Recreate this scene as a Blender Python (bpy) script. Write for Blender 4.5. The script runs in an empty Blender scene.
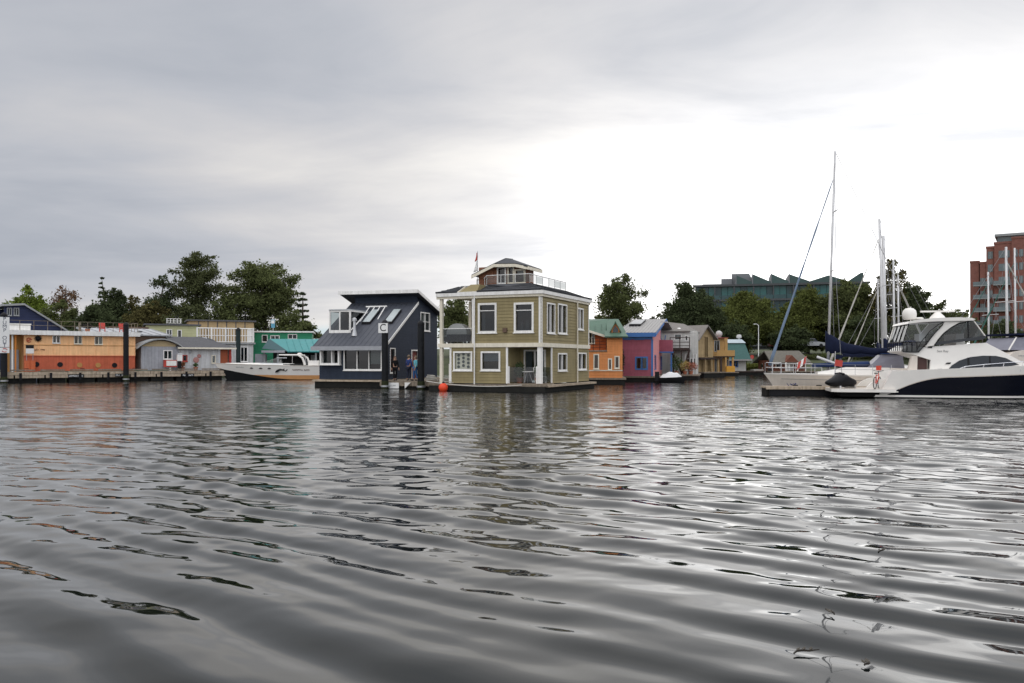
import bpy, math, random
import numpy as np
from mathutils import Vector, Matrix
R = math.radians
sc = bpy.context.scene
col = sc.collection
random.seed(7)

# ------------------------------------------------------------------ camera, sky, sun, exposure
F, HZ, CX, CH = 826.0, 360.0, 512.0, 2.0      # focal length and horizon in photo pixels, eye height in metres
cam_d = bpy.data.cameras.new('camera'); cam = bpy.data.objects.new('camera', cam_d); col.objects.link(cam)
cam.location = (0, 0, CH); cam.rotation_euler = (R(90), 0, 0)
cam_d.sensor_width = 36; cam_d.lens = F/1024*36; cam_d.shift_y = (HZ-341.5)/1024
cam_d.clip_start = 0.1; cam_d.clip_end = 6000
sc.camera = cam
SUN_AZ, SUN_EL = R(26), R(11)                   # to the right of the view, behind cloud
sun_dir = Vector((math.sin(SUN_AZ)*math.cos(SUN_EL), math.cos(SUN_AZ)*math.cos(SUN_EL), math.sin(SUN_EL)))
w = bpy.data.worlds.new('World'); sc.world = w; w.use_nodes = True
nt = w.node_tree; N = nt.nodes; L = nt.links; N.clear()
def nd(t, **k):
    n = N.new(t)
    for a, b in k.items(): setattr(n, a, b)
    return n
def mth(op, a, b=None, c=None, clamp=False):
    n = nd('ShaderNodeMath', operation=op, use_clamp=clamp)
    for i, x in enumerate((a, b, c)):
        if x is None: continue
        if isinstance(x, (int, float)): n.inputs[i].default_value = x
        else: L.new(x, n.inputs[i])
    return n.outputs[0]
tc = nd('ShaderNodeTexCoord'); sep = nd('ShaderNodeSeparateXYZ'); L.new(tc.outputs['Generated'], sep.inputs[0])
dx, dy, dz = sep.outputs
zz = mth('ADD', mth('ABSOLUTE', dz), 0.15)
comb = nd('ShaderNodeCombineXYZ'); L.new(mth('DIVIDE', dx, zz), comb.inputs[0]); L.new(mth('DIVIDE', dy, zz), comb.inputs[1])
def noise(vec, scale, detail, rough=.5, dist=0., off=(0, 0, 0), scl=(1, 1, 1), rot=0):
    mp = nd('ShaderNodeMapping'); mp.inputs['Location'].default_value = off; mp.inputs['Scale'].default_value = scl
    mp.inputs['Rotation'].default_value = (0, 0, rot)
    L.new(vec, mp.inputs[0])
    n = nd('ShaderNodeTexNoise'); n.inputs['Scale'].default_value = scale; n.inputs['Detail'].default_value = detail
    n.inputs['Roughness'].default_value = rough; n.inputs['Distortion'].default_value = dist
    L.new(mp.outputs[0], n.inputs['Vector']); return n.outputs['Fac']
def ramp(fac, stops):
    r = nd('ShaderNodeValToRGB'); L.new(fac, r.inputs[0]); e = r.color_ramp.elements
    while len(e) < len(stops): e.new(.5)
    for i, (p, c) in enumerate(stops): e[i].position = p; e[i].color = (*c, 1) if len(c) == 3 else c
    return r.outputs[0]
def mix(fac, a, b, mode='MIX'):
    m = nd('ShaderNodeMix', data_type='RGBA', blend_type=mode)
    if isinstance(fac, (int, float)): m.inputs[0].default_value = fac
    else: L.new(fac, m.inputs[0])
    for s, x in ((6, a), (7, b)):
        if isinstance(x, tuple): m.inputs[s].default_value = (*x, 1)
        else: L.new(x, m.inputs[s])
    return m.outputs[2]
V = comb.outputs[0]
n1 = noise(V, .55, 6, .5, .5, (3.1, 7.7, 0), (.8, 1.2, 1), .5)
n2 = noise(V, .2, 3, .5, .2, (9.4, 2.2, 0))
n3 = noise(V, 1.7, 6, .58, .6, (1.7, 4.2, 0), (.6, 1.15, 1), .25)
nn = mth('ADD', mth('MULTIPLY', n1, .55), mth('ADD', mth('MULTIPLY', n2, .3), mth('MULTIPLY', n3, .15)))
cloud = ramp(nn, [(.37, (.265, .283, .320)), (.44, (.322, .334, .365)), (.51, (.392, .390, .402)), (.585, (.49, .477, .463))])
dotn = nd('ShaderNodeVectorMath', operation='DOT_PRODUCT'); L.new(tc.outputs['Generated'], dotn.inputs[0]); dotn.inputs[1].default_value = sun_dir
dp = mth('MAXIMUM', dotn.outputs['Value'], 0.0)
low = mth('POWER', 2.718, mth('MULTIPLY', mth('POWER', mth('DIVIDE', dz, .195), 2.0), -1.0))   # thinnest cloud lies low, below the sun
glow = mth('ADD', mth('MULTIPLY', mth('POWER', dp, 8.0), .15), mth('MULTIPLY', mth('MULTIPLY', mth('POWER', dp, 17.0), low), 2.1))
glow = mth('MULTIPLY', glow, ramp(mth('ADD', mth('MULTIPLY', n1, .6), mth('MULTIPLY', n3, .4)), [(.40, (.45, .45, .45)), (.60, (1.15, 1.15, 1.15))]))
gcol = nd('ShaderNodeMix', data_type='RGBA', blend_type='MULTIPLY'); gcol.inputs[0].default_value = 1
gcol.inputs[6].default_value = (1, .985, .955, 1); L.new(glow, gcol.inputs[7])
cloud = mix(1.0, cloud, gcol.outputs[2], 'ADD')
# an overcast vault is brightest overhead (CIE overcast sky)
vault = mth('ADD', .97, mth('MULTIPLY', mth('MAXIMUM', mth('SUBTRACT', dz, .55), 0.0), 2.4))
# sky behind the viewer brightened as added fill for the walls facing that way
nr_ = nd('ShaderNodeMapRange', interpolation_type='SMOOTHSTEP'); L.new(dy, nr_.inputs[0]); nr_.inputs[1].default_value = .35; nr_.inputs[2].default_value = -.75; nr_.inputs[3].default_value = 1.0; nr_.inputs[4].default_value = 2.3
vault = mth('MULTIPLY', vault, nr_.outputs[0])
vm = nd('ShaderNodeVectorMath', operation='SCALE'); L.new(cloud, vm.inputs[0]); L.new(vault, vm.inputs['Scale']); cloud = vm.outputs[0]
sky = nd('ShaderNodeTexSky', sky_type='NISHITA'); sky.sun_disc = False; sky.sun_elevation = SUN_EL; sky.sun_rotation = SUN_AZ
sky.air_density = .8; sky.dust_density = 0; sky.ozone_density = 4
# thin breaks low in the cloud deck let the blue through
n4 = noise(V, .42, 5, .55, .3, (5.5, 1.3, 0), (.35, 1, 1), .1)
gap = mth('MULTIPLY', ramp(n4, [(.52, (0, 0, 0)), (.60, (1, 1, 1))]), ramp(mth('ABSOLUTE', dz), [(.05, (1, 1, 1)), (.13, (0, 0, 0))]), clamp=True)
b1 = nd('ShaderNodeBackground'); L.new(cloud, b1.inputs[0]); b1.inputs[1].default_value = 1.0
b2 = nd('ShaderNodeBackground'); L.new(mix(1.0, sky.outputs[0], (.9, 1.02, 1.15), 'MULTIPLY'), b2.inputs[0]); b2.inputs[1].default_value = .07
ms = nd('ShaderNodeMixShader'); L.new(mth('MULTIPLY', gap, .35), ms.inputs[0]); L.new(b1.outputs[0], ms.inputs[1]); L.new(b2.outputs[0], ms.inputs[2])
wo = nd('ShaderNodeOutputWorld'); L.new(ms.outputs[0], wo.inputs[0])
sl = bpy.data.lights.new('sun', 'SUN'); sun = bpy.data.objects.new('sun', sl); col.objects.link(sun)
sl.energy = 0.5; sl.angle = R(150); sl.color = (1, .96, .90)
sun.rotation_euler = (-sun_dir).to_track_quat('-Z', 'Y').to_euler(); sun.location = (30, 60, 60)
vs = sc.view_settings; vs.view_transform = 'Standard'; vs.look = 'None'; vs.gamma = 1; vs.use_curve_mapping = False; vs.exposure = 0.7
sc.cycles.max_bounces = 6; sc.cycles.transparent_max_bounces = 12; sc.cycles.use_denoising = True
sc.cycles.sample_clamp_indirect = 6

# ------------------------------------------------------------------ helpers
MATS = {}
def mat(name, rgb, rough=.75, var=.12, scale=2.0, metal=0., bump=0., streak=0., spec=None, emit=None):
    if name in MATS: return MATS[name]
    m = bpy.data.materials.new(name); m.use_nodes = True; t = m.node_tree; b = t.nodes['Principled BSDF']
    b.inputs['Roughness'].default_value = rough; b.inputs['Metallic'].default_value = metal
    b.inputs['Specular IOR Level'].default_value = spec if spec is not None else (.12 if max(rgb) < .06 and rough > .2 else .3)
    c = t.nodes.new('ShaderNodeTexCoord')
    n = t.nodes.new('ShaderNodeTexNoise'); n.inputs['Scale'].default_value = scale; n.inputs['Detail'].default_value = 5
    n.inputs['Roughness'].default_value = .65
    t.links.new(c.outputs['Object'], n.inputs['Vector'])
    r = t.nodes.new('ShaderNodeValToRGB'); e = r.color_ramp.elements
    e[0].position = .3; e[1].position = .7
    e[0].color = (*[max(0, x*(1-var)) for x in rgb], 1); e[1].color = (*[min(1, x*(1+var*.7)) for x in rgb], 1)
    t.links.new(n.outputs['Fac'], r.inputs[0]); out = r.outputs[0]
    # each piece a touch different from its neighbours
    oi = t.nodes.new('ShaderNodeObjectInfo'); hv = t.nodes.new('ShaderNodeHueSaturation')
    mr = t.nodes.new('ShaderNodeMapRange'); mr.inputs[3].default_value = 1-var*.35; mr.inputs[4].default_value = 1+var*.35
    t.links.new(oi.outputs['Random'], mr.inputs[0]); t.links.new(mr.outputs[0], hv.inputs['Value']); t.links.new(out, hv.inputs['Color']); out = hv.outputs[0]
    if streak:
        mp = t.nodes.new('ShaderNodeMapping'); mp.inputs['Scale'].default_value = (6, 6, .35); t.links.new(c.outputs['Object'], mp.inputs[0])
        n2 = t.nodes.new('ShaderNodeTexNoise'); n2.inputs['Scale'].default_value = 1.3; n2.inputs['Detail'].default_value = 4
        t.links.new(mp.outputs[0], n2.inputs['Vector'])
        r2 = t.nodes.new('ShaderNodeValToRGB'); r2.color_ramp.elements[0].position = .35; r2.color_ramp.elements[1].position = .62
        r2.color_ramp.elements[0].color = (1-streak, 1-streak*1.05, 1-streak*1.15, 1); r2.color_ramp.elements[1].color = (1, 1, 1, 1)
        t.links.new(n2.outputs['Fac'], r2.inputs[0])
        mx = t.nodes.new('ShaderNodeMix'); mx.data_type = 'RGBA'; mx.blend_type = 'MULTIPLY'; mx.inputs[0].default_value = 1
        t.links.new(out, mx.inputs[6]); t.links.new(r2.outputs[0], mx.inputs[7]); out = mx.outputs[2]
    t.links.new(out, b.inputs['Base Color'])
    if bump:
        bp = t.nodes.new('ShaderNodeBump'); bp.inputs['Strength'].default_value = bump; bp.inputs['Distance'].default_value = .03
        t.links.new(n.outputs['Fac'], bp.inputs['Height']); t.links.new(bp.outputs[0], b.inputs['Normal'])
    if emit: b.inputs['Emission Color'].default_value = (*emit, 1); b.inputs['Emission Strength'].default_value = 1
    MATS[name] = m; return m
def glass(name, tint=(.55, .6, .6), refl=.0):
    if name in MATS: return MATS[name]
    m = bpy.data.materials.new(name); m.use_nodes = True; t = m.node_tree; t.nodes.clear()
    o = t.nodes.new('ShaderNodeOutputMaterial'); tr = t.nodes.new('ShaderNodeBsdfTransparent'); oi = t.nodes.new('ShaderNodeObjectInfo'); rp = t.nodes.new('ShaderNodeValToRGB')
    rp.color_ramp.elements[0].color = (*[c*.65 for c in tint], 1); rp.color_ramp.elements[1].color = (*[min(1, c*1.25) for c in tint], 1); t.links.new(oi.outputs['Random'], rp.inputs[0]); t.links.new(rp.outputs[0], tr.inputs[0])
    g = t.nodes.new('ShaderNodeBsdfGlossy'); g.inputs['Roughness'].default_value = .02
    fr = t.nodes.new('ShaderNodeFresnel'); fr.inputs[0].default_value = 1.5; ge = t.nodes.new('ShaderNodeNewGeometry')
    ad = t.nodes.new('ShaderNodeMath'); ad.operation = 'ADD'; ad.use_clamp = True; ad.inputs[1].default_value = .005+refl
    t.links.new(fr.outputs[0], ad.inputs[0])
    bk = t.nodes.new('ShaderNodeMath'); bk.operation = 'SUBTRACT'; bk.use_clamp = True; t.links.new(ad.outputs[0], bk.inputs[0]); t.links.new(ge.outputs['Backfacing'], bk.inputs[1])
    mx = t.nodes.new('ShaderNodeMixShader'); t.links.new(bk.outputs[0], mx.inputs[0]); t.links.new(tr.outputs[0], mx.inputs[1]); t.links.new(g.outputs[0], mx.inputs[2])
    t.links.new(mx.outputs[0], o.inputs[0]); MATS[name] = m; return m

def tag(o, label=None, cat=None, group=None, kind=None):
    if label: o['label'] = label
    if cat: o['category'] = cat
    if group: o['group'] = group
    if kind: o['kind'] = kind
    return o
def thing(name, label, cat, loc=(0, 0, 0), deg=0, group=None):
    o = bpy.data.objects.new(name, None); col.objects.link(o); o.location = loc; o.rotation_euler = (0, 0, R(deg)); o.empty_display_size = .3
    return tag(o, label, cat, group)
def copy_tree(o, parent=None):
    c = o.copy(); col.objects.link(c); c.parent = parent
    for ch in list(o.children): copy_tree(ch, c)
    return c

class MB:
    def __init__(s): s.v = []; s.f = []
    def add(s, vs, fs):
        b = len(s.v); s.v += [tuple(p) for p in vs]; s.f += [tuple(b+i for i in f) for f in fs]; return s
    def box(s, x0, x1, y0, y1, z0, z1):
        return s.add([(x0,y0,z0),(x1,y0,z0),(x1,y1,z0),(x0,y1,z0),(x0,y0,z1),(x1,y0,z1),(x1,y1,z1),(x0,y1,z1)],
                     [(0,3,2,1),(4,5,6,7),(0,1,5,4),(1,2,6,5),(2,3,7,6),(3,0,4,7)])
    def hexa(s, p):            # 8 corners, bottom ring then top ring
        return s.add(p, [(0,3,2,1),(4,5,6,7),(0,1,5,4),(1,2,6,5),(2,3,7,6),(3,0,4,7)])
    def prism(s, ring0, ring1):
        n = len(ring0)
        return s.add(list(ring0)+list(ring1), [tuple(range(n))[::-1], tuple(range(n, 2*n))]+[(i, (i+1) % n, n+(i+1) % n, n+i) for i in range(n)])
    def ext(s, poly, a0, a1, ax='y'):
        f = {'y': lambda p, a: (p[0], a, p[1]), 'x': lambda p, a: (a, p[0], p[1]), 'z': lambda p, a: (p[0], p[1], a)}[ax]
        return s.prism([f(p, a0) for p in poly], [f(p, a1) for p in poly])
    def slab(s, pts, th):      # planar polygon given thickness along its normal (downwards/backwards)
        p = [Vector(q) for q in pts]; n = (p[1]-p[0]).cross(p[2]-p[0]).normalized()
        return s.prism([q-n*th for q in p], p)
    def path(s, pts, r, n=8, closed=False):
        pts = [Vector(p) for p in pts]; k = len(pts); rs = r if isinstance(r, (list, tuple)) else [r]*k
        rings = []; up = None
        for i, p in enumerate(pts):
            t = (pts[min(i+1, k-1)]-pts[max(i-1, 0)]).normalized()
            if up is None: up = Vector((0, 0, 1)) if abs(t.z) < .9 else Vector((1, 0, 0))
            a = t.cross(up).normalized(); b = a.cross(t).normalized(); up = b
            rings.append([p+(a*math.cos(2*math.pi*j/n)+b*math.sin(2*math.pi*j/n))*rs[i] for j in range(n)])
        vs = [q for rg in rings for q in rg]; fs = [(i*n+j, i*n+(j+1) % n, (i+1)*n+(j+1) % n, (i+1)*n+j) for i in range(k-1) for j in range(n)]
        fs += [tuple(range(n))[::-1], tuple(range((k-1)*n, k*n))]
        return s.add(vs, fs)
    def lathe(s, prof, c=(0, 0, 0), n=16, axis='z'):
        vs = []
        for (r, h) in prof:
            for j in range(n):
                a = 2*math.pi*j/n; q = (r*math.cos(a), r*math.sin(a), h)
                if axis == 'y': q = (q[0], q[2], q[1])
                if axis == 'x': q = (q[2], q[0], q[1])
                vs.append((q[0]+c[0], q[1]+c[1], q[2]+c[2]))
        k = len(prof); fs = [(i*n+j, i*n+(j+1) % n, (i+1)*n+(j+1) % n, (i+1)*n+j) for i in range(k-1) for j in range(n)]
        fs += [tuple(range(n))[::-1], tuple(range((k-1)*n, k*n))]
        return s.add(vs, fs)
    def sphere(s, c, r, n=16, m=8, sq=(1, 1, 1)):
        pr = [(max(1e-3, math.sin(math.pi*i/m))*r, -math.cos(math.pi*i/m)*r) for i in range(m+1)]
        b = MB(); b.lathe(pr, (0, 0, 0), n)
        return s.add([(x*sq[0]+c[0], y*sq[1]+c[1], z*sq[2]+c[2]) for x, y, z in b.v], b.f)
    def loft(s, rings, cap=True):
        n = len(rings[0]); k = len(rings)
        fs = [(i*n+j, i*n+j+1, (i+1)*n+j+1, (i+1)*n+j) for i in range(k-1) for j in range(n-1)]
        if cap: fs += [tuple(range(n))[::-1], tuple(range((k-1)*n, k*n))]
        return s.add([p for r in rings for p in r], fs)
    def build(s, name, m, parent=None, smooth=False, kind=None, label=None):
        me = bpy.data.meshes.new(name); me.from_pydata(s.v, [], s.f); me.validate()
        import bmesh
        bm = bmesh.new(); bm.from_mesh(me); bmesh.ops.recalc_face_normals(bm, faces=bm.faces); bm.to_mesh(me); bm.free()
        me.materials.append(m)
        if smooth:
            me.polygons.foreach_set('use_smooth', [True]*len(me.polygons))
            if smooth != 'all':
                try: me.set_sharp_from_angle(angle=R(40))
                except Exception: pass
        o = bpy.data.objects.new(name, me); col.objects.link(o)
        if parent: o.parent = parent
        if kind: o['kind'] = kind
        if label: o['label'] = label
        return o
def bx(name, m, parent, *a): return MB().box(*a).build(name, m, parent)

def P(px, py, Y): return Vector(((px-CX)/F*Y, Y, CH+(HZ-py)/F*Y))
class Frame:                   # a building's own axes: origin on the plan, turned by deg
    def __init__(s, ox, oy, deg):
        s.o = (ox, oy); s.deg = deg; c, n = math.cos(R(deg)), math.sin(R(deg)); s.x = (c, n); s.y = (-n, c)
    def w(s, lx, ly): return (s.o[0]+lx*s.x[0]+ly*s.y[0], s.o[1]+lx*s.x[1]+ly*s.y[1])
    def fx(s, px, ly):
        k = (px-CX)/F; X, Y = s.w(0, ly); return (k*Y-X)/(s.x[0]-k*s.x[1])
    def fy(s, px, lx):
        k = (px-CX)/F; X, Y = s.w(lx, 0); return (k*Y-X)/(s.y[0]-k*s.y[1])
    def z(s, py, lx, ly): return CH+(HZ-py)/F*s.w(lx, ly)[1]
class Face:                    # a wall plane: start point, run direction, outward normal (all in the frame's axes)
    def __init__(s, fr, p0, d, n): s.fr, s.p0, s.d, s.n = fr, p0, d, n
    def u(s, px):
        k = (px-CX)/F; X, Y = s.fr.w(*s.p0); a = s.fr.w(s.p0[0]+s.d[0], s.p0[1]+s.d[1]); return (k*Y-X)/((a[0]-X)-k*(a[1]-Y))
    def z(s, py, u): return s.fr.z(py, s.p0[0]+s.d[0]*u, s.p0[1]+s.d[1]*u)
    def pt(s, u, z, off=0.): return (s.p0[0]+s.d[0]*u+s.n[0]*off, s.p0[1]+s.d[1]*u+s.n[1]*off, z)
    def rect(s, x0, x1, y0, y1):          # photo rectangle -> (u0,u1,z0,z1)
        u0, u1 = s.u(x0), s.u(x1)
        if u0 > u1: u0, u1 = u1, u0
        um = (u0+u1)/2; return (u0, u1, s.z(y1, um), s.z(y0, um))
    def box(s, mb, u0, u1, z0, z1, o0, o1):
        return mb.hexa([s.pt(u0,z0,o1), s.pt(u1,z0,o1), s.pt(u1,z0,o0), s.pt(u0,z0,o0), s.pt(u0,z1,o1), s.pt(u1,z1,o1), s.pt(u1,z1,o0), s.pt(u0,z1,o0)])
    def trap(s, mb, t, o0, b1, t1):
        a, b, c, d, z0, z1 = t
        return mb.hexa([s.pt(a,z0,b1), s.pt(b,z0,b1), s.pt(b,z0,o0), s.pt(a,z0,o0), s.pt(c,z1,t1), s.pt(d,z1,t1), s.pt(d,z1,o0), s.pt(c,z1,o0)])
def strips(zs, Lf, Rf, ops):
    out = []
    for z0, z1 in zip(zs[:-1], zs[1:]):
        if z1-z0 < 1e-4: continue
        zm = (z0+z1)/2; cur = [(Lf(z0), Rf(z0), Lf(z1), Rf(z1))]
        if Rf(zm)-Lf(zm) < .02: continue
        for (a, b, c, d) in sorted(ops):
            if c < zm < d:
                nx = []
                for (l0, r0, l1, r1) in cur:
                    if b <= min(l0, l1) or a >= max(r0, r1): nx.append((l0, r0, l1, r1)); continue
                    if a > max(l0, l1)+.01: nx.append((l0, a, l1, a))
                    if b < min(r0, r1)-.01: nx.append((b, r0, b, r1))
                cur = nx
        out.append([(l0, r0, l1, r1, z0, z1) for (l0, r0, l1, r1) in cur])
    return out
def wall(root, face, z0, z1, Lf, Rf, ops, m, board=None, bmat=None, th=.15, name='wall', vert=None, brk=(), bname='siding_board'):
    """wall with real openings; board = lap siding exposure, vert = batten pitch"""
    if not callable(Lf): Lf = lambda z, k=Lf: k
    if not callable(Rf): Rf = lambda z, k=Rf: k
    zs = sorted({z0, z1, *[min(max(q, z0), z1) for o in ops for q in o[2:]], *[q for q in brk if z0 < q < z1]})
    mb = MB()
    for row in strips(zs, Lf, Rf, ops):
        for t in row: face.trap(mb, t, -th, 0, 0)
    o = mb.build(name, m, root)
    if board:
        n = max(1, round((z1-z0)/board)); hh = (z1-z0)/n
        for i in range(n):
            a, b = z0+i*hh, z0+(i+1)*hh-.006
            cuts = sorted({a, b, *[q for p in ops for q in p[2:] if a < q < b]})
            grp = []
            for row in strips(cuts, Lf, Rf, ops):
                for t in row:
                    hit = [g for g in grp if any(min(q[1], q[3]) > max(t[0], t[2]) and max(q[0], q[2]) < max(t[1], t[3]) and abs(q[5]-t[4]) < .01 for q in g)]
                    g = [q for h in hit for q in h]+[t]; grp = [h for h in grp if h not in hit]+[g]
            for g in grp:
                mb = MB()
                for t in g:
                    f0, f1 = (t[4]-a)/hh, (t[5]-a)/hh
                    face.trap(mb, t, .001, .034-.024*f0, .034-.024*f1)
                mb.build(bname, bmat or m, o)
    if vert:
        n = max(1, round((Rf(z0)-Lf(z0))/vert)); w_ = (Rf(z0)-Lf(z0))/n
        for i in range(n+1):
            u = Lf(z0)+i*w_; segs = [(z0, z1)]
            top = z1
            for (a, b, c, d) in ops:
                if a-.06 < u < b+.06:
                    segs = [q for s0, s1 in segs for q in ((s0, min(s1, c-.08)), (max(s0, d+.08), s1)) if q[1]-q[0] > .03]
            mb = MB()
            for s0, s1 in segs: face.box(mb, u-.022, u+.022, s0, s1, .001, .03)
            if segs: mb.build('batten', bmat or m, o)
    return o
def window(root, face, r, fm, pm, tw=.09, mull=(), bars=(), blind=None, bm=None, sill=True, proud=.06, name='window', deep=.09):
    u0, u1, z0, z1 = r; mb = MB()
    for a in ((u0-tw, u0, z0-tw, z1+tw), (u1, u1+tw, z0-tw, z1+tw), (u0, u1, z1, z1+tw), (u0, u1, z0-tw, z0)): face.box(mb, *a, -.05, proud)
    if sill: face.box(mb, u0-tw*1.4, u1+tw*1.4, z0-tw-.05, z0-tw, -.02, proud+.05)
    o = mb.build(name, fm, root)
    edges = [u0]+[u0+(u1-u0)*q for q in mull]+[u1]
    for q in mull:
        u = u0+(u1-u0)*q; face.box(MB(), u-.03, u+.03, z0, z1, -deep, proud-.02) ; mbm = MB(); face.box(mbm, u-.035, u+.035, z0, z1, -deep+.01, proud-.015); mbm.build('mullion', fm, o)
    for q in bars:
        z = z0+(z1-z0)*q; mbm = MB(); face.box(mbm, u0, u1, z-.025, z+.025, -deep+.015, proud-.03); mbm.build('glazing_bar', fm, o)
    for a, b in zip(edges[:-1], edges[1:]):
        mp = MB(); face.box(mp, a, b, z0, z1, -deep, -deep+.008); mp.build('pane', pm, o)
    if blind is None and pm is M_pane:
        q = WRG.random(); a = WRG.uniform(.18, .32); h = WRG.uniform(.35, .75)
        blind = [(0, a, 0, 1), (1-a*.8, 1, 0, 1)] if q < .4 else [(0, 1, h, 1)] if q < .65 else [(.1, .35, 0, h*.5), (.6, .8, 0, h*.4)] if q < .85 else None
        bm = WRG.choice((M_blind, M_curtain, M_curtain2))
    if blind:
        for (a, b, c, d) in blind:
            mp = MB(); face.box(mp, u0+(u1-u0)*a, u0+(u1-u0)*b, z0+(z1-z0)*c, z0+(z1-z0)*d, -deep-.045, -deep-.03); mp.build('blind', bm or M_blind, o)
    return o
def text(name, body, size, loc, rot, m, parent=None, align='CENTER', extr=.004):
    cu = bpy.data.curves.new(name, 'FONT'); cu.body = body; cu.size = size; cu.align_x = align; cu.align_y = 'CENTER'; cu.extrude = extr
    o = bpy.data.objects.new(name, cu); col.objects.link(o)
    dg = bpy.context.evaluated_depsgraph_get(); me = bpy.data.meshes.new_from_object(o.evaluated_get(dg))
    bpy.data.objects.remove(o); me.materials.clear(); me.materials.append(m)
    o = bpy.data.objects.new(name, me); col.objects.link(o); o.location = loc; o.rotation_euler = rot
    if parent: o.parent = parent
    return o
def ftext(name, body, size, face, u, z, off, m, parent, sx=1.):
    """lettering lying on a wall face"""
    a = math.atan2(face.d[1], face.d[0]); o = text(name, body, size, face.pt(u, z, off), (R(90), 0, a), m, parent); o.scale = (sx, 1, 1); return o
def scribble(name, face, r, off, m, parent, n, seed=1, gap=()):
    """strokes of lettering too small to read"""
    rg = random.Random(seed); mb = MB(); u0, u1, z0, z1 = r; w_ = (u1-u0)/n; h = z1-z0
    for i in range(n):
        if i in gap: continue
        a = u0+i*w_; b = a+w_*.74; t = w_*.2
        face.box(mb, a, a+t, z0+h*rg.uniform(0, .12), z1-h*rg.uniform(0, .35), off, off+.008)
        if rg.random() < .6: face.box(mb, b-t, b, z0+h*rg.uniform(0, .2), z1-h*rg.uniform(.1, .4), off, off+.008)
        zz_ = z0+h*rg.choice((.0, .3, .6)); face.box(mb, a+t, b-t, zz_, zz_+h*.2, off, off+.008)
    return mb.build(name, m, parent, kind='stuff')
M_blind = mat('pale_blind', (.62, .62, .58), .8, .05)
M_pane = glass('window_glass', (.50, .54, .55)); WRG = random.Random(21)
M_curtain = mat('grey_curtain', (.32, .33, .35), .9, .2, 9); M_curtain2 = mat('cream_curtain', (.55, .47, .36), .9, .2, 9)
M_dark = mat('dark_interior', (.03, .03, .03), .9)
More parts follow.
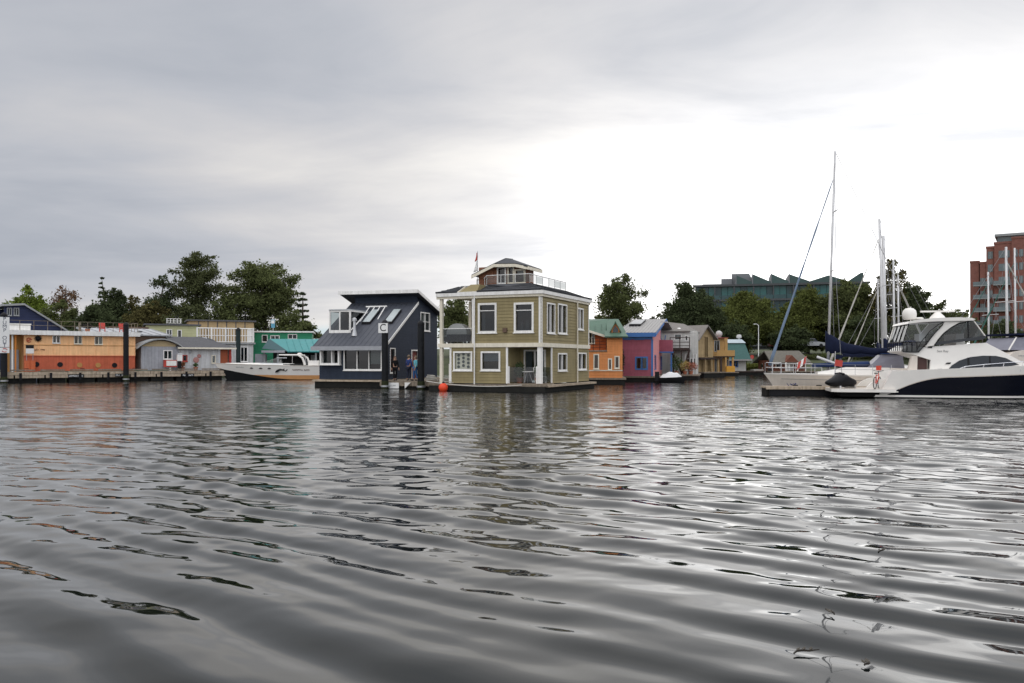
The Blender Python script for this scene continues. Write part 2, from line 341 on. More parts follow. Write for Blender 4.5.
# ------------------------------------------------------------------ the water: one sheet with real waves
def build_water():
    rg = np.random.RandomState(11)
    th = np.concatenate([np.arange(-180, -44, 4.0), np.arange(-44, 44.001, .16), np.arange(48, 180, 4.0)])
    r = [0.0, 1.0, 2.0]
    while r[-1] < 150: r.append(r[-1]+max(.04, .0052*r[-1]))
    r += [170, 200, 260, 400, 900, 2500]
    r = np.array(r); T, Rr = np.meshgrid(np.radians(th), r)
    X = Rr*np.sin(T); Y = Rr*np.cos(T); H = np.zeros_like(X)
    sp = np.gradient(r)[:, None]+0*T
    def fade(lam): return np.clip((lam/sp-2.5)/3.0, 0, 1)
    # wake rolling in from the left: long crests that meander
    wob = .75*np.sin(.21*X-.13*Y+1.0)+.6*np.sin(.43*Y+.27*X+2.1)+.45*np.sin(.8*X+.31*Y)+.25*np.sin(1.5*X-.6*Y+.7)
    for lam, ang, amp, ph in ((1.02, 34, .0165, .3), (.80, 36, .0070, 2.2), (1.30, 32, .0110, 4.0), (.55, 39, .0022, 1.1), (1.7, 30, .0070, .6)):
        a = R(ang); k = 2*math.pi/lam; p = k*(X*math.sin(a)+Y*math.cos(a))+ph+wob*(1.0+.35/lam)
        env = .62+.4*np.sin(.33*X+.21*Y+ph*2)+.32*np.sin(.62*Y-.39*X+ph)+.2*np.sin(1.1*X+.5*Y+ph*3)
        H += amp*env*(np.sin(p)+.28*np.sin(2*p+.5)+.08*np.sin(3*p+.9))*fade(lam)*np.clip(1.15-Rr/40, .12, 1)
    # wind ripples from many sides
    far = np.clip((Rr-6)/11, 0, 1)                   # the open water further out is livelier
    for i in range(150):
        lam = .20*(7.0**rg.rand()); k = 2*math.pi/lam; a = rg.normal(.2, .5)
        amp = .0120*lam/(2*math.pi)*(1.0 if lam < .8 else .85)
        p = k*(X*math.sin(a)+Y*math.cos(a))+rg.rand()*6.28+rg.rand()*wob
        g = .5+.5*np.sin(rg.normal(0, .25)*X+rg.normal(0, .25)*Y+rg.rand()*6.28)
        calm = (.09+1.2*far) if lam < .6 else (.72+.40*far)
        H += amp*g*np.sin(p)*fade(lam)*calm
    far2 = np.clip((Rr-13)/16, 0, 1)
    for i in range(46):
        lam = 1.0*(2.3**rg.rand()); k = 2*math.pi/lam; a = rg.normal(.12, .38)
        g = .5+.5*np.sin(rg.normal(0, .2)*X+rg.normal(0, .2)*Y+rg.rand()*6.28)
        H += .0085*lam/(2*math.pi)*g*np.sin(k*(X*math.sin(a)+Y*math.cos(a))+rg.rand()*6.28+rg.rand()*wob)*fade(lam)*far2
    H *= (np.abs(T) < R(44.5)); H *= np.clip((r[:, None]-1.5)/1.5, 0, 1)
    nr, nc = X.shape; me = bpy.data.meshes.new('water')
    idx = np.arange(nr*nc).reshape(nr, nc); nxt = np.roll(idx, -1, 1)
    q = np.stack([idx[:-1], nxt[:-1], nxt[1:], idx[1:]], -1).reshape(-1, 4)[:, ::-1]
    co = np.stack([X, Y, H], -1).reshape(-1, 3).astype(np.float32)
    me.vertices.add(len(co)); me.vertices.foreach_set('co', co.ravel()); me.loops.add(q.size); me.loops.foreach_set('vertex_index', q.ravel().astype(np.int32))
    me.polygons.add(len(q)); me.polygons.foreach_set('loop_start', np.arange(0, q.size, 4, dtype=np.int32))
    me.polygons.foreach_set('use_smooth', np.ones(len(q), bool)); me.update(calc_edges=True); me.validate()
    m = bpy.data.materials.new('harbour_water'); m.use_nodes = True; t = m.node_tree; b = t.nodes['Principled BSDF']
    b.inputs['Base Color'].default_value = (.003, .005, .005, 1); b.inputs['Roughness'].default_value = .025; b.inputs['IOR'].default_value = 1.333
    c = t.nodes.new('ShaderNodeTexCoord'); mp = t.nodes.new('ShaderNodeMapping'); mp.inputs['Scale'].default_value = (.8, 1.25, 1); mp.inputs['Rotation'].default_value = (0, 0, .3)
    t.links.new(c.outputs['Object'], mp.inputs[0])
    # fine ripple relief, strongest away from the sheltered foreground
    n = t.nodes.new('ShaderNodeTexNoise'); n.inputs['Scale'].default_value = 2.6; n.inputs['Detail'].default_value = 3; n.inputs['Roughness'].default_value = .5
    t.links.new(mp.outputs[0], n.inputs['Vector'])
    ln = t.nodes.new('ShaderNodeVectorMath'); ln.operation = 'LENGTH'; t.links.new(c.outputs['Object'], ln.inputs[0])
    mr = t.nodes.new('ShaderNodeMapRange'); mr.inputs[1].default_value = 14; mr.inputs[2].default_value = 45; mr.inputs[3].default_value = .0; mr.inputs[4].default_value = .42
    t.links.new(ln.outputs['Value'], mr.inputs[0])
    bp = t.nodes.new('ShaderNodeBump'); bp.inputs['Distance'].default_value = .10; t.links.new(mr.outputs[0], bp.inputs['Strength']); t.links.new(n.outputs['Fac'], bp.inputs['Height'])
    t.links.new(bp.outputs[0], b.inputs['Normal'])
    me.materials.append(m); o = bpy.data.objects.new('water', me); col.objects.link(o); o['kind'] = 'structure'
build_water()
# ------------------------------------------------------------------ materials used in several places
M_white = mat('white_paint', (.80, .79, .76), .55, .08, 3, streak=.12)
M_trim = mat('cream_trim', (.72, .67, .55), .6, .08, 3, streak=.1)
M_pile = mat('black_piling', (.012, .013, .015), .6, .3, 4)
M_wood = mat('weathered_wood', (.24, .20, .155), .85, .35, 5, bump=.4, streak=.25)
M_wood2 = mat('pale_dock_timber', (.44, .36, .27), .85, .3, 4, bump=.3, streak=.25)
M_float = mat('dark_float', (.02, .02, .018), .8, .3, 3)
M_steel = mat('grey_metal', (.35, .36, .37), .35, .1, 5, metal=.6)
M_black = mat('black_paint', (.015, .015, .017), .45)
M_red = mat('red_paint', (.45, .06, .045), .5, .12)
M_rope = mat('pale_rope', (.55, .53, .48), .9)
M_greyroof = mat('grey_felt_roof', (.10, .10, .105), .9, .2, 6, bump=.3)
M_pale_roof = mat('pale_metal_roof', (.42, .43, .45), .4, .1, 3, metal=.3, streak=.1)

def rail(root, pts, h, m, post=1.2, r=.02, rails=(1.0, .5), name='railing', posts=True):
    """railing along a polyline: one mesh per rail, one per post"""
    pts = [Vector(p) for p in pts]
    for q in rails:
        MB().path([p+Vector((0, 0, h*q)) for p in pts], r, 6).build('rail', m, root)
    if posts:
        for a, b in zip(pts[:-1], pts[1:]):
            n = max(1, round((b-a).length/post))
            for i in range(n+1):
                if i == n and not (b == pts[-1]): continue
                p = a.lerp(b, i/n); MB().path([p, p+Vector((0, 0, h+.02))], r*1.3, 6).build('rail_post', m, root)
def piling(name_label, x, y, top, r=.25, deg=0, m=None):
    t = thing('piling', name_label, 'piling', (x, y, 0), deg, 'mooring pilings')
    MB().lathe([(r*1.02, -1.5), (r, .0), (r*.98, top-.1), (r*.9, top-.02)], (0, 0, 0), 18).build('shaft', m or M_pile, t, smooth=True)
    MB().lathe([(r*1.035, -.3), (r*1.05, .1), (r*1.045, .42), (r*1.012, .56)], (0, 0, 0), 18).build('tide_band', mat('algae_band', (.035, .04, .018), .8, .5, 9, bump=.6), t, smooth=True)
    MB().lathe([(r*1.08, top-.08), (r*1.08, top), (r*.7, top+.14), (.02, top+.24)], (0, 0, 0), 18).build('cap', M_black, t, smooth=True)
    MB().lathe([(r*1.06, .12), (r*1.30, .14), (r*1.30, .24), (r*1.06, .26)], (0, 0, 0), 18).build('pile_hoop', M_steel, t, smooth=True)
    return t

# ------------------------------------------------------------------ the long dock on the left, receding to the right
DK = Frame(-44.6, 72.0, 39)
dz_ = .95
x_end = DK.fx(224, 0)
dock = thing('floating_dock', 'long weathered timber dock below the orange houseboat', 'dock', (*DK.o, 0), DK.deg)
nsec = 12; a0 = -9.0; stp = (x_end-a0)/nsec
for i in range(nsec):
    s0, s1 = a0+i*stp, a0+(i+1)*stp-.03
    bx('deck_section', M_wood, dock, s0, s1, 0, 1.7, dz_-.08, dz_+random.uniform(-.01, .015))
    bx('bull_rail', M_wood, dock, s0+.2, s1-.2, .05, .2, dz_+.08, dz_+.2)
    bx('fascia_board', M_wood2, dock, s0, s1, -.06, -.002, dz_-.29, dz_-.03+random.uniform(-.02, .02))
    bx('fascia_board', M_wood2, dock, s0+.6, s1+.5, -.045, -.004, dz_-.56, dz_-.31)
    bx('float', M_float, dock, s0+.15, s1-.1, .25, 1.5, -.3, dz_-.1)
    bx('rub_block', M_black, dock, s0+.9, s0+1.1, -.12, -.062, .2, dz_-.1)
for i, sx in enumerate((2.0, 6.5, 11.0, 15.5)):
    MB().path([(sx-.18, .12, dz_+.27), (sx+.18, .12, dz_+.27)], .03, 6).build('cleat', M_black, dock)
mb = MB(); mb.path([(3+i*.45, .55+.12*math.sin(i*1.1), dz_+.03) for i in range(26)], .025, 6); mb.build('water_hose', mat('green_hose', (.03, .10, .05), .6), dock)
M_signblack = mat('sign_black', (.02, .02, .022), .5); M_signwhite = mat('sign_white', (.75, .75, .73), .5, .05)
dface = Face(DK, (0, -.06), (1, 0), (0, -1))
for px, w_ in ((76, 16), (121, 12), (188, 12)):
    r = dface.rect(px-w_/2, px+w_/2, 374.2 if px < 100 else 373.6, 377.4 if px < 100 else 376.6)
    mb = MB(); dface.box(mb, *r, .001, .03); s_ = mb.build('name_board', M_signblack, dock)
    scribble('lettering', dface, (r[0]+.07, r[1]-.07, r[2]+.06, r[3]-.05), .031, M_signwhite, s_, 11 if px < 100 else 9, px, (4,) if px > 100 else ())

t = piling('black piling with the PUMP OUT board at the left edge', *DK.w(DK.fx(4, -.4), -.4), 2+(360-315)/F*72, .26, DK.deg)
pf = Face(Frame(*DK.w(DK.fx(4, -.4), -.4), DK.deg), (-.36, -.3), (1, 0), (0, -1))
zt, zb = pf.z(317, .3), pf.z(347, .3)
mb = MB(); pf.box(mb, .0, .72, zb, zt, .0, .05); sg = mb.build('pump_out_board', M_signwhite, t)
M_letter = mat('blue_black_letter', (.03, .04, .08), .5)
for i, ch in enumerate('PUMP OUT'):
    if ch != ' ': ftext('letter', ch, .44, pf, .36, zt-.17-(zt-zb-.3)*i/7.0, .055, M_letter, sg)
mb = MB(); pf.box(mb, .0, .72, zb-.52, zb-.05, .0, .05); lg = mb.build('logo_board', M_signwhite, t)
mb = MB()
for k in range(2): mb.path([pf.pt(.36+.2*math.cos(a), zb-.28+.15*math.sin(a), .06) for a in [k*math.pi+.3+q*.4 for q in range(6)]], .035, 6)
mb.build('round_arrow_emblem', M_red, lg)
piling('tall black piling in front of the orange houseboat\'s right end', *DK.w(DK.fx(126, -.4), -.4), 2+(360-325.5)/F*80, .245)
piling('black piling behind the white speedboat\'s bow', *DK.w(DK.fx(238.3, 1.5), 1.5), 2+(360-329.5)/F*86, .235, m=mat('dark_green_piling', (.018, .028, .028), .6))

# ------------------------------------------------------------------ orange houseboat
M_peach = mat('peach_panel', (.92, .54, .27), .7, .1, 2, streak=.12); M_orange = mat('orange_red_hull_paint', (.55, .13, .065), .65, .14, 2, streak=.2)
M_ochre = mat('ochre_panel', (.45, .24, .08), .7)
o1 = thing('orange_houseboat', 'long peach and orange-red houseboat with white flat roof behind the dock', 'houseboat', (*DK.o, 0), DK.deg)
of = Face(DK, (0, 2.0), (1, 0), (0, -1))
uL, uW, uR = of.u(9), of.u(24), of.u(135)
zr = of.z(335, of.u(70)); zb_ = of.z(356, of.u(70))
wins = [of.rect(53, 59.5, 336, 342.6), of.rect(74.5, 81.5, 336.4, 343.4), of.rect(95, 102, 337, 344)]
wall(o1, of, zb_, zr, uW, uR, wins, M_peach, vert=1.22, name='upper_wall')
wall(o1, of, dz_-.5, zb_-.03, uW, uR, [], M_orange, name='lower_wall')
mb = MB(); of.box(mb, uW, uR, zb_-.03, zb_+.05, .002, .06); mb.build('rub_rail', M_orange, o1)
mb = MB(); of.box(mb, uW, uR, of.z(345.3, of.u(70))-.02, of.z(345.3, of.u(70))+.03, .002, .045); mb.build('wall_seam', M_ochre, o1)
for i, r in enumerate(wins): window(o1, of, r, M_trim if i else M_white, M_pane, .05, (.5,), blind=[(.5, 1, .0, 1)] if i else [(.0, .4, 0, 1)])
for px, py in ((36.5, 364.3), (60, 364.5), (79.5, 365), (98, 365.2), (114.5, 365.2)):
    u = of.u(px); z = of.z(py, u); mb = MB()
    mb.lathe([(.17, 0), (.23, 0), (.23, .06), (.17, .06)], (0, 0, 0), 18, 'y')
    q = mb.build('porthole', M_ochre if px in (79.5, 98) else M_black, o1); q.location = of.pt(u, z, .06)
    mb = MB(); mb.lathe([(.17, 0), (.02, .0)], (0, .03, 0), 18, 'y'); mb.build('pane', M_dark, q)
# side and rear walls, floor of the recessed porch at the left end
mb = MB(); mb.box(uR-.15, uR, 2.15, 6.2, dz_-.5, zr); mb.build('end_wall', M_peach, o1)
mb = MB(); mb.box(uL, uR-.15, 6.05, 6.2, dz_-.5, zr); mb.build('rear_wall', M_peach, o1)
mb = MB(); mb.box(uL, uW+.02, 3.4, 3.52, dz_-.5, zr); mb.build('porch_wall', M_ochre, o1)
mb = MB(); mb.box(uL+.25, uL+.95, 3.3, 3.39, dz_, 2.95); d_ = mb.build('porch_door', mat('grey_door', (.3, .31, .33), .5), o1)
MB().sphere((uL+.85, 3.28, 1.95), .04, 8, 5).build('handle', M_steel, d_)
bx('porch_deck', M_wood, o1, uL, uR, 2.0-.6, 6.1, dz_-.55, dz_-.45)
mb = MB(); mb.box(uL-.45, uR+.35, 1.65, 6.5, zr+.0, zr+.28); ro = mb.build('flat_roof', M_white, o1)
mb = MB(); mb.box(uL-.48, uR+.38, 1.6, 1.648, zr-.05, zr+.36); mb.build('roof_fascia', M_white, ro)
for px, m_ in ((15.5, mat('bright_orange_post', (.62, .22, .04), .6)), (12.4, M_white)):
    u = of.u(px); MB().box(u-.06, u+.06, 1.95, 2.07, dz_-.4, zr).build('porch_post', m_, o1)
rail(o1, [(uL-.3, 1.8, zr+.29), (uR+.2, 1.8, zr+.29), (uR+.2, 6.3, zr+.29)], .95, M_wood, 1.1, .02, (1, .55))
for s_ in (0, 1): MB().box(of.u(82)+s_*.0, of.u(84), 3.2, 3.5, zr+.29, zr+1.25).build('roof_chimney', M_wood, o1) if s_ == 0 else None
# emblems on the wall
u = of.u(38); z = of.z(338.5, u); mb = MB()
mb.sphere(of.pt(u, z, .06), .17, 12, 6)
for k in range(14):
    a = 2*math.pi*k/14; mb.path([of.pt(u+.16*math.cos(a), z+.16*math.sin(a), .06), of.pt(u+.36*math.cos(a), z+.36*math.sin(a), .06)], [.05, .008], 5)
tag(mb.build('sun_ornament', M_black, None), 'black metal sun ornament on the peach houseboat wall', 'ornament'); so = bpy.data.objects['sun_ornament']; so.location = (*DK.o, 0); so.rotation_euler = (0, 0, R(DK.deg))
u = of.u(29); z = of.z(340, u); mb = MB(); mb.path([of.pt(u+.18*math.cos(a), z+.18*math.sin(a), .05) for a in [q*.4 for q in range(15)]], .05, 6); mb.path([of.pt(u-.15, z-.12, .05), of.pt(u+.15, z+.12, .05)], .05, 6)
mb.build('orange_emblem', M_orange, o1)
u = of.u(29); z0_, z1_ = of.z(353.5, u), of.z(345, u)
nb = thing('notice_board', 'small white and black notice beside the peach houseboat wall', 'sign', (*DK.w(u, 1.55), 0), DK.deg)
MB().box(-.32, .32, -.02, .02, z0_, z0_+(z1_-z0_)*.58).build('panel', M_signwhite, nb); MB().box(-.32, .32, -.02, .02, z0_+(z1_-z0_)*.6, z1_).build('header', M_signblack, nb)
for s_ in (-.25, .25): MB().path([(s_, .04, dz_), (s_, .04, z1_)], .025, 6).build('leg', M_steel, nb)
scribble('lettering', of, of.rect(33, 45, 348.6, 350.6), .032, mat('brown_letter', (.12, .03, .02), .6), o1, 11, 4, (5, 6))
# drums by the porch
for i, (px, c) in enumerate(((26.5, 'left one of two orange drums beside the houseboat porch'), (31, 'right one of two orange drums beside the houseboat porch'))):
    u = of.u(px); X, Y_ = DK.w(u, 1.45); dr = thing('drum', c, 'drum', (X, Y_, dz_), 0, 'orange drums')
    MB().lathe([(.27, .02), (.27, .3), (.29, .32), (.27, .34), (.27, .62), (.29, .64), (.27, .66), (.27, .98), (.25, 1.0)], (0, 0, 0), 18).build('barrel', mat('drum_orange', (.55, .13, .05), .55), dr, smooth=True)
    MB().lathe([(.25, .98), (.28, .98), (.28, 1.02), (.25, 1.02), (.02, 1.0)], (0, 0, 0), 18).build('lid', M_orange, dr, smooth=True)
# roof clutter
def chair(label, X, Y_, Z, deg, m, s=1.0):
    t = thing('deck_chair', label, 'chair', (X, Y_, Z), deg, 'roof deck chairs')
    MB().box(-.27, .27, -.27, .27, .40, .45).build('seat', m, t); MB().hexa([(-.27,.25,.45),(.27,.25,.45),(.27,.31,.45),(-.27,.31,.45),(-.27,.38,1.0),(.27,.38,1.0),(.27,.44,1.0),(-.27,.44,1.0)]).build('backrest', m, t)
    for a in (-.24, .24):
        for b in (-.24, .27): MB().box(a-.025, a+.025, b-.025, b+.025, 0, .40).build('leg', m, t)
        MB().box(a-.04, a+.04, -.27, .3, .62, .66).build('armrest', m, t)
chair('red deck chair on the white houseboat roof, left of the piling', *DK.w(of.u(106), 3.5), zr+.29, 30, M_red)
chair('red deck chair on the white houseboat roof, right of the piling', *DK.w(of.u(129), 4.0), zr+.29, 60, M_red)
def planter(label, X, Y_, Z, m, leafc, n=160, r=.4, h=.5, grp='planters'):
    t = thing('potted_plant', label, 'plant', (X, Y_, Z), 0, grp)
    MB().lathe([(.16, 0), (.22, .3), (.24, .3), (.24, .34), (.19, .34), (.18, .28)], (0, 0, 0), 12).build('pot', m, t, smooth=True)
    rg = np.random.RandomState(int(abs(X*97+Y_*13)) % 9999); mb = MB()
    for i in range(n):
        d = Vector(rg.normal(0, 1, 3)); d.normalize(); c = Vector((0, 0, .34+h*.6))+Vector((d.x*r, d.y*r, d.z*h*.6))*rg.uniform(.4, 1)
        a = Vector(rg.normal(0, 1, 3)).normalized()*.07; b = a.cross(Vector(rg.normal(0, 1, 3))).normalized()*.05
        mb.add([c-a, c+b, c+a, c-b], [(0, 1, 2, 3)])
    for k in range(5): mb.path([(0, 0, .28), (math.cos(k*1.3)*r*.5, math.sin(k*1.3)*r*.5, .34+h*.7)], .012, 4)
    mb.build('foliage', leafc, t)
    return t
M_leaf_p = mat('plant_leaf', (.06, .10, .035), .7, .4, 8); M_terra = mat('terracotta', (.36, .14, .08), .8)
planter('dark bush in a pot on the white houseboat roof', *DK.w(of.u(90), 3.0), zr+.29, M_terra, mat('dark_plant', (.035, .03, .025), .7, .4, 8), 220, .6, .5)
# white box with a red flag pennant at the left of the roof
cr = thing('roof_locker', 'white locker on the orange houseboat roof in front of the blue gable', 'locker', (*DK.w(of.u(21), 3.3), zr+.29), DK.deg)
MB().box(-.9, .9, -.4, .4, 0, .62).build('body', M_white, cr); MB().box(-.95, .95, -.45, .45, .62, .70).build('lid', M_white, cr); MB().box(-1.4, -.95, -.3, .3, 0, .5).build('red_end', M_red, cr)

# ------------------------------------------------------------------ dark blue gabled house behind
def simple_gable(root, fr, W, D, zb, ze, zp, m, rm, pk=.5, ov=.3, board=None, wins=(), fm=None, vert=None, rth=.1, trim=None):
    """gable end faces the viewer: width W along x from 0, depth D along y; wins on the gable face"""
    f = Face(fr, (0, 0), (1, 0), (0, -1)); pkx = W*pk
    Lf = lambda z: 0 if z <= ze else pkx*(z-ze)/(zp-ze); Rf = lambda z: W if z <= ze else W-(W-pkx)*(z-ze)/(zp-ze)
    wall(root, f, zb, zp-.02, Lf, Rf, [w_[:4] for w_ in wins], m, board=board, brk=(ze,), vert=vert, name='front_wall')
    for w_ in wins: window(root, f, w_[:4], fm or M_white, M_pane, **(w_[4] if len(w_) > 4 else {}))
    MB().box(0, .15, .15, D-.15, zb, ze).build('side_wall', m, root); MB().box(W-.15, W, .15, D-.15, zb, ze).build('side_wall', m, root)
    MB().ext([(0, zb), (W, zb), (W, ze), (pkx, zp-.02), (0, ze)], D-.15, D, 'y').build('rear_wall', m, root)
    sl = (zp-ze)/pkx; sr = (zp-ze)/(W-pkx)
    r = MB(); r.slab([(-ov, -ov, ze-sl*ov+rth), (pkx, -ov, zp+rth), (pkx, D+ov, zp+rth), (-ov, D+ov, ze-sl*ov+rth)], rth)
    ro1 = r.build('roof', rm, root)
    r = MB(); r.slab([(pkx, -ov, zp+rth), (W+ov, -ov, ze-sr*ov+rth), (W+ov, D+ov, ze-sr*ov+rth), (pkx, D+ov, zp+rth)], rth)
    ro2 = r.build('roof', rm, root)
    if trim:
        for (a, za, b, zb2) in ((-ov-.02, ze-sl*ov, pkx, zp), (pkx, zp, W+ov+.02, ze-sr*ov)):
            MB().prism([(a, -ov-.04, za-.12), (b, -ov-.04, zb2-.12), (b, -ov-.04, zb2+rth+.02), (a, -ov-.04, za+rth+.02)], [(a, -ov-.003, za-.12), (b, -ov-.003, zb2-.12), (b, -ov-.003, zb2+rth+.02), (a, -ov-.003, za+rth+.02)]).build('bargeboard', trim, root)
    return f
fb = Frame(*P(4, 360, 92).xy, 36)
M_navy = mat('navy_siding', (.022, .03, .075), .7, .12); M_greytrim = mat('grey_trim', (.30, .31, .31), .6)
bh = thing('navy_gable_house', 'dark blue house with grey edged lopsided gable and two small windows behind the orange houseboat', 'house', (*fb.o, 0), fb.deg)
f_ = Face(fb, (0, 0), (1, 0), (0, -1)); Wd = f_.u(64); zpk = f_.z(305.5, f_.u(24))
# lopsided: nearly flat to the left, long slope to the right
prof = [(0, .3), (Wd, .3), (Wd, f_.z(330, Wd)), (f_.u(24), zpk), (0, f_.z(306.5, 0))]
Lf = lambda z: 0.0 if z <= prof[4][1] else f_.u(24)*(z-prof[4][1])/max(.001, zpk-prof[4][1])
Rf = lambda z: Wd if z <= prof[2][1] else Wd-(Wd-f_.u(24))*(z-prof[2][1])/(zpk-prof[2][1])
bw = [f_.rect(7.6, 11.2, 308.5, 315), f_.rect(14.4, 18.4, 308.5, 315)]
wall(bh, f_, .3, zpk-.01, Lf, Rf, bw, M_navy, board=.32, brk=(prof[2][1], prof[4][1]), name='front_wall')
for r in bw: window(bh, f_, r, M_greytrim, M_pane, .08, (.5,))
MB().ext(prof, 7.0, 7.15, 'y').build('rear_wall', M_navy, bh)
for a, b in ((4, 3), (3, 2)):
    (xa, za), (xb, zb3) = prof[a], prof[b]; k = .35 if b == 2 else 0
    xb2, zb2 = xb+k, zb3-k*(zpk-prof[2][1])/(Wd-f_.u(24)); xa2 = xa-(.3 if a == 4 else 0)
    MB().prism([(xa2, -.35, za+.02), (xb2, -.35, zb2+.02), (xb2, -.35, zb2+.24), (xa2, -.35, za+.24)], [(xa2, 7.3, za+.02), (xb2, 7.3, zb2+.02), (xb2, 7.3, zb2+.24), (xa2, 7.3, za+.24)]).build('roof', M_greytrim, bh)

# ------------------------------------------------------------------ brown house with the pale metal roof
fbr = Frame(*DK.w(of.u(137)+.9, 4.2), DK.deg)
M_brown = mat('brown_shingle', (.13, .085, .06), .85, .25, 8, bump=.3)
br = thing('brown_house', 'brown shingled house with pale metal roof between the orange houseboat and the arched cabin', 'house', (*fbr.o, 0), fbr.deg)
bf = Face(fbr, (0, 0), (1, 0), (0, -1)); ub = bf.u(166); ze = bf.z(335, ub*.6)
rb = [bf.rect(136.5, 142, 350.5, 356)]
wall(br, bf, dz_-.4, ze, -1.6, ub, rb, M_brown, board=.3, name='front_wall'); window(br, bf, rb[0], M_red, M_pane, .06)
MB().box(ub-.15, ub, .15, 5.8, dz_-.4, ze).build('side_wall', M_brown, br); MB().box(-1.6, ub-.15, 5.65, 5.8, dz_-.4, ze+1.0).build('rear_wall', M_brown, br)
zt_ = ze+.75
MB().slab([(-4.4, -.4, ze), (ub+.5, -.4, ze), (ub-.2, 4.4, zt_), (-5.0, 4.4, zt_)], .12).build('roof', M_pale_roof, br)
for i in range(9):
    x = -4.3+i*(ub+4.6)/8; MB().path([(x, -.4, ze+.03), (x-.6, 4.4, zt_+.03)], .03, 4).build('roof_seam', M_pale_roof, br)
MB().path([(bf.u(140), 1.0, ze+.3), (bf.u(143), 1.3, ze+.34), (bf.u(146), 1.4, ze+.36)], .06, 6).build('roof_pipe', M_black, br)
pn = MB(); bf.box(pn, bf.u(129), bf.u(135.2), dz_-.3, bf.z(357, 0), .03, .12); pn.build('orange_panel', M_orange, br)

# ------------------------------------------------------------------ grey arched cabin
ac_f = Face(DK, (0, 2.0), (1, 0), (0, -1))
a0_, a1_ = ac_f.u(141.5), ac_f.u(178.5)
M_greyb = mat('grey_board', (.38, .39, .42), .75, .12, 3, streak=.15); M_arch = mat('tan_arch', (.42, .33, .19), .7)
ac = thing('arched_cabin', 'grey boarded cabin with low arched roof on the left dock', 'cabin', (*DK.o, 0), DK.deg)
zE = ac_f.z(346.5, (a0_+a1_)/2); zA = ac_f.z(339.5, (a0_+a1_)/2)
rw = [ac_f.rect(164, 171.5, 351, 358.5)]
wall(ac, ac_f, dz_-.35, zE, a0_, a1_, rw, M_greyb, vert=.33, name='front_wall', bmat=M_greyb); window(ac, ac_f, rw[0], M_white, M_pane, .08, (.5,))
arc = [(a0_-.5+(a1_-a0_+1.0)*i/12, zE-.25+(zA-zE+.25)*math.sin(math.pi*i/12)**.8) for i in range(13)]
MB().ext([(a0_, zE)]+[(max(a0_, min(a1_, x)), max(zE+.01, z-.1)) for x, z in arc[1:-1]]+[(a1_, zE)], 1.98, 2.1, 'y').build('arch_infill', M_arch, ac)
mb = MB()
for (x0, z0), (x1, z1) in zip(arc[:-1], arc[1:]): mb.hexa([(x0,1.6,z0-.02),(x1,1.6,z1-.02),(x1,6.5,z1-.02),(x0,6.5,z0-.02),(x0,1.6,z0+.1),(x1,1.6,z1+.1),(x1,6.5,z1+.1),(x0,6.5,z0+.1)])
mb.build('arched_roof', M_greytrim, ac)
MB().box(a0_, a0_+.12, 2.15, 6.2, dz_-.35, zE).build('side_wall', M_greyb, ac); MB().box(a1_-.12, a1_, 2.15, 6.2, dz_-.35, zE).build('side_wall', M_greyb, ac)
lb = thing('fire_box', 'red and white fire hose box on the dock before the arched cabin', 'box', (*DK.w(ac_f.u(168), 1.3), dz_), DK.deg)
MB().box(-.6, .6, -.2, .2, .35, 1.05).build('cabinet', M_red, lb); MB().box(-.42, .55, -.23, -.202, .48, .98).build('white_panel', M_white, lb); MB().box(-.08, .08, -.08, .08, 0, .35).build('leg', M_white, lb)
pd = thing('power_pedestal', 'white power pedestal on the dock beside the batten cabin', 'pedestal', (*DK.w(ac_f.u(177), 1.2), dz_), DK.deg)
MB().box(-.14, .14, -.12, .12, 0, .95).build('post', M_black, pd); MB().box(-.24, .24, -.16, .16, .95, 1.6).build('meter_box', M_white, pd); MB().hexa([(-.27,-.2,1.6),(.27,-.2,1.6),(.27,.2,1.6),(-.27,.2,1.6),(-.2,-.1,1.7),(.2,-.1,1.7),(.2,.12,1.7),(-.2,.12,1.7)]).build('lid', M_steel, pd)

# ------------------------------------------------------------------ white batten cabin with the grey roof
wc = thing('batten_cabin', 'white board and batten cabin with grey roof and orange door by the speedboat bow', 'cabin', (*DK.o, 0), DK.deg)
c0, c1 = ac_f.u(179.5), ac_f.u(220); c2 = ac_f.u(231.5)
M_batt = mat('white_batten_board', (.62, .63, .64), .7, .1, 4, streak=.25)
zc = ac_f.z(347.5, c0)
ops = [ac_f.rect(183.2, 186.4, 355.8, 360.6), ac_f.rect(212.3, 214.8, 356, 362.5)]
wall(wc, ac_f, dz_-.35, zc, c0, c1, ops, M_batt, vert=.36, name='front_wall')
for r in ops: window(wc, ac_f, r, M_red if r is ops[0] else M_trim, M_pane, .09)
MB().box(c1+.02, c1+.9, 2.25, 2.33, dz_-.2, zc-.15).build('door', mat('orange_brown_door', (.40, .10, .04), .5), wc)
MB().box(c1+.95, c2-.25, 2.25, 2.34, dz_-.2, zc-.05).build('tan_panel', M_arch, wc)
MB().box(c2-.22, c2, 2.0, 2.2, dz_-.35, zc).build('corner_post', M_red, wc)
MB().box(c2-.15, c2, 2.25, 6.0, dz_-.35, zc).build('side_wall', M_batt, wc)
MB().box(c0, c1, 5.9, 6.0, dz_-.35, zc+1.2).build('rear_wall', M_batt, wc)
rz = zc+1.15
MB().slab([(c0-.3, 1.5, zc+.0), (c2+.4, 1.5, zc+.0), (c2-2.4, 4.1, rz), (c0-.8, 4.1, rz)], .14).build('roof', M_greyroof, wc)
MB().slab([(c2+.4, 1.5, zc), (c2+.4, 6.3, zc), (c2-2.4, 4.1, rz)], .14).build('roof_hip', M_greyroof, wc)
MB().box(c0-.32, c2+.42, 1.42, 1.495, zc-.14, zc+.02).build('eave_board', M_trim, wc)
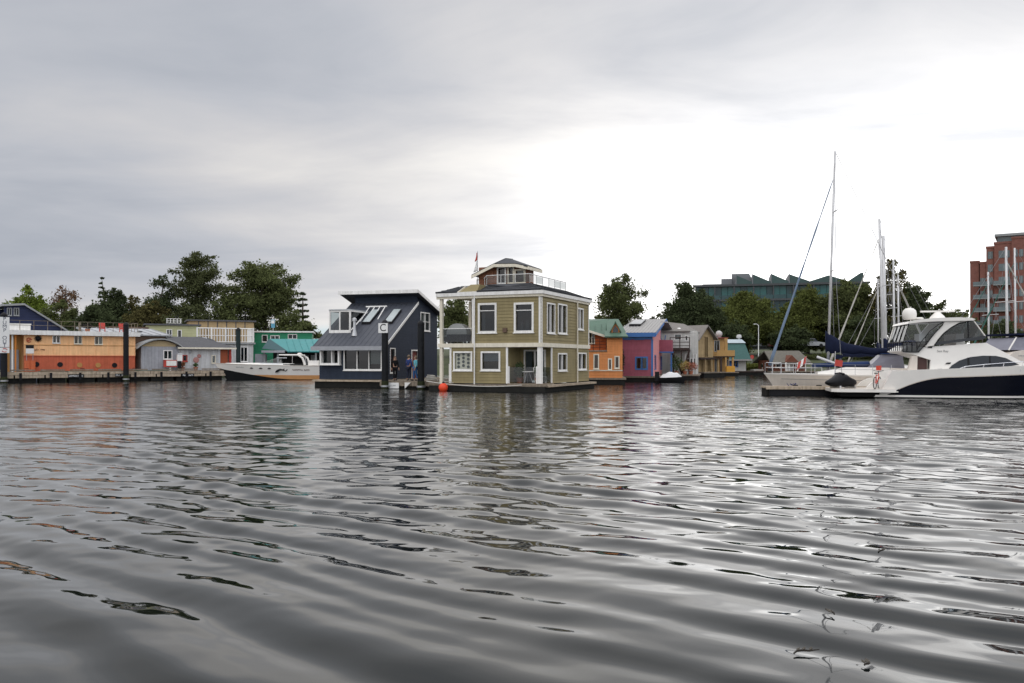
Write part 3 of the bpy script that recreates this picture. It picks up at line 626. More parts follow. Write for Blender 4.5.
for i, (px, py, m_, s_) in enumerate(((190, 352, M_steel, .16), (196, 360, mat('dusty_pink', (.4, .2, .18), .7), .3), (199, 356, mat('dusty_pink', (.4, .2, .18), .7), .2))):
    u = ac_f.u(px); z = ac_f.z(py, u); mb = MB(); mb.lathe([(s_*.6, 0), (s_, .03), (s_, .07), (s_*.5, .09)], (0, 0, 0), 12, 'y'); q = mb.build('wall_ornament', m_, wc); q.location = ac_f.pt(u, z, .1)
planter('rusty potted plant on the dock by the batten cabin', *DK.w(ac_f.u(181), 1.5), dz_, M_terra, mat('rust_plant', (.25, .10, .04), .7, .3, 8), 150, .3, .5)
planter('small grey-green potted plant under the batten cabin\'s ornaments', *DK.w(ac_f.u(194), 1.5), dz_, M_terra, M_leaf_p, 120, .25, .35)

# ------------------------------------------------------------------ further back on the left
def block(name, label, px0, px1, pyt, Y0, deg, D, m, roofm, cat='house', wins=(), fm=None, vert=None, board=None, zb=.3, ov=.25, rth=.18):
    fr = Frame(*P(px0, 360, Y0).xy, deg); f = Face(fr, (0, 0), (1, 0), (0, -1)); W = f.u(px1); zt = f.z(pyt, W/2)
    t = thing(name, label, cat, (*fr.o, 0), deg); rs = [f.rect(*w_[:4]) for w_ in wins]
    wall(t, f, zb, zt, 0, W, rs, m, vert=vert, board=board, name='front_wall')
    for r, w_ in zip(rs, wins): window(t, f, r, fm or M_white, M_pane, .08, w_[4] if len(w_) > 4 else ())
    MB().box(0, .15, .15, D, zb, zt).build('side_wall', m, t); MB().box(W-.15, W, .15, D, zb, zt).build('side_wall', m, t); MB().box(.15, W-.15, D-.15, D, zb, zt).build('rear_wall', m, t)
    MB().box(-ov, W+ov, -ov, D+ov, zt, zt+rth).build('roof', roofm, t)
    return t, f, W, zt
M_ygreen = mat('pale_yellow_green_siding', (.42, .42, .24), .75, .1)
block('pale_green_house', 'pale yellow-green flat roofed house behind the arched cabin', 146, 199, 325.5, 96, 25, 6, M_ygreen, M_greyroof, wins=((167, 171.5, 330, 337.5, (.5,)), (178, 181, 330.5, 337)), board=.3)
lr = thing('lattice_crate', 'white lattice crate on the pale green house roof', 'crate', (*P(174, 360, 97).xy, CH+(360-325)/F*97+.2), 25)
for i in range(5): MB().box(-.8+i*.37, -.72+i*.37, -.04, .0, 0, .55).build('slat', M_white, lr)
for z in (0, .25, .5): MB().box(-.85, .85, .002, .04, z, z+.06).build('cross_slat', M_white, lr)
# tan roof-deck house with white balustrade
M_tan = mat('tan_panel', (.42, .30, .16), .75, .12)
tn, tf, tW, tz = block('tan_deck_house', 'tan flat roofed upper storey behind the white balustrade', 189, 254, 321.5, 101, 25, 5, M_tan, M_greyroof, zb=4.0)
for i in range(1, 7):
    mb = MB(); tf.box(mb, tW*i/7-.05, tW*i/7+.05, 4.0, tz, .002, .05); mb.build('corner_post', M_greyroof, tn)
bl, bf2, bW, bz = block('balustrade_house', 'white house with picketed balcony above the speedboat', 197, 253, 344, 93, 25, 6, mat('grey_white_board', (.60, .60, .59), .7, .12, 3, streak=.2), M_greytrim, wins=((241, 247, 347.5, 361, (.5,)),), vert=.4)
bzt = bf2.z(328.5, bW/2)
for (x0, y0, x1, y1) in ((0, -.2, bW, -.2), (bW, -.2, bW, 5)):
    n = int(math.hypot(x1-x0, y1-y0)/.3)
    MB().path([(x0, y0, bzt), (x1, y1, bzt)], .06, 4).build('top_rail', M_white, bl); MB().path([(x0, y0, bz+.95), (x1, y1, bz+.95)], .04, 4).build('mid_rail', M_white, bl); MB().path([(x0, y0, bz+.25), (x1, y1, bz+.25)], .04, 4).build('bottom_rail', M_white, bl)
    for i in range(n+1):
        x, y = x0+(x1-x0)*i/n, y0+(y1-y0)*i/n; MB().box(x-.045, x+.045, y-.02, y+.02, bz+.2, bzt).build('picket', M_white, bl)
for i in range(5): MB().box(bW*i/4-.09, bW*i/4+.09, -.3, -.22, bz+.2, bzt+.1).build('newel_post', M_white, bl)
# dark tarpaulin hump in front of the balustrade
tp = MB(); rr = []
for i in range(9):
    a = i/8; x = -2.0+4.0*a; rr.append([(x, -.8, 0), (x, -.5, .1+.4*math.sin(math.pi*a)**.7), (x, .2, .15+.55*math.sin(math.pi*a)**.7), (x, .9, .1)])
tp.loft(rr); q = tp.build('tarpaulin_heap', mat('dark_tarp', (.03, .035, .04), .6, .2), None, smooth=True); q.location = (*P(198, 360, 91).xy, CH+(360-343)/F*91); q.rotation_euler = (0, 0, R(25))
tag(q, 'dark tarpaulin heap on the roof edge left of the white balustrade', 'tarpaulin')
# green house and teal roof
M_green = mat('emerald_siding', (.025, .22, .11), .65, .12); M_teal = mat('teal_metal_roof', (.045, .25, .25), .4, .1, 2, metal=.1)
gh, gf, gW, gz = block('green_house', 'emerald green flat roofed house with white trimmed windows behind the teal roof', 253, 312, 332.5, 106, 12, 7, M_green, M_white, wins=((262.5, 267, 335.5, 341.5), (271, 279, 336, 339.5, (.5,)), (288.5, 296.5, 334.8, 338.6, (.5,))), board=.35)
ft = Frame(*P(270, 360, 98).xy, 10)
tr = thing('teal_roofed_float_home', 'float home with broad teal metal roof behind the speedboat', 'float home', (*ft.o, 0), ft.deg)
tF = Face(ft, (0, 0), (1, 0), (0, -1)); tw_ = tF.u(330); te = tF.z(351.5, tF.u(300)); tp_ = tF.z(338, tF.u(290))
MB().slab([(tF.u(288), -.5, te), (tw_, -.5, te), (tw_, 4.5, tp_), (tF.u(267)-.3, 4.5, tp_)], .12).build('roof', M_teal, tr)
MB().slab([(tF.u(267)-.3, 4.5, tp_+.02), (tF.u(267)-.3, 4.6, tp_), (tF.u(261), 1.0, te+.35), (tF.u(288), -.5, te+.01)], .12).build('roof_hip', mat('dark_teal_roof', (.02, .07, .08), .5), tr)
for i in range(7):
    x = tF.u(290)+(tw_-tF.u(290))*i/6; MB().path([(x, -.5, te+.02), (x-.9, 4.5, tp_+.02)], .035, 4).build('roof_seam', M_teal, tr)
for px in (264.5, 278, 316): MB().box(tF.u(px)-.1, tF.u(px)+.1, -.2, 0, .3, te+.1).build('post', M_greytrim, tr)
MB().box(tF.u(262), tF.u(285), -.6, .2, te-.15, te+.12).build('fascia', M_greyb, tr)
MB().box(0, tw_, 3.4, 3.55, .3, te+.3).build('rear_wall', M_dark, tr)
for px in (301, 309):
    mb = MB(); tF.box(mb, tF.u(px), tF.u(px+6), 1.0, 2.6, -3.1, -3.05); mb.build('window', M_greytrim, tr)
MB().box(tF.u(255), tF.u(265), 0, 2.0, .3, te-.3).build('grey_shed', M_greyb, tr)
# tiny blue and white sign up on the green house roof
sg = thing('roof_sign', 'small blue and white sign standing on the green house roof', 'sign', (*P(273, 360, 107).xy, gz+.18), 0)
MB().box(-.04, .04, 0, .08, 0, .5).build('post', M_steel, sg); MB().box(-.25, .25, -.03, 0, .45, 1.5).build('panel', mat('sign_blue', (.10, .30, .42), .5), sg); MB().box(-.2, .2, -.05, -.031, 1.0, 1.4).build('white_square', M_signwhite, sg)
# ------------------------------------------------------------------ dark blue house
M_blue = mat('blue_black_siding', (.027, .036, .056), .6, .12, 3, streak=.1); M_slate = mat('slate_blue_metal_roof', (.060, .066, .082), .5, .12, 3, streak=.1)
FB = Frame((386-CX)/F*60, 60, -16)
Hb = thing('dark_blue_house', 'dark blue floating house with skylights, glass dormer and a wedge roof', 'floating house', (*FB.o, 0), FB.deg)
Wb = -FB.fx(319.5, 0); Db = 10.2; YR = 5.8
ff = Face(FB, (-Wb, 0), (1, 0), (0, -1)); fs = Face(FB, (0, 0), (0, 1), (1, 0))
zE = 3.15; zS = FB.z(303.5, 0, YR); zT = FB.z(293.5, 0, YR); zK = zT-1.45; zb = .58
tri = ff.rect(345, 381, 348.5, 369); bay = ff.rect(323.5, 340, 348, 363)
wall(Hb, ff, zb, zE, 0, Wb, [tri, bay], M_blue, board=.2, name='front_wall')
window(Hb, ff, tri, M_white, M_pane, .1, (.34, .67), blind=[(.68, .98, .25, 1)])
# shallow bay window standing off the wall
o = window(Hb, ff, bay, M_white, M_pane, .12, (.62,), proud=.35)
side = [fs.rect(390, 394.5, 349, 372), fs.rect(420.5, 429, 313.5, 330), fs.rect(411.5, 417.5, 351, 379)]
def Rfs(z): return Db if z <= zK else Db-(Db-YR)*(z-zK)/(zT-zK)
def Lfs(z): return 0 if z <= zE else (YR*(z-zE)/(zS-zE) if z < zS else YR)
wall(Hb, fs, zb, zT-.03, Lfs, Rfs, side, M_blue, board=.2, brk=(zE, zS, zK), name='side_wall')
window(Hb, fs, side[0], M_white, M_pane, .08, blind=[(0, 1, .3, 1)]); window(Hb, fs, side[1], M_white, M_pane, .09, (.5,), bars=(.5,), blind=[(0, 1, 0, 1)])
d_ = window(Hb, fs, side[2], M_white, mat('red_brown_door', (.16, .04, .03), .5), .1, sill=False, name='door')
MB().box(-Wb, -.15, Db-.15, Db, zb, zK).build('rear_wall', M_blue, Hb)
MB().ext([(0, zb), (Db-.15, zb), (Db-.15, zK), (YR, zT-.05), (YR, zS), (0, zE)], -Wb, -Wb+.15, 'x').build('side_wall', M_blue, Hb)
sl = (zS-zE)/YR
MB().slab([(-Wb-.35, -.5, zE-.5*sl+.12), (.12, -.5, zE-.5*sl+.12), (.12, YR, zS+.12), (-Wb-.35, YR, zS+.12)], .12).build('lower_roof', M_slate, Hb)
rf = [o for o in Hb.children if o.name.startswith('lower_roof')][0]
for i in range(15):
    x = -Wb-.3+i*(Wb+.4)/14; MB().path([(x, -.5, zE-.5*sl+.13), (x, YR, zS+.13)], .014, 4).build('roof_seam', M_slate, rf)
MB().box(-Wb-.4, .16, -.6, -.502, zE-.5*sl-.16, zE-.5*sl+.14).build('gutter', mat('grey_gutter', (.33, .34, .36), .5), Hb)
MB().prism([(.125, -.5, zE-.5*sl-.06), (.125, YR, zS-.06), (.125, YR, zS+.15), (.125, -.5, zE-.5*sl+.15)], [(.17, -.5, zE-.5*sl-.06), (.17, YR, zS-.06), (.17, YR, zS+.15), (.17, -.5, zE-.5*sl+.15)]).build('bargeboard', M_white, Hb)
# clerestory band
cl_ = Face(FB, (-Wb, YR), (1, 0), (0, -1))
wall(Hb, cl_, zS+.1, zT-.02, 0, Wb-.02, [], M_blue, board=.2, name='clerestory_wall')
# upper wedge roof, overhanging forwards
su = (zT-zK)/(Db-YR); yF = YR-.9
top = lambda y: zT-(y-YR)*su*.9 if y > YR else zT+(YR-y)*.02
MB().slab([(-Wb-1.0, yF, zT+.2), (.45, yF, zT+.2), (.45, Db+.5, zT+.2-(Db+.5-yF)*su*.82), (-Wb-1.0, Db+.5, zT+.2-(Db+.5-yF)*su*.82)], .16).build('upper_roof', M_slate, Hb)
MB().box(-Wb-1.02, .47, yF-.06, yF-.003, zT-.03, zT+.24).build('roof_fascia', M_white, Hb)
zq = zT+.2-(Db+.5-yF)*su*.82
MB().prism([(.453, yF, zT+.0), (.453, Db+.5, zq-.2), (.453, Db+.5, zq+.03), (.453, yF, zT+.23)], [(.5, yF, zT+.0), (.5, Db+.5, zq-.2), (.5, Db+.5, zq+.03), (.5, yF, zT+.23)]).build('bargeboard', M_white, Hb)
# skylights
for px0, px1 in ((361.5, 371), (383.5, 393)):
    y0, y1 = 2.5, 4.3; x0 = FB.fx(px0, y0); x1 = FB.fx(px1-1, y0); z0, z1 = zE+sl*y0+.12, zE+sl*y1+.12
    MB().hexa([(x0,y0,z0),(x1,y0,z0),(x1,y1,z1),(x0,y1,z1),(x0,y0,z0+.2),(x1,y0,z0+.2),(x1,y1,z1+.2),(x0,y1,z1+.2)]).build('skylight', M_black, Hb)
    MB().slab([(x0+.06, y0+.04, z0+.225), (x1-.06, y0+.04, z0+.225), (x1-.06, y1-.04, z1+.225), (x0+.06, y1-.04, z1+.225)], .02).build('pane', mat('skylight_glass', (.36, .40, .40), .12, .1), [q for q in Hb.children if q.name.startswith('skylight')][-1])
# glass dormer on the left of the roof
yd = 1.35; xa, xb = FB.fx(329, yd), FB.fx(350.5, yd); zd0 = zE+sl*yd+.12; zd1 = FB.z(310.5, xa, yd); ye = (zd1-zE)/sl+.3; yk = 4.2
dm = MB()
for a in ((xa, xb, zd0-.1, zd0+.22), (xa, xb, zd1-.12, zd1), (xa, xa+.12, zd0+.22, zd1-.12), (xb-.12, xb, zd0+.22, zd1-.12), ((xa+xb)/2-.05, (xa+xb)/2+.05, zd0+.22, zd1-.12)): dm.box(a[0], a[1], yd, yd+.1, a[2], a[3])
dm.box(xb-.1, xb, yd+.1, yk, zd1-.1, zd1); dm.box(xa, xa+.1, yd+.1, yk, zd1-.1, zd1)
dmo = dm.build('dormer', M_white, Hb)
for a, b in ((xa+.12, (xa+xb)/2-.05), ((xa+xb)/2+.05, xb-.12)): MB().box(a, b, yd+.05, yd+.06, zd0+.22, zd1-.12).build('pane', M_pane, dmo)
MB().box(xa, xb, yd-.05, yk+.6, zd1+.002, zd1+.08).build('dormer_roof', mat('pale_dormer_roof', (.42, .44, .45), .4), dmo)
MB().prism([(xb-.02, yd+.1, zd0+.1), (xb-.02, yk, zd1-.12), (xb-.02, yd+.1, zd1-.1)], [(xb-.035, yd+.1, zd0+.1), (xb-.035, yk, zd1-.12), (xb-.035, yd+.1, zd1-.1)]).build('side_pane', M_pane, dmo)
MB().path([(xb-.02, yd+.1, zd0+.2), (xb-.02, yk, zd1)], .06, 4).build('side_frame', M_white, dmo)
# sloping frame of the second light beside it
for i in range(4):
    x = xb+.0+i*.45; MB().path([(x, 2.9+i*.1, zE+sl*(2.9+i*.1)+.14), (x, 4.6, zE+sl*4.6+.42)], .05, 4).build('light_frame', M_white, dmo)
MB().path([(xb-.3, 4.6, zE+sl*4.6+.42), (xb+1.5, 4.6, zE+sl*4.6+.42)], .06, 4).build('light_frame', M_white, dmo)
# flue
yv = .95; xv = FB.fx(354.5, yv); zv = zE+sl*yv+.1
MB().lathe([(.22, 0), (.14, .35), (.11, .5), (.11, 1.1), (.17, 1.12), (.17, 1.3), (.05, 1.38)], (xv, yv, zv), 14).build('flue', mat('galvanised_steel', (.5, .51, .52), .35, .1, 4, metal=.5), Hb, smooth=True)
# float under the house
MB().box(-Wb-.2, .25, -.35, Db+.2, -.4, .42).build('float', M_float, Hb)
MB().box(-Wb-.35, .3, -.5, Db+.3, .42, .55).build('deck_edge', M_wood2, Hb)

# ------------------------------------------------------------------ walkway between the two houses
WK = Frame(FB.o[0]+.4, 57.6, -20)
wk = thing('walkway_float', 'wooden walkway float between the blue house and the beige house', 'dock', (*WK.o, 0), WK.deg)
wkx = WK.fx(452, 0)
for i in range(9):
    a = -.5+i*(wkx+.6)/9; b = -.5+(i+1)*(wkx+.6)/9-.02
    bx('deck_section', M_wood, wk, a, b, 0, 2.2, .42, .55); bx('fascia_board', M_wood, wk, a, b, -.06, -.003, .2, .5)
bx('float', M_float, wk, -.4, wkx, .1, 2.1, -.4, .415)
bx('side_walk', M_wood, wk, .3, 2.0, 2.25, 11.5, .40, .53); bx('float', M_float, wk, .4, 1.9, 2.3, 11.4, -.4, .395)
wf = Face(WK, (0, -.06), (1, 0), (0, -1)); r = wf.rect(383, 399, 382.6, 388.3)
mb = MB(); wf.box(mb, *r, .002, .05); nb_ = tag(mb.build('dock_name_board', M_signwhite, wk), None)
scribble('lettering', wf, (r[0]+.22, r[1]-.22, r[2]+.14, r[3]-.13), .051, mat('grey_letter', (.3, .32, .32), .6), nb_, 10, 5)
r2 = wf.rect(405.5, 411.5, 382.5, 388.5)
mb = MB(); mb.prism([wf.pt(r2[0], r2[3], .05), wf.pt(r2[1], r2[3], .05), wf.pt(r2[0], r2[2], .05)], [wf.pt(r2[0], r2[3], .12), wf.pt(r2[1], r2[3], .12), wf.pt(r2[0], r2[2], .12)]); mb.build('corner_fender', M_white, wk)
def postC(): 
    X, Y_ = WK.w(WK.fx(385, -.35), -.35); t = piling('black piling with the white C board at the blue house corner', X, Y_, 2+(360-323)/F*57.5, .235, -20)
    z0, z1 = CH+(360-333)/F*Y_, CH+(360-323.3)/F*Y_
    MB().box(-.36, .36, -.29, -.25, z0, z1).build('letter_board', M_signwhite, t); q = [c for c in t.children if c.name.startswith('letter_board')][0]
    text('letter', 'C', .72, (0, -.297, (z0+z1)/2), (R(90), 0, 0), M_signblack, q)
postC()
X, Y_ = WK.w(WK.fx(421, -.35), -.35); piling('bare black piling between the blue and beige houses', X, Y_, 2+(360-323.5)/F*Y_, .235)
# ------------------------------------------------------------------ beige two-storey house
M_sage = mat('khaki_siding', (.26, .215, .108), .7, .16, .8, streak=.07); M_shin = mat('dark_slate_tiles', (.055, .058, .065), .7, .2, 6)
M_clear = glass('clear_glass', (.82, .86, .86))
FG = Frame(1.81, 51.6, -24)
W = -FG.fx(440, 0); D = FG.fy(588.5, 0)
G = thing('beige_house', 'khaki two-storey floating house with roof deck, white trim and corner porch', 'floating house', (*FG.o, 0), FG.deg)
gf_ = Face(FG, (-W, 0), (1, 0), (0, -1)); gs = Face(FG, (0, 0), (0, 1), (1, 0))
zd, zb0, zb1, zf0, zf1 = .50, 2.82, 3.08, 6.15, 6.42
# lower storey, front wall (left of the porch)
ul0, ul1 = gf_.u(450), gf_.u(508)
lw = [gf_.rect(455, 471, 353, 369), gf_.rect(482.5, 499, 353, 369)]
wall(G, gf_, zd, zb0, ul0, ul1, lw, M_sage, board=.2, name='front_wall')
window(G, gf_, lw[0], M_white, mat('patterned_screen', (.42, .43, .36), .6, .1), .11); pw = [q for q in G.children if q.name.startswith('window')][-1]
for i in range(3):
    for j in range(4):
        u = lw[0][0]+(lw[0][1]-lw[0][0])*(.2+.3*i); z = lw[0][2]+(lw[0][3]-lw[0][2])*(.14+.24*j)
        mb = MB(); mb.lathe([(.1, 0), (.09, .02)], (0, 0, 0), 10, 'y'); q = mb.build('dot', mat('dark_dot', (.09, .10, .10), .7), pw); q.location = gf_.pt(u, z+(.08 if i % 2 else 0), -.06)
window(G, gf_, lw[1], M_white, M_pane, .11, blind=[(0, 1, .48, 1)], bm=mat('sky_blue_blind', (.42, .47, .55), .7))
# upper storey
uu0 = gf_.u(472)
uw = [gf_.rect(480, 495, 305, 331), gf_.rect(516, 532, 304.5, 330.5)]
wall(G, gf_, zb1, zf0, uu0, W, uw, M_sage, board=.2, name='front_wall')
for i, r in enumerate(uw): window(G, gf_, r, M_white, M_pane, .13, bars=(.78,), blind=[(.1, .3, 0, .7)] if i == 0 else [(.25, .4, 0, .35), (.55, .75, 0, .4)], bm=mat('room_thing', (.3, .28, .25), .8))
su_ = [gs.rect(547, 554, 304.5, 332), gs.rect(558, 566, 305.5, 332.5), gs.rect(577.5, 582.5, 309.5, 328.5)]
wall(G, gs, zb1, zf0, 0, D, su_, M_sage, board=.2, name='side_wall')
for i, r in enumerate(su_): window(G, gs, r, M_white, M_pane, .1, (.5,), blind=[(.5, .8, .3, .6)] if i < 2 else None)
up = gs.u(551)
sw = [gs.rect(558, 566, 354.5, 369.5), gs.rect(578, 585.5, 354, 368.5)]
wall(G, gs, zd, zb0, up, D, sw, M_sage, board=.2, name='side_wall')
for r in sw: window(G, gs, r, M_white, M_pane, .1, (.5,), blind=[(.0, .3, .2, .6)])
# porch recess
dp_ = 2.0; xp = ul1-W
pface = Face(FG, (xp, dp_), (1, 0), (0, -1))
dr = (.35, -xp-.55, zd, zb0-.25)
wall(G, pface, zd, zb0, -.1, -xp-.1, [dr], M_sage, board=.2, name='porch_wall')
o = window(G, pface, dr, M_white, M_pane, .1, (.5,), sill=False, name='sliding_door')
MB().box(xp-.15, xp, .0+.16, dp_, zd, zb0).build('porch_wall', M_sage, G); MB().box(-.16, -.001, up, up+.15, zd, zb0).build('porch_wall', M_sage, G)
MB().box(-.24, .03, -.03, .24, zd, zb0).build('corner_post', M_white, G)
bx('porch_deck', M_wood, G, xp, .1, -.12, dp_, zd-.08, zd+.02)
for a in (.002,): # glass balustrade of the porch
    for x0, x1 in ((xp+.1, xp+.1+(-xp-.45)/2-.02), (xp+.1+(-xp-.45)/2+.02, -.35)): bx('glass_panel', M_clear, G, x0, x1, .02, .035, zd+.1, zd+1.05)
    bx('balustrade_post', M_white, G, xp+.02, xp+.1, -.02, .06, zd, zd+1.1); bx('balustrade_post', M_white, G, -.33, -.26, -.02, .06, zd, zd+1.1)
    bx('glass_panel', M_clear, G, -.03, -.015, .35, up-.1, zd+.1, zd+1.05)
# things on the porch
tb = thing('porch_table', 'small white table with objects on the beige house porch', 'table', (*FG.w(xp+1.0, .9), zd+.02), -24)
MB().lathe([(.38, .70), (.4, .72), (.4, .75), (.38, .76)], (0, 0, 0), 18).build('table_top', M_white, tb)
for k in range(3): MB().path([(.08*math.cos(k*2.1), .08*math.sin(k*2.1), .7), (.32*math.cos(k*2.1), .32*math.sin(k*2.1), 0)], .02, 6).build('leg', M_steel, tb)
chair('white chair beside the small table on the beige house porch', *FG.w(xp+1.75, 1.2), zd+.02, 40, M_white)
planter('leafy potted plant at the left of the beige house porch', *FG.w(xp+.45, .8), zd+.02, M_terra, M_leaf_p, 260, .35, .9)
planter('potted plant at the right of the beige house porch', *FG.w(-.55, .9), zd+.02, M_terra, M_leaf_p, 200, .3, .7)
# bands, corners, fascia
for (u0, u1) in ((0, W),):
    mb = MB(); gf_.box(mb, -.12, W+.1, zb0, zb1, -.15, .1); mb.build('band_board', M_trim, G)
    mb = MB(); gf_.box(mb, -.2, W+.2, zf0, zf1, -.2, .2); mb.build('fascia', M_white, G)
    mb = MB(); gf_.box(mb, -.2, W+.1, zf0-.16, zf0-.003, .036, .12); mb.build('frieze', M_trim, G)
mb = MB(); gs.box(mb, .16, D+.1, zb0, zb1, -.15, .1); mb.build('band_board', M_trim, G)
mb = MB(); gs.box(mb, .21, D+.2, zf0, zf1, -.2, .2); mb.build('fascia', M_white, G)
mb = MB(); gs.box(mb, -.1, D+.1, zf0-.16, zf0-.003, .036, .12); mb.build('frieze', M_trim, G)
def corner(fa, u, z0, z1, w_=.13): mb = MB(); fa.box(mb, u-w_/2, u+w_/2, z0, z1, -.02, .05); mb.build('corner_board', M_white, G)
corner(gf_, W-.07, zb1, zf0-.16); corner(gf_, uu0+.08, zb1, zf0-.16); corner(gf_, ul1-.06, zd, zb0); corner(gf_, ul0+.06, zd, zb0); corner(gs, up+.06, zd, zb0); corner(gs, .07, zb1, zf0-.16); corner(gs, D-.06, zb1, zf0)
# ceilings, floors, hidden walls
bx('upper_floor', M_trim, G, -W+.1, -.16, .16, D-.2, zb0+.02, zb1-.02); bx('balcony_ceiling', M_trim, G, -W, -.21, .21, D-.1, zf0+.02, zf0+.14)
MB().box(uu0-W, uu0-W+.15, .16, D-.2, zb1, zf0).build('side_wall', M_sage, G); MB().box(ul0-W, ul0-W+.15, .16, D-.2, zd, zb0).build('side_wall', M_sage, G)
MB().box(uu0-W, -.2, D-.18, D, zd, zf0).build('rear_wall', M_sage, G)
# balcony posts and rail at the left
for z0, z1, m_ in ((zd-.05, zb0, M_trim), (zb1, zf0-.02, M_trim)):
    MB().box(-W, -W+.2, -.05, .15, z0, z1).build('balcony_post', m_, G); MB().box(-W, -W+.2, D*.45, D*.45+.2, z0, z1).build('balcony_post', m_, G)
xw = uu0-W
MB().box(xw-.55, xw-.3, 3.4, 3.65, zb1, zf0).build('balcony_post', M_brown, G)
MB().box(-W+.55, -W+.8, .2, .45, zd, zd+1.25).build('gate_post', M_white, G); MB().box(-W+.75, -W+.85, .2, .3, zd, zb0).build('gate_post', M_trim, G)
bx('glass_panel', M_clear, G, -W+.25, xw-.1, .02, .035, zb1+.08, zb1+.95); bx('hand_rail', M_white, G, -W+.2, xw, .0, .06, zb1+.955, zb1+1.0)
bx('glass_panel', M_clear, G, -W+.03, -W+.045, .2, D*.45, zb1+.08, zb1+.95)
# barbecue under a grey cover on the balcony
bq = thing('covered_barbecue', 'domed grey cover over a barbecue on the beige house balcony', 'barbecue', (*FG.w(FG.fx(459, .9), .9), zb1), -24)
mb = MB(); rr = []
for i in range(11):
    a = math.pi*i/10; rr.append((math.cos(a), math.sin(a)))
mb.loft([[(x*.78, y, .62+z*.72) for x, z in rr] for y in (-.35, .35)]); mb.build('lid', mat('grey_cover', (.33, .34, .33), .5, .12), bq, smooth=True)
MB().box(-.74, .74, -.34, .34, .18, .615).build('body', M_black, bq)
for a in (-.6, .6):
    for b in (-.25, .25): MB().box(a-.05, a+.05, b-.05, b+.05, 0, .18).build('leg', M_black, bq)
MB().box(-1.15, -.76, -.25, .25, .5, .56).build('side_shelf', M_steel, bq)
# skirt roof: rows of tiles sloping up to the roof deck
zq1 = 6.98; ins = 1.25; us = gf_.u(478)-W
def skirt(p, q, p2, q2, name='skirt_roof'):
    o = MB().slab([p, q, q2, p2], .08).build(name, M_shin, G); n = 5
    for i in range(n):
        a, b = i/n, (i+1)/n
        l = lambda s, t_, k: Vector(s).lerp(Vector(t_), k)
        A, B, C, D_ = l(p, p2, a), l(q, q2, a), l(q, q2, b), l(p, p2, b); nn_ = (B-A).cross(D_-A).normalized()
        MB().hexa([A+nn_*.005, B+nn_*.005, C+nn_*.005, D_+nn_*.005, A+nn_*.06, B+nn_*.06, C+nn_*.02, D_+nn_*.02]).build('tile_course', M_shin, o)
e = .22
skirt((us, -e, zf1), (e, -e, zf1), (-ins, ins, zq1), (us, ins, zq1)) if False else skirt((us, -e, zf1), (e, -e, zf1), (-ins, ins-.0, zq1), (us, ins, zq1))
skirt((e, -e, zf1), (e, D+e, zf1), (-ins, D-ins, zq1), (-ins, ins, zq1))
ux = gf_.u(458.5)-W
skirt((-W-e, -e, zf1), (ux, -e, zf1), (ux, .9, zq1-.1), (-W+.9, .9, zq1-.1)); skirt((-W-e, D+e, zf1), (-W-e, -e, zf1), (-W+.9, .9, zq1-.1), (-W+.9, D-.9, zq1-.1))
MB().hexa([(ux+.1,-.1,zf1),(us-.03,-.1,zf1),(us-.03,1.2,zf1),(ux+.1,1.2,zf1),(ux+.75,.3,zf1+.5),(us-.03,.3,zf1+.5),(us-.03,1.2,zf1+.5),(ux+.75,1.2,zf1+.5)]).build('tan_parapet', M_sage, G)
MB().prism([(ux+.003, -e, zf1), (ux+.003, .9, zq1-.1), (ux+.003, .9, zf1)], [(ux+.05, -e, zf1), (ux+.05, .9, zq1-.1), (ux+.05, .9, zf1)]).build('skirt_end', M_trim, G)
bx('roof_deck', M_greytrim, G, -W+.9, -ins, ins+.0, D-ins, zq1-.2, zq1-.03)
# glass railing round the roof deck
def glass_rail(pts, h, z, m):
    for (x0, y0), (x1, y1) in zip(pts[:-1], pts[1:]):
        n = max(1, round(math.hypot(x1-x0, y1-y0)/1.15)); d = Vector((x1-x0, y1-y0, 0)).normalized(); nn_ = Vector((-d.y, d.x, 0))*.006
        MB().path([(x0, y0, z+h), (x1, y1, z+h)], .03, 6).build('hand_rail', m, G)
        for i in range(n+1):
            p = Vector((x0, y0, z)).lerp(Vector((x1, y1, z)), i/n); MB().path([p, p+Vector((0, 0, h))], .022, 6).build('rail_post', m, G)
            if i < n:
                q = Vector((x0, y0, z)).lerp(Vector((x1, y1, z)), (i+1)/n); a, b = p+d*.03, q-d*.03
                MB().prism([a-nn_+Vector((0, 0, .1)), b-nn_+Vector((0, 0, .1)), b-nn_+Vector((0, 0, h-.06)), a-nn_+Vector((0, 0, h-.06))], [a+nn_+Vector((0, 0, .1)), b+nn_+Vector((0, 0, .1)), b+nn_+Vector((0, 0, h-.06)), a+nn_+Vector((0, 0, h-.06))]).build('glass_panel', M_clear, G)
M_rail = mat('white_rail', (.6, .6, .58), .4)
glass_rail([(us, ins+.05), (-ins-.05, ins+.05), (-ins-.05, D-ins)], .62, zq1-.03, M_rail)
glass_rail([(ux-.2, ins+2.2), (-W+1.0, ins+2.2), (-W+1.0, D-ins)], .62, zq1-.03, M_rail); glass_rail([(us, ins+.05), (ux+.1, ins+2.2)], .62, zq1-.03, M_rail)
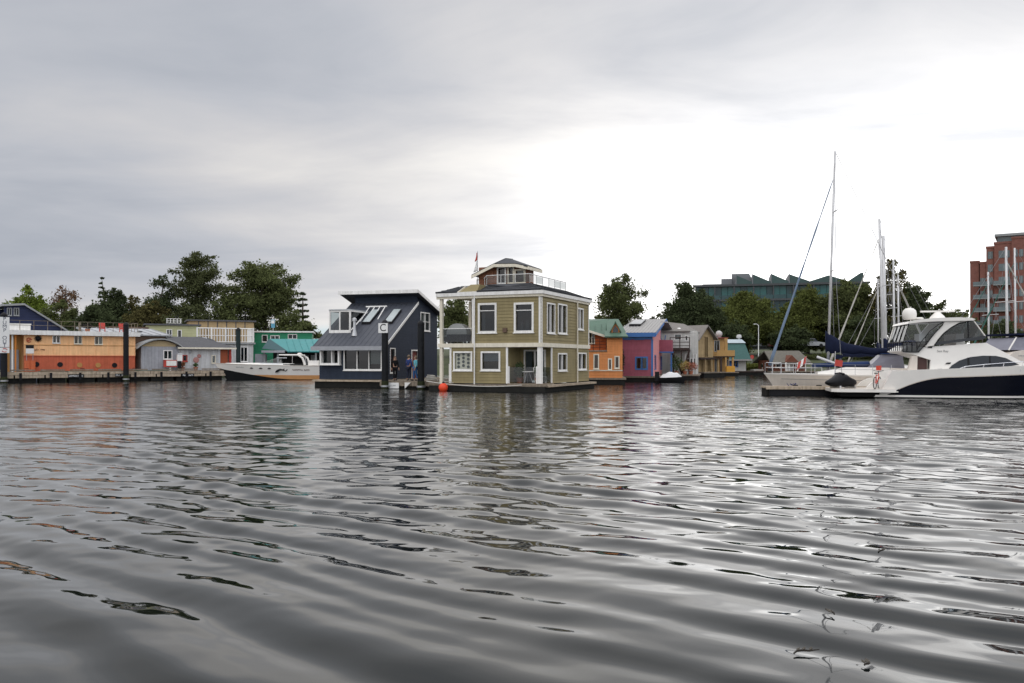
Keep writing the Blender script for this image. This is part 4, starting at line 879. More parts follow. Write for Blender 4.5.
# cupola
yc = 2.9; kx0, kx1 = FG.fx(479, yc), FG.fx(525, yc); kd = 1.5; kz = FG.z(265.3, -2.5, yc)
kf = Face(FG, (kx0, yc), (1, 0), (0, -1)); kw_ = kx1-kx0
M_cedar = mat('cedar_brown', (.20, .085, .045), .7, .2, 6)
kops = [(kf.u(498.5), kf.u(505), zq1+.25, kz-.12), (kf.u(509), kf.u(513), zq1+.25, kz-.12), (kf.u(516), kf.u(524), zq1+.25, kz-.35)]
cu = wall(G, kf, zq1-.03, kz, 0, kw_, kops, M_cedar, board=.18, name='cupola_wall')
for i, r in enumerate(kops): window(G, kf, r, M_white if i == 0 else M_trim, M_pane, .1, sill=False)
for a in ((kx0, kx0+.12), (kx1-.12, kx1)): MB().box(a[0], a[1], yc+.15, yc+kd, zq1-.03, kz).build('cupola_wall', M_cedar, G)
MB().box(kx0+.12, kx1-.12, yc+kd-.12, yc+kd, zq1-.03, kz).build('cupola_wall', M_cedar, G)
# cupola roof: hipped, the left slope running low
yo = yc-.55; E0 = (FG.fx(471.5, yo), FG.z(274, -5, yo)); E1 = (FG.fx(494, yo), FG.z(262.6, -3.5, yo)); E2 = (FG.fx(515, yo), FG.z(262.4, -2, yo)); E3 = (FG.fx(527.5, yo-.1), FG.z(265, -1, yo))
yo2 = yc+kd+.3; pkp = (FG.fx(505, yc+.4), yc+.4, FG.z(257.5, -3, yc+.4)); pkq = (pkp[0]+.25, yc+kd-.5, pkp[2])
rm = M_shin
MB().slab([(E1[0], yo, E1[1]), (E2[0], yo, E2[1]), pkp], .1).build('cupola_roof', rm, G); MB().slab([(E2[0], yo, E2[1]), (E3[0], yo-.1, E3[1]-.0), pkp], .1).build('cupola_roof', rm, G)
MB().slab([(E3[0], yo-.1, E3[1]), (E3[0], yo2, E3[1]), pkq, pkp], .1).build('cupola_roof', rm, G) if True else None
MB().slab([(E0[0], yo, E0[1]), (E1[0], yo, E1[1]), (E1[0], yo2, E1[1]), (E0[0], yo2, E0[1])], .1).build('cupola_roof', rm, G)
MB().slab([(E1[0], yo, E1[1]), pkp, pkq, (E1[0], yo2, E1[1])], .1).build('cupola_roof', rm, G); MB().slab([(E3[0], yo2, E3[1]), (E1[0], yo2, E1[1]), pkq], .1).build('cupola_roof', rm, G)
MB().box(E3[0]+.002, E3[0]+.07, yo-.1, yo2, E3[1]-.26, E3[1]-.06).build('cupola_fascia', M_trim, G)
for a, b in ((E0, E1), (E1, E2), (E2, E3)):
    MB().prism([(a[0], yo-.05, a[1]-.26), (b[0], yo-.05, b[1]-.26), (b[0], yo-.05, b[1]-.06), (a[0], yo-.05, a[1]-.06)], [(a[0], yo+.02, a[1]-.26), (b[0], yo+.02, b[1]-.26), (b[0], yo+.02, b[1]-.06), (a[0], yo+.02, a[1]-.06)]).build('cupola_fascia', M_trim, G)
MB().prism([(E0[0]+.05, yo, E0[1]-.2), (E1[0], yo, E1[1]-.2), (E3[0]-.05, yo, E3[1]-.2), (E3[0]-.05, yo2, E3[1]-.2), (E1[0], yo2, E1[1]-.2), (E0[0]+.05, yo2, E0[1]-.2)], [(E0[0]+.05, yo, E0[1]-.12), (E1[0], yo, E1[1]-.12), (E3[0]-.05, yo, E3[1]-.12), (E3[0]-.05, yo2, E3[1]-.12), (E1[0], yo2, E1[1]-.12), (E0[0]+.05, yo2, E0[1]-.12)]) if False else None
# gable triangle under the left beam
MB().prism([(kx0, yc-.01, kz-.75), (kx0, yc-.01, kz-.3), (kf.u(494)+kx0, yc-.01, kz+.02), (kf.u(494)+kx0, yc-.01, kz-.75)], [(kx0, yc-.1, kz-.75), (kx0, yc-.1, kz-.3), (kf.u(494)+kx0, yc-.1, kz+.02), (kf.u(494)+kx0, yc-.1, kz-.75)]).build('cupola_gable', M_cedar, G)
# flag on the roof
fl = thing('flag', 'small red and white flag on a thin pole above the beige house', 'flag', (*FG.w(FG.fx(477.5, 3.2), 3.2), zq1-.03), -24)
zf_ = FG.z(250, -5, 3.2)-zq1
MB().path([(0, 0, 0), (0, 0, zf_)], .018, 6).build('pole', M_steel, fl)
def flagcloth(z0, z1, w_, m, nm):
    mb = MB(); rows = []
    for i in range(7):
        a = i/6; z = z1+(z0-z1)*a; ww = w_*(.35+.65*a); rows.append([(-j/4*ww, .05*math.sin(j*1.9+a*3), z-.10*j/4) for j in range(5)])
    mb.loft(rows, cap=False); o = mb.build(nm, m, fl, smooth='all'); s = o.modifiers.new('thick', 'SOLIDIFY'); s.thickness = .012
zl = zf_-1.35
flagcloth(zf_-.62, zf_-.05, .20, M_red, 'red_cloth'); flagcloth(zl, zf_-.64, .30, M_signwhite, 'white_cloth')
# downpipes
MB().path([gf_.pt(gf_.u(475.3), zf0, .14), gf_.pt(gf_.u(475.3), .3, .14)], .045, 8).build('downpipe', M_white, G)
MB().path([gs.pt(gs.u(575.8), zf0, .13), gs.pt(gs.u(575.8), .45, .13)], .05, 8).build('downpipe', M_trim, G)
q = gf_.rect(503.5, 507.5, 328, 332.5); mb = MB(); gf_.box(mb, *q, .035, .16); v_ = mb.build('wall_vent', M_brown, G)
# float, deck edge
MB().box(-W-.4, .35, -.5, D+.3, -.4, .32).build('float', M_float, G)
for i in range(6):
    a = -W-.5+i*(W+1.0)/6; bx('deck_edge', M_wood, G, a, a+(W+1.0)/6-.02, -.62, -.1, .33, .44)
for i in range(7):
    a = -.1+i*(D+.3)/7; bx('deck_edge', M_wood2, G, .0, .55, a, a+(D+.3)/7-.02, .30, .43)
bx('black_skirt', M_float, G, -W-.45, .5, -.66, -.622, -.1, .34)
mb = MB(); pts = []
for i in range(13):
    a = i/12; pts.append((-W-.6+6.8*a, -.75, .62-.32*math.sin(math.pi*a)**.8*.6-.18*a))
tag(mb.path(pts, .03, 6).build('mooring_rope', M_rope, None), 'pale mooring rope slung along the beige house float', 'rope'); q = bpy.data.objects['mooring_rope']; q.location = (*FG.o, 0); q.rotation_euler = (0, 0, R(-24))
# round red buoy
X, Y_ = FG.w(FG.fx(443.3, -1.0), -1.0)
by = thing('mooring_buoy', 'round orange-red buoy floating at the beige house float', 'buoy', (X, Y_, 0))
MB().sphere((0, 0, .22), .30, 20, 12).build('ball', mat('buoy_orange_red', (.75, .07, .025), .4, .1), by, smooth='all')
MB().lathe([(.07, .48), (.09, .52), (.05, .6), (.02, .6)], (0, 0, 0), 10).build('eye', M_black, by); MB().path([(0, 0, .58), (.3, .4, .62), (.6, .8, .5)], .02, 6).build('line', M_rope, by)
# clutter on the walkway
pl_ = thing('coiled_hose', 'pale coiled rope heap on the walkway near the beige house', 'rope', (*WK.w(WK.fx(431, .5), .5), .55), 0)
mb = MB(); mb.path([((.45-.02*i/4)*math.cos(i*.5), (.35-.012*i/4)*math.sin(i*.5), .05+.008*i) for i in range(45)], .04, 6); mb.build('coil', M_rope, pl_, smooth='all')
# ------------------------------------------------------------------ the colourful row receding to the right
ROWD = 0
def float_base(t, x0, x1, y0, y1, z=.5):
    bx('float', M_float, t, x0, x1, y0, y1, -.4, z-.14); bx('deck_edge', M_wood, t, x0-.1, x1+.1, y0-.1, y1+.1, z-.138, z)
# orange house with green roof
FO = Frame(*P(588, 360, 69).xy, -6)
M_or = mat('orange_siding', (.66, .255, .085), .7, .1, 2, streak=.08); M_or2 = mat('deep_orange_siding', (.56, .13, .035), .7); M_groof = mat('green_metal_roof', (.07, .135, .092), .5, .12, 2, streak=.1)
oh = thing('orange_house', 'orange floating house with green roof and cream trimmed windows beside the beige house', 'floating house', (*FO.o, 0), FO.deg)
f1 = Face(FO, (0, 0), (1, 0), (0, -1)); OW = f1.u(622.5); zl = f1.z(351.5, OW/2); zh = f1.z(336.5, OW*.8); zt0 = .52
u_h = f1.u(607)
ow = [f1.rect(594.5, 598, 355, 368), f1.rect(609, 611, 359.5, 369), f1.rect(615.5, 618.5, 357, 367.5)]
wall(oh, f1, zt0, zl, 0, OW, ow, M_or, board=.22, name='front_wall')
wall(oh, f1, zl, zh, u_h, OW, [], M_or, board=.22, name='upper_wall')
for r in ow: window(oh, f1, r, M_trim, M_pane, .09)
mb = MB(); f1.box(mb, 0, OW, f1.z(370.5, OW/2)-.04, f1.z(370.5, OW/2)+.04, .035, .07); mb.build('band', M_trim, oh)
MB().box(-1.6, -.02, .9, 1.05, zt0, zl).build('set_back_wall', M_or2, oh); MB().box(-.08, .08, -.04, .9, zt0, zl).build('corner_board', M_trim, oh)
MB().box(OW-.15, OW, .16, 7, zt0, zh).build('side_wall', M_or, oh); MB().box(-1.6, OW-.15, 6.9, 7.05, zt0, zh).build('rear_wall', M_or, oh)
# terrace over the low part, with dark balustrade
bx('terrace', M_wood, oh, -1.2, u_h, -.1, 3, zl+.002, zl+.1)
rail(oh, [(-1.2, .0, zl+.1), (u_h-.05, .0, zl+.1)], 1.0, M_black, .5, .018, (1, .75, .5, .25))
bf3 = Face(FO, (-1.5, 2.4), (1, 0), (0, -1)); bw3 = u_h+1.5; zg = FO.z(324.5, -1.5, 2.4)
r3 = bf3.rect(589.5, 594, 330, 343)
wall(oh, bf3, zl+.1, zg, 0, lambda z: bw3 if z < zh else bw3-(bw3-.2)*(z-zh)/(zg-zh+.01), [r3], M_or2, board=.22, brk=(zh,), name='terrace_wall'); window(oh, bf3, r3, M_trim, M_pane, .08, (.5,))
# green roofs
zr0 = FO.z(318.6, 0, 5); 
MB().slab([(-1.9, 1.6, FO.z(323.5, -1.9, 1.6)), (u_h+.25, 1.4, zh+.05), (u_h+.4, 6, zr0), (-2.2, 6, zr0)], .12).build('roof', M_groof, oh)
MB().slab([(u_h-.2, -.45, zh+.0), (OW+.45, -.45, zh+.0), (OW+.2, 1.6, zh+.55), (u_h-.2, 1.6, zh+.55)], .1).build('roof', M_groof, oh)
MB().slab([(u_h, 1.61, zh+.5), (OW+.3, 1.61, zh+.5), (OW-.2, 6, zr0), (u_h, 6, zr0)], .1).build('roof', M_groof, oh)
for i in range(6): 
    x = -1.6+i*.55; MB().path([(x, 1.7, FO.z(323.5, -1.9, 1.6)+.02-(x+1.9)*.2), (x, 6, zr0+.02)], .02, 4).build('roof_seam', M_groof, oh)
MB().prism([(-1.7, 1.5, FO.z(323.5, -1.9, 1.6)-.2), (u_h+.2, 1.3, zh-.15), (u_h+.2, 1.3, zh+.05), (-1.7, 1.5, FO.z(323.5, -1.9, 1.6))], [(-1.7, 1.58, FO.z(323.5, -1.9, 1.6)-.2), (u_h+.2, 1.38, zh-.15), (u_h+.2, 1.38, zh+.05), (-1.7, 1.58, FO.z(323.5, -1.9, 1.6))]).build('bargeboard', M_trim, oh)
# pointed dormer
dxa, dxb = FO.fx(611.5, .9), FO.fx(619.5, .9); dz0, dz1 = zh+.28, FO.z(322, OW, .9)
MB().ext([(dxa, dz0), (dxb, dz0), (dxb, dz0+.35), ((dxa+dxb)/2, dz1), (dxa, dz0+.35)], .9, 3.2, 'y').build('dormer', M_or, oh); dmr = oh.children[-1] if False else [q for q in oh.children if q.name.startswith('dormer')][0]
MB().ext([(dxa+.12, dz0+.1), (dxb-.12, dz0+.1), (dxb-.12, dz0+.35), ((dxa+dxb)/2, dz1-.3), (dxa+.12, dz0+.35)], .86, .895, 'y').build('pane', M_pane if False else mat('dark_pane', (.05, .06, .065), .08, .1), dmr)
for s_, xe in ((-1, dxa-.15), (1, dxb+.15)): MB().slab([(xe, .7, dz0+.15), ((dxa+dxb)/2, .7, dz1+.06), ((dxa+dxb)/2, 3.2, dz1+.06), (xe, 3.2, dz0+.15)] if s_ < 0 else [((dxa+dxb)/2, .7, dz1+.06), (xe, .7, dz0+.15), (xe, 3.2, dz0+.15), ((dxa+dxb)/2, 3.2, dz1+.06)], .06).build('dormer_roof', M_groof, dmr)
float_base(oh, -1.8, OW+.2, -.3, 7.2)

# magenta and pink house
FP_ = Frame(*P(652.5, 360, 76).xy, -14)
M_mag = mat('magenta_siding', (.30, .085, .12), .7, .12, 2, streak=.08); M_pink = mat('pink_siding', (.66, .27, .27), .7, .1); M_bt = mat('blue_trim', (.05, .15, .38), .55, .1); M_seam = mat('pale_seam_roof', (.33, .32, .31), .5, .1, 3, metal=.2, streak=.15)
ph = thing('magenta_house', 'magenta and pink floating house with bright blue trim and pale ribbed roof', 'floating house', (*FP_.o, 0), FP_.deg)
PW = -FP_.fx(620, 0); pf1 = Face(FP_, (-PW, 0), (1, 0), (0, -1)); ps1 = Face(FP_, (0, 0), (0, 1), (1, 0)); PD = FP_.fy(671.5, 0)
ze = pf1.z(334.5, PW); zt0 = .52
pw_ = [pf1.rect(636.5, 641, 358, 368.5), pf1.rect(642.5, 646.5, 358, 368.5), pf1.rect(635.5, 642.5, 335.4, 338.6), pf1.rect(625, 629.5, 335.4, 338.6)]
wall(ph, pf1, zt0, ze, 0, PW, pw_, M_mag, board=.22, name='front_wall')
for r in pw_: window(ph, pf1, r, M_bt, M_pane, .13, sill=False)
zpk = ps1.z(321, PD*.5); kk = PD*.5
pso = [ps1.rect(654.3, 655.6, 356, 369), ps1.rect(660, 661.5, 357, 369), ps1.rect(665.5, 668, 357, 375), ps1.rect(660.5, 663.5, 328.5, 339)]
wall(ph, ps1, zt0, zpk-.02, lambda z: 0 if z <= ze else kk*(z-ze)/(zpk-ze), lambda z: PD if z <= ze else PD-(PD-kk)*(z-ze)/(zpk-ze), pso, M_pink, board=.22, brk=(ze,), name='side_wall')
for i, r in enumerate(pso): window(ph, ps1, r, M_bt, mat('blue_door', (.03, .12, .36), .5) if i == 2 else M_pane, .09, sill=False, name='door' if i == 2 else 'window')
MB().box(-PW, -PW+.15, .16, PD, zt0, ze).build('side_wall', M_mag, ph); MB().box(-PW+.15, -.16, PD-.15, PD, zt0, ze).build('rear_wall', M_mag, ph)
sl2 = (zpk-ze)/kk; zz0 = ze-.35*sl2
MB().slab([(-PW-.3, -.35, zz0+.22), (.3, -.35, zz0+.22), (.3, kk, zpk+.22), (-PW-.3, kk, zpk+.22)], .1).build('roof', M_seam, ph); pr = [q for q in ph.children if q.name.startswith('roof')][0]
MB().slab([(.3, PD+.35, zz0+.22), (-PW-.3, PD+.35, zz0+.22), (-PW-.3, kk, zpk+.22), (.3, kk, zpk+.22)], .1).build('roof', M_seam, ph)
for i in range(12):
    x = -PW-.28+(PW+.56)*i/11; MB().path([(x, -.35, zz0+.24), (x, kk, zpk+.24)], .03, 4).build('roof_seam', M_seam, pr)
MB().box(-PW-.32, .32, -.43, -.353, zz0-.18, zz0+.2).build('fascia', M_bt, ph); mb = MB(); pf1.box(mb, 0, PW, ze-.45, ze-.001, .036, .1); mb.build('frieze', M_bt, ph)
mb = MB(); pf1.box(mb, PW-.12, PW+.06, zt0, ze-.46, -.02, .06); mb.build('corner_board', M_bt, ph)
for a, za, b, zb_2 in ((-.38, zz0, kk, zpk+.14), (kk, zpk+.14, PD+.38, zz0)): MB().prism([(.303, a, za-.1), (.303, b, zb_2-.1), (.303, b, zb_2+.1), (.303, a, za+.1)], [(.36, a, za-.1), (.36, b, zb_2-.1), (.36, b, zb_2+.1), (.36, a, za+.1)]).build('bargeboard', M_bt, ph)
# skylight panel on the roof
def on_roof(x0, x1, t0, t1, h): 
    p = lambda x, t_, k: (x, -.35+(kk+.35)*t_, zz0+.22+(zpk-zz0)*t_+k)
    return [p(x0, t0, 0), p(x1, t0, 0), p(x1, t1, 0), p(x0, t1, 0), p(x0, t0, h), p(x1, t0, h), p(x1, t1, h), p(x0, t1, h)]
xk0, xk1 = FP_.fx(623.5, 1.5), FP_.fx(636, 1.5); MB().hexa(on_roof(xk0, xk1, .42, .78, .22)).build('solar_panel', M_black, ph); MB().hexa([(x, y, z+.222) for x, y, z in on_roof(xk0+.03, xk1-.03, .44, .77, .02)]).build('panel_glass', mat('pale_panel', (.3, .31, .32), .3), ph)
# balcony on the pink side
by0, by1 = FP_.fy(659, .0), FP_.fy(668, .0); zbl, zbt = ps1.z(351.5, by0), ps1.z(340, by0)
MB().box(.04, 1.3, by0, by0+2.2, zbl, zbl+.12).build('balcony_floor', M_mag, ph); MB().box(1.22, 1.3, by0, by0+2.2, zbl+.12, zbt).build('balcony_panel', M_mag, ph); MB().box(.04, 1.22, by0, by0+.08, zbl+.12, zbt).build('balcony_panel', M_mag, ph)
MB().box(1.15, 1.3, by0+.1, by0+.25, zt0, zbl).build('balcony_post', M_bt, ph); MB().box(.04, 1.35, by0-.05, by0+2.3, zbl-.14, zbl-.003).build('balcony_beam', M_bt, ph)
MB().path([(.5, by0+.9, zbt-.3), (.6, by0+.8, zbt+.5)], .05, 6).build('balcony_strut', M_bt, ph)
for q in (0,): pass
float_base(ph, -PW-.2, .9, -.3, PD+.3)
planter('dark climbing plant in the gap between the orange and magenta houses', *FP_.w(-PW+.15, -.25), .52, M_terra, mat('ivy', (.045, .05, .03), .7, .4, 8), 420, .35, 1.9)
planter('red flowering pot beside the blue door of the pink wall', *FP_.w(.55, FP_.fy(669.5, .5)), .52, M_terra, mat('red_flower', (.45, .05, .04), .6, .3, 8), 140, .3, .5)
# beam of cream over the pink gable, and grey roof behind
# grey-white house
FW = Frame(*P(673, 360, 88).xy, -14)
M_gw = mat('pale_grey_siding', (.52, .52, .49), .7, .1, 2, streak=.1); M_groof2 = mat('brown_grey_roof', (.19, .175, .16), .8, .15, 5); M_dw = mat('dark_timber', (.055, .04, .035), .8, .2)
gwh = thing('grey_white_house', 'pale grey house with a dark timber balcony and stairs behind the pink house', 'floating house', (*FW.o, 0), FW.deg)
w1 = Face(FW, (-3, 0), (1, 0), (0, -1)); WW = w1.u(697); zt1 = w1.z(331, 3)
gwo = [w1.rect(675, 681, 334.5, 339.5), w1.rect(686.5, 688.5, 359, 366.5), w1.rect(690.5, 692.5, 358.5, 366.5), w1.rect(694, 695.3, 358.5, 366.5), w1.rect(685.5, 687.5, 336, 340.5)]
wall(gwh, w1, .5, zt1, 0, WW, gwo, M_gw, board=.25, name='front_wall')
for r in gwo: window(gwh, w1, r, M_white, M_pane, .07, sill=False)
mb = MB(); w1.box(mb, w1.u(685), w1.u(696.5), .5, w1.z(354, 4), .036, .06); mb = MB()
for a, b in ((684.6, 686), (689, 690), (693, 693.6), (696, 696.8)): w1.box(mb, w1.u(a), w1.u(b), .5, w1.z(354, 4), .036, .09)
mb.build('white_pilaster', M_white, gwh)
zpk2 = w1.z(317.5, 0)
MB().box(WW-3.15, WW-3, .16, 6, .5, zt1).build('side_wall', M_gw, gwh); MB().box(-3, WW-3.15, 5.85, 6, .5, zt1).build('rear_wall', M_gw, gwh)
MB().slab([(-3.6, -.3, zt1), (w1.u(690)-3, -.3, zt1), (w1.u(683)-3, 3.2, zpk2-.6), (-3.6, 3.2, zpk2)], .12).build('roof', M_groof2, gwh)
MB().slab([(w1.u(690)-3, -.3, zt1), (WW-3+.2, 6, zt1), (w1.u(683)-3, 3.2, zpk2-.6)], .12).build('roof_hip', M_groof2, gwh)
ws = MB().sphere((w1.u(678.5)-3, .9, w1.z(330, 5)), .3, 12, 8).build('roof_vent', M_white, gwh, smooth='all')
MB().slab([(w1.u(661)-3, -1.2, w1.z(322, 0)), (w1.u(669)-3, -1.2, w1.z(322.5, 0)), (w1.u(673)-3, 1.0, w1.z(330.5, 0)), (w1.u(663)-3, 1.0, w1.z(330.5, 0))], .1).build('lean_to_roof', M_seam, gwh)
zbk = w1.z(350.5, 4)
MB().box(w1.u(671)-3, w1.u(690)-3, -1.6, -.04, zbk, zbk+.25).build('balcony', M_dw, gwh)
rail(gwh, [(w1.u(671)-3, -1.55, zbk+.25), (w1.u(690)-3, -1.55, zbk+.25)], 1.1, M_dw, .8, .04, (1, .55, .2))
for px in (674, 682, 689.5): MB().box(w1.u(px)-3.07, w1.u(px)-2.93, -1.55, -1.4, .5, zbk).build('post', M_dw, gwh)
MB().path([(w1.u(672)-3, -1.7, zbk), (w1.u(683)-3, -1.7, .6)], .12, 4).build('stair_stringer', M_dw, gwh); MB().path([(w1.u(690)-3, -1.7, zbk), (w1.u(683)-3, -1.7, .6)], .1, 4).build('brace', M_dw, gwh)
float_base(gwh, -3.2, WW-2.8, -3.0, 6.2)
bush_spots = ((676.5, 'green shrub in a pot below the dark timber balcony', M_leaf_p, 1.5), (685, 'yellow flowering bush before the white panelled wall', mat('yellow_flower', (.40, .30, .10), .7, .3, 8), .9), (691, 'reddish flowering bush right of the yellow one before the white wall', mat('pink_flower', (.35, .13, .08), .7, .3, 8), .8))
for px, lb_, m_, h_ in bush_spots: planter(lb_, *FW.w(FW.fx(px, -2.3), -2.3), .52, M_terra, m_, 420, .7, h_)
# timber house with steep gable
FT = Frame(*P(698, 360, 97).xy, 42)
M_tw = mat('tan_plank', (.40, .29, .15), .75, .2, 3, streak=.2); M_or3 = mat('red_brown_panel', (.20, .05, .035), .7)
th_ = thing('timber_gable_house', 'tan planked house with steep grey roof and tall narrow glazing', 'floating house', (*FT.o, 0), FT.deg)
TW = FT.fx(713, 0); tf1 = Face(FT, (0, 0), (1, 0), (0, -1)); tze = tf1.z(337, 0); tzp = tf1.z(326, TW*.45); tside = Face(FT, (0, 7), (0, -1), (-1, 0))
tops = [tf1.rect(704.5, 707.5, 337, 357), tf1.rect(701, 703, 361, 373), tf1.rect(707.5, 710, 361, 371)]
pkx = TW*.45
wall(th_, tf1, .5, tzp-.02, lambda z: 0 if z <= tze else pkx*(z-tze)/(tzp-tze), lambda z: TW if z <= tze else TW-(TW-pkx)*(z-tze)/(tzp-tze), tops, M_tw, brk=(tze,), vert=None, board=.3, name='front_wall')
for r in tops: window(th_, tf1, r, M_tw, M_pane, .1, (.5,), sill=False)
mb = MB(); tf1.box(mb, -.1, TW+.1, tf1.z(358.5, 1)-.12, tf1.z(358.5, 1)+.12, .036, .3); mb.build('porch_beam', M_dw, th_)
for px in (699.3, 705.5, 712): 
    u = tf1.u(px); MB().box(u-.08, u+.08, -.9, -.74, .5, tf1.z(358.5, 1)).build('porch_post', M_tw, th_)
MB().box(-.9, TW+.3, -1.0, -.04, tf1.z(358.5, 1)-.1, tf1.z(358.5, 1)).build('porch_roof', M_dw, th_)
wall(th_, tside, .5, tze, 0, 7, [], M_or3, board=.3, name='side_wall'); MB().box(TW-.15, TW, .16, 7, .5, tze).build('side_wall', M_tw, th_)
MB().ext([(0, .5), (TW, .5), (TW, tze), (pkx, tzp-.05), (0, tze)], 7.01, 7.15, 'y').build('rear_wall', M_tw, th_)
ss = (tzp-tze)/pkx; s2 = (tzp-tze)/(TW-pkx)
MB().slab([(-.5, -.5, tze-.5*ss+.12), (pkx, -.5, tzp+.12), (pkx, 9, tzp+.12), (-.5, 9, tze-.5*ss+.12)], .12).build('roof', M_groof2, th_)
MB().slab([(pkx, -.5, tzp+.12), (TW+.4, -.5, tze-.4*s2+.12), (TW+.4, 9, tze-.4*s2+.12), (pkx, 9, tzp+.12)], .12).build('roof', M_groof2, th_)
MB().hexa([(pkx*.25-.3,3.0,tze+.25*(tzp-tze)+.02),(pkx*.6-.3,3.0,tze+.6*(tzp-tze)+.02),(pkx*.6-.3,4.3,tze+.6*(tzp-tze)+.02),(pkx*.25-.3,4.3,tze+.25*(tzp-tze)+.02),(pkx*.25-.4,3.0,tze+.25*(tzp-tze)+.45),(pkx*.6-.4,3.0,tze+.6*(tzp-tze)+.45),(pkx*.6-.4,4.3,tze+.6*(tzp-tze)+.45),(pkx*.25-.4,4.3,tze+.25*(tzp-tze)+.45)]).build('skylight', mat('pale_skylight', (.4, .36, .34), .3), th_)
float_base(th_, -.8, TW+.3, -1.4, 7.2, .6)
# yellow house with white dome
FYy = Frame(*P(713, 360, 106).xy, 8)
M_yel = mat('ochre_yellow', (.42, .25, .09), .7, .12, 2); M_byel = mat('bright_yellow_panel', (.60, .30, .04), .65)
yh = thing('yellow_house', 'ochre yellow narrow house with balcony and a pale round dome on top', 'floating house', (*FYy.o, 0), FYy.deg)
y1 = Face(FYy, (0, 0), (1, 0), (0, -1)); YW = y1.u(729); yz = y1.z(338.5, YW/2); ym = y1.z(357, YW/2)
yo_ = [y1.rect(714.5, 719, 341, 351), y1.rect(715, 717.5, 359.5, 372), y1.rect(726, 728, 360, 366)]
wall(yh, y1, .5, ym, 0, YW, yo_[1:], M_yel, board=.3, name='front_wall'); wall(yh, y1, ym, yz, 0, y1.u(725), yo_[:1], M_yel, board=.3, name='upper_wall')
for r in yo_: window(yh, y1, r, M_greytrim, M_pane, .07, (.5,), sill=False)
MB().box(YW-.15, YW, .16, 5, .5, ym).build('side_wall', M_yel, yh); MB().box(0, .15, .16, 5, .5, yz).build('side_wall', M_yel, yh); MB().box(.15, YW-.15, 4.9, 5.05, .5, yz).build('rear_wall', M_yel, yh); MB().box(y1.u(725)-.15, y1.u(725), .16, 4.9, ym, yz).build('side_wall', M_yel, yh)
MB().box(-.3, y1.u(725)+.3, -.4, 5.2, yz, yz+.14).build('roof', M_or3, yh); MB().box(-.1, YW+.1, -1.6, 5, ym-.05, ym+.1).build('balcony_floor', M_dw, yh)
MB().box(-.1, YW+.1, -1.62, -1.55, ym+.1, ym+.85).build('balcony_panel', M_yel, yh); MB().box(y1.u(720.5), y1.u(723), -1.5, -1.2, ym+.1, yz).build('balcony_post', M_yel, yh)
for px in (716.5, 721, 728): MB().box(y1.u(px)-.1, y1.u(px)+.1, -1.6, -1.4, .5, ym-.05).build('post', M_yel if px > 720 else M_dw, yh)
MB().box(y1.u(720.8), y1.u(729), -1.9, -1.62, .45, y1.z(366, 1)).build('yellow_panel', M_byel, yh)
mb = MB(); mb.sphere((y1.u(722), 1.0, yz+.62), .43, 18, 10); mb.build('dome', mat('pale_grey_dome', (.48, .46, .45), .5, .1), yh, smooth='all'); MB().lathe([(.3, yz+.14), (.32, yz+.2), (.2, yz+.28)], (y1.u(722), 1.0, 0), 14).build('dome_base', M_greytrim, yh)
float_base(yh, -.3, YW+.4, -1.9, 5.2, .5)
# teal roofed house
FN = Frame(*P(727.5, 360, 114).xy, -8)
M_gteal = mat('blue_green_shingle', (.05, .115, .105), .75, .2, 6)
gn = thing('green_mansard_house', 'small white house with steep blue-green roof at the end of the row', 'floating house', (*FN.o, 0), FN.deg)
g1 = Face(FN, (0, 0), (1, 0), (0, -1)); GW = g1.u(746); gz0 = g1.z(360, GW/2); gz1 = g1.z(343, GW/2); gz2 = g1.z(339, GW/2)
go = [g1.rect(733, 737.5, 361.5, 366.5)]
wall(gn, g1, .5, gz0, 0, GW, go, M_gw, board=.25, name='front_wall'); window(gn, g1, go[0], M_bt, M_pane, .1, (.5,), sill=False)
MB().box(0, .15, .16, 6, .5, gz0).build('side_wall', M_gw, gn); MB().box(GW-.15, GW, .16, 6, .5, gz0).build('side_wall', M_gw, gn); MB().box(.15, GW-.15, 5.9, 6.05, .5, gz0).build('rear_wall', M_gw, gn)
MB().hexa([(-.5,-.9,gz0+.02),(GW+.6,-.9,gz0+.02),(GW+.6,6.4,gz0+.02),(-.5,6.4,gz0+.02),(-.3,.6,gz1),(GW-.1,.6,gz1),(GW-.1,5.4,gz1),(-.3,5.4,gz1)]).build('mansard_roof', M_gteal, gn)
MB().hexa([(-.45,.4,gz1+.01),(GW+.05,.4,gz1+.01),(GW+.05,5.5,gz1+.01),(-.45,5.5,gz1+.01),(-.2,2.0,gz2),(GW-.3,2.0,gz2),(GW-.3,4.4,gz2),(-.2,4.4,gz2)]).build('upper_roof', mat('pale_blue_roof', (.36, .42, .45), .5), gn)
MB().box(-.55, GW+.65, -.98, -.91, gz0-.1, gz0+.1).build('eave_board', M_seam, gn)
MB().lathe([(.16, gz2-.2), (.16, gz2+.15), (.36, gz2+.22), (.36, gz2+.5), (.24, gz2+.66), (.03, gz2+.7)], (g1.u(741.5), 2.6, 0), 16).build('roof_ventilator', mat('pale_vent', (.5, .5, .5), .4), gn, smooth=True)
float_base(gn, -.3, GW+.3, -.9, 6.2)
MB().box(g1.u(729.3), g1.u(732), -.06, -.036, .55, gz0-.1).build('blue_door', M_bt, gn)
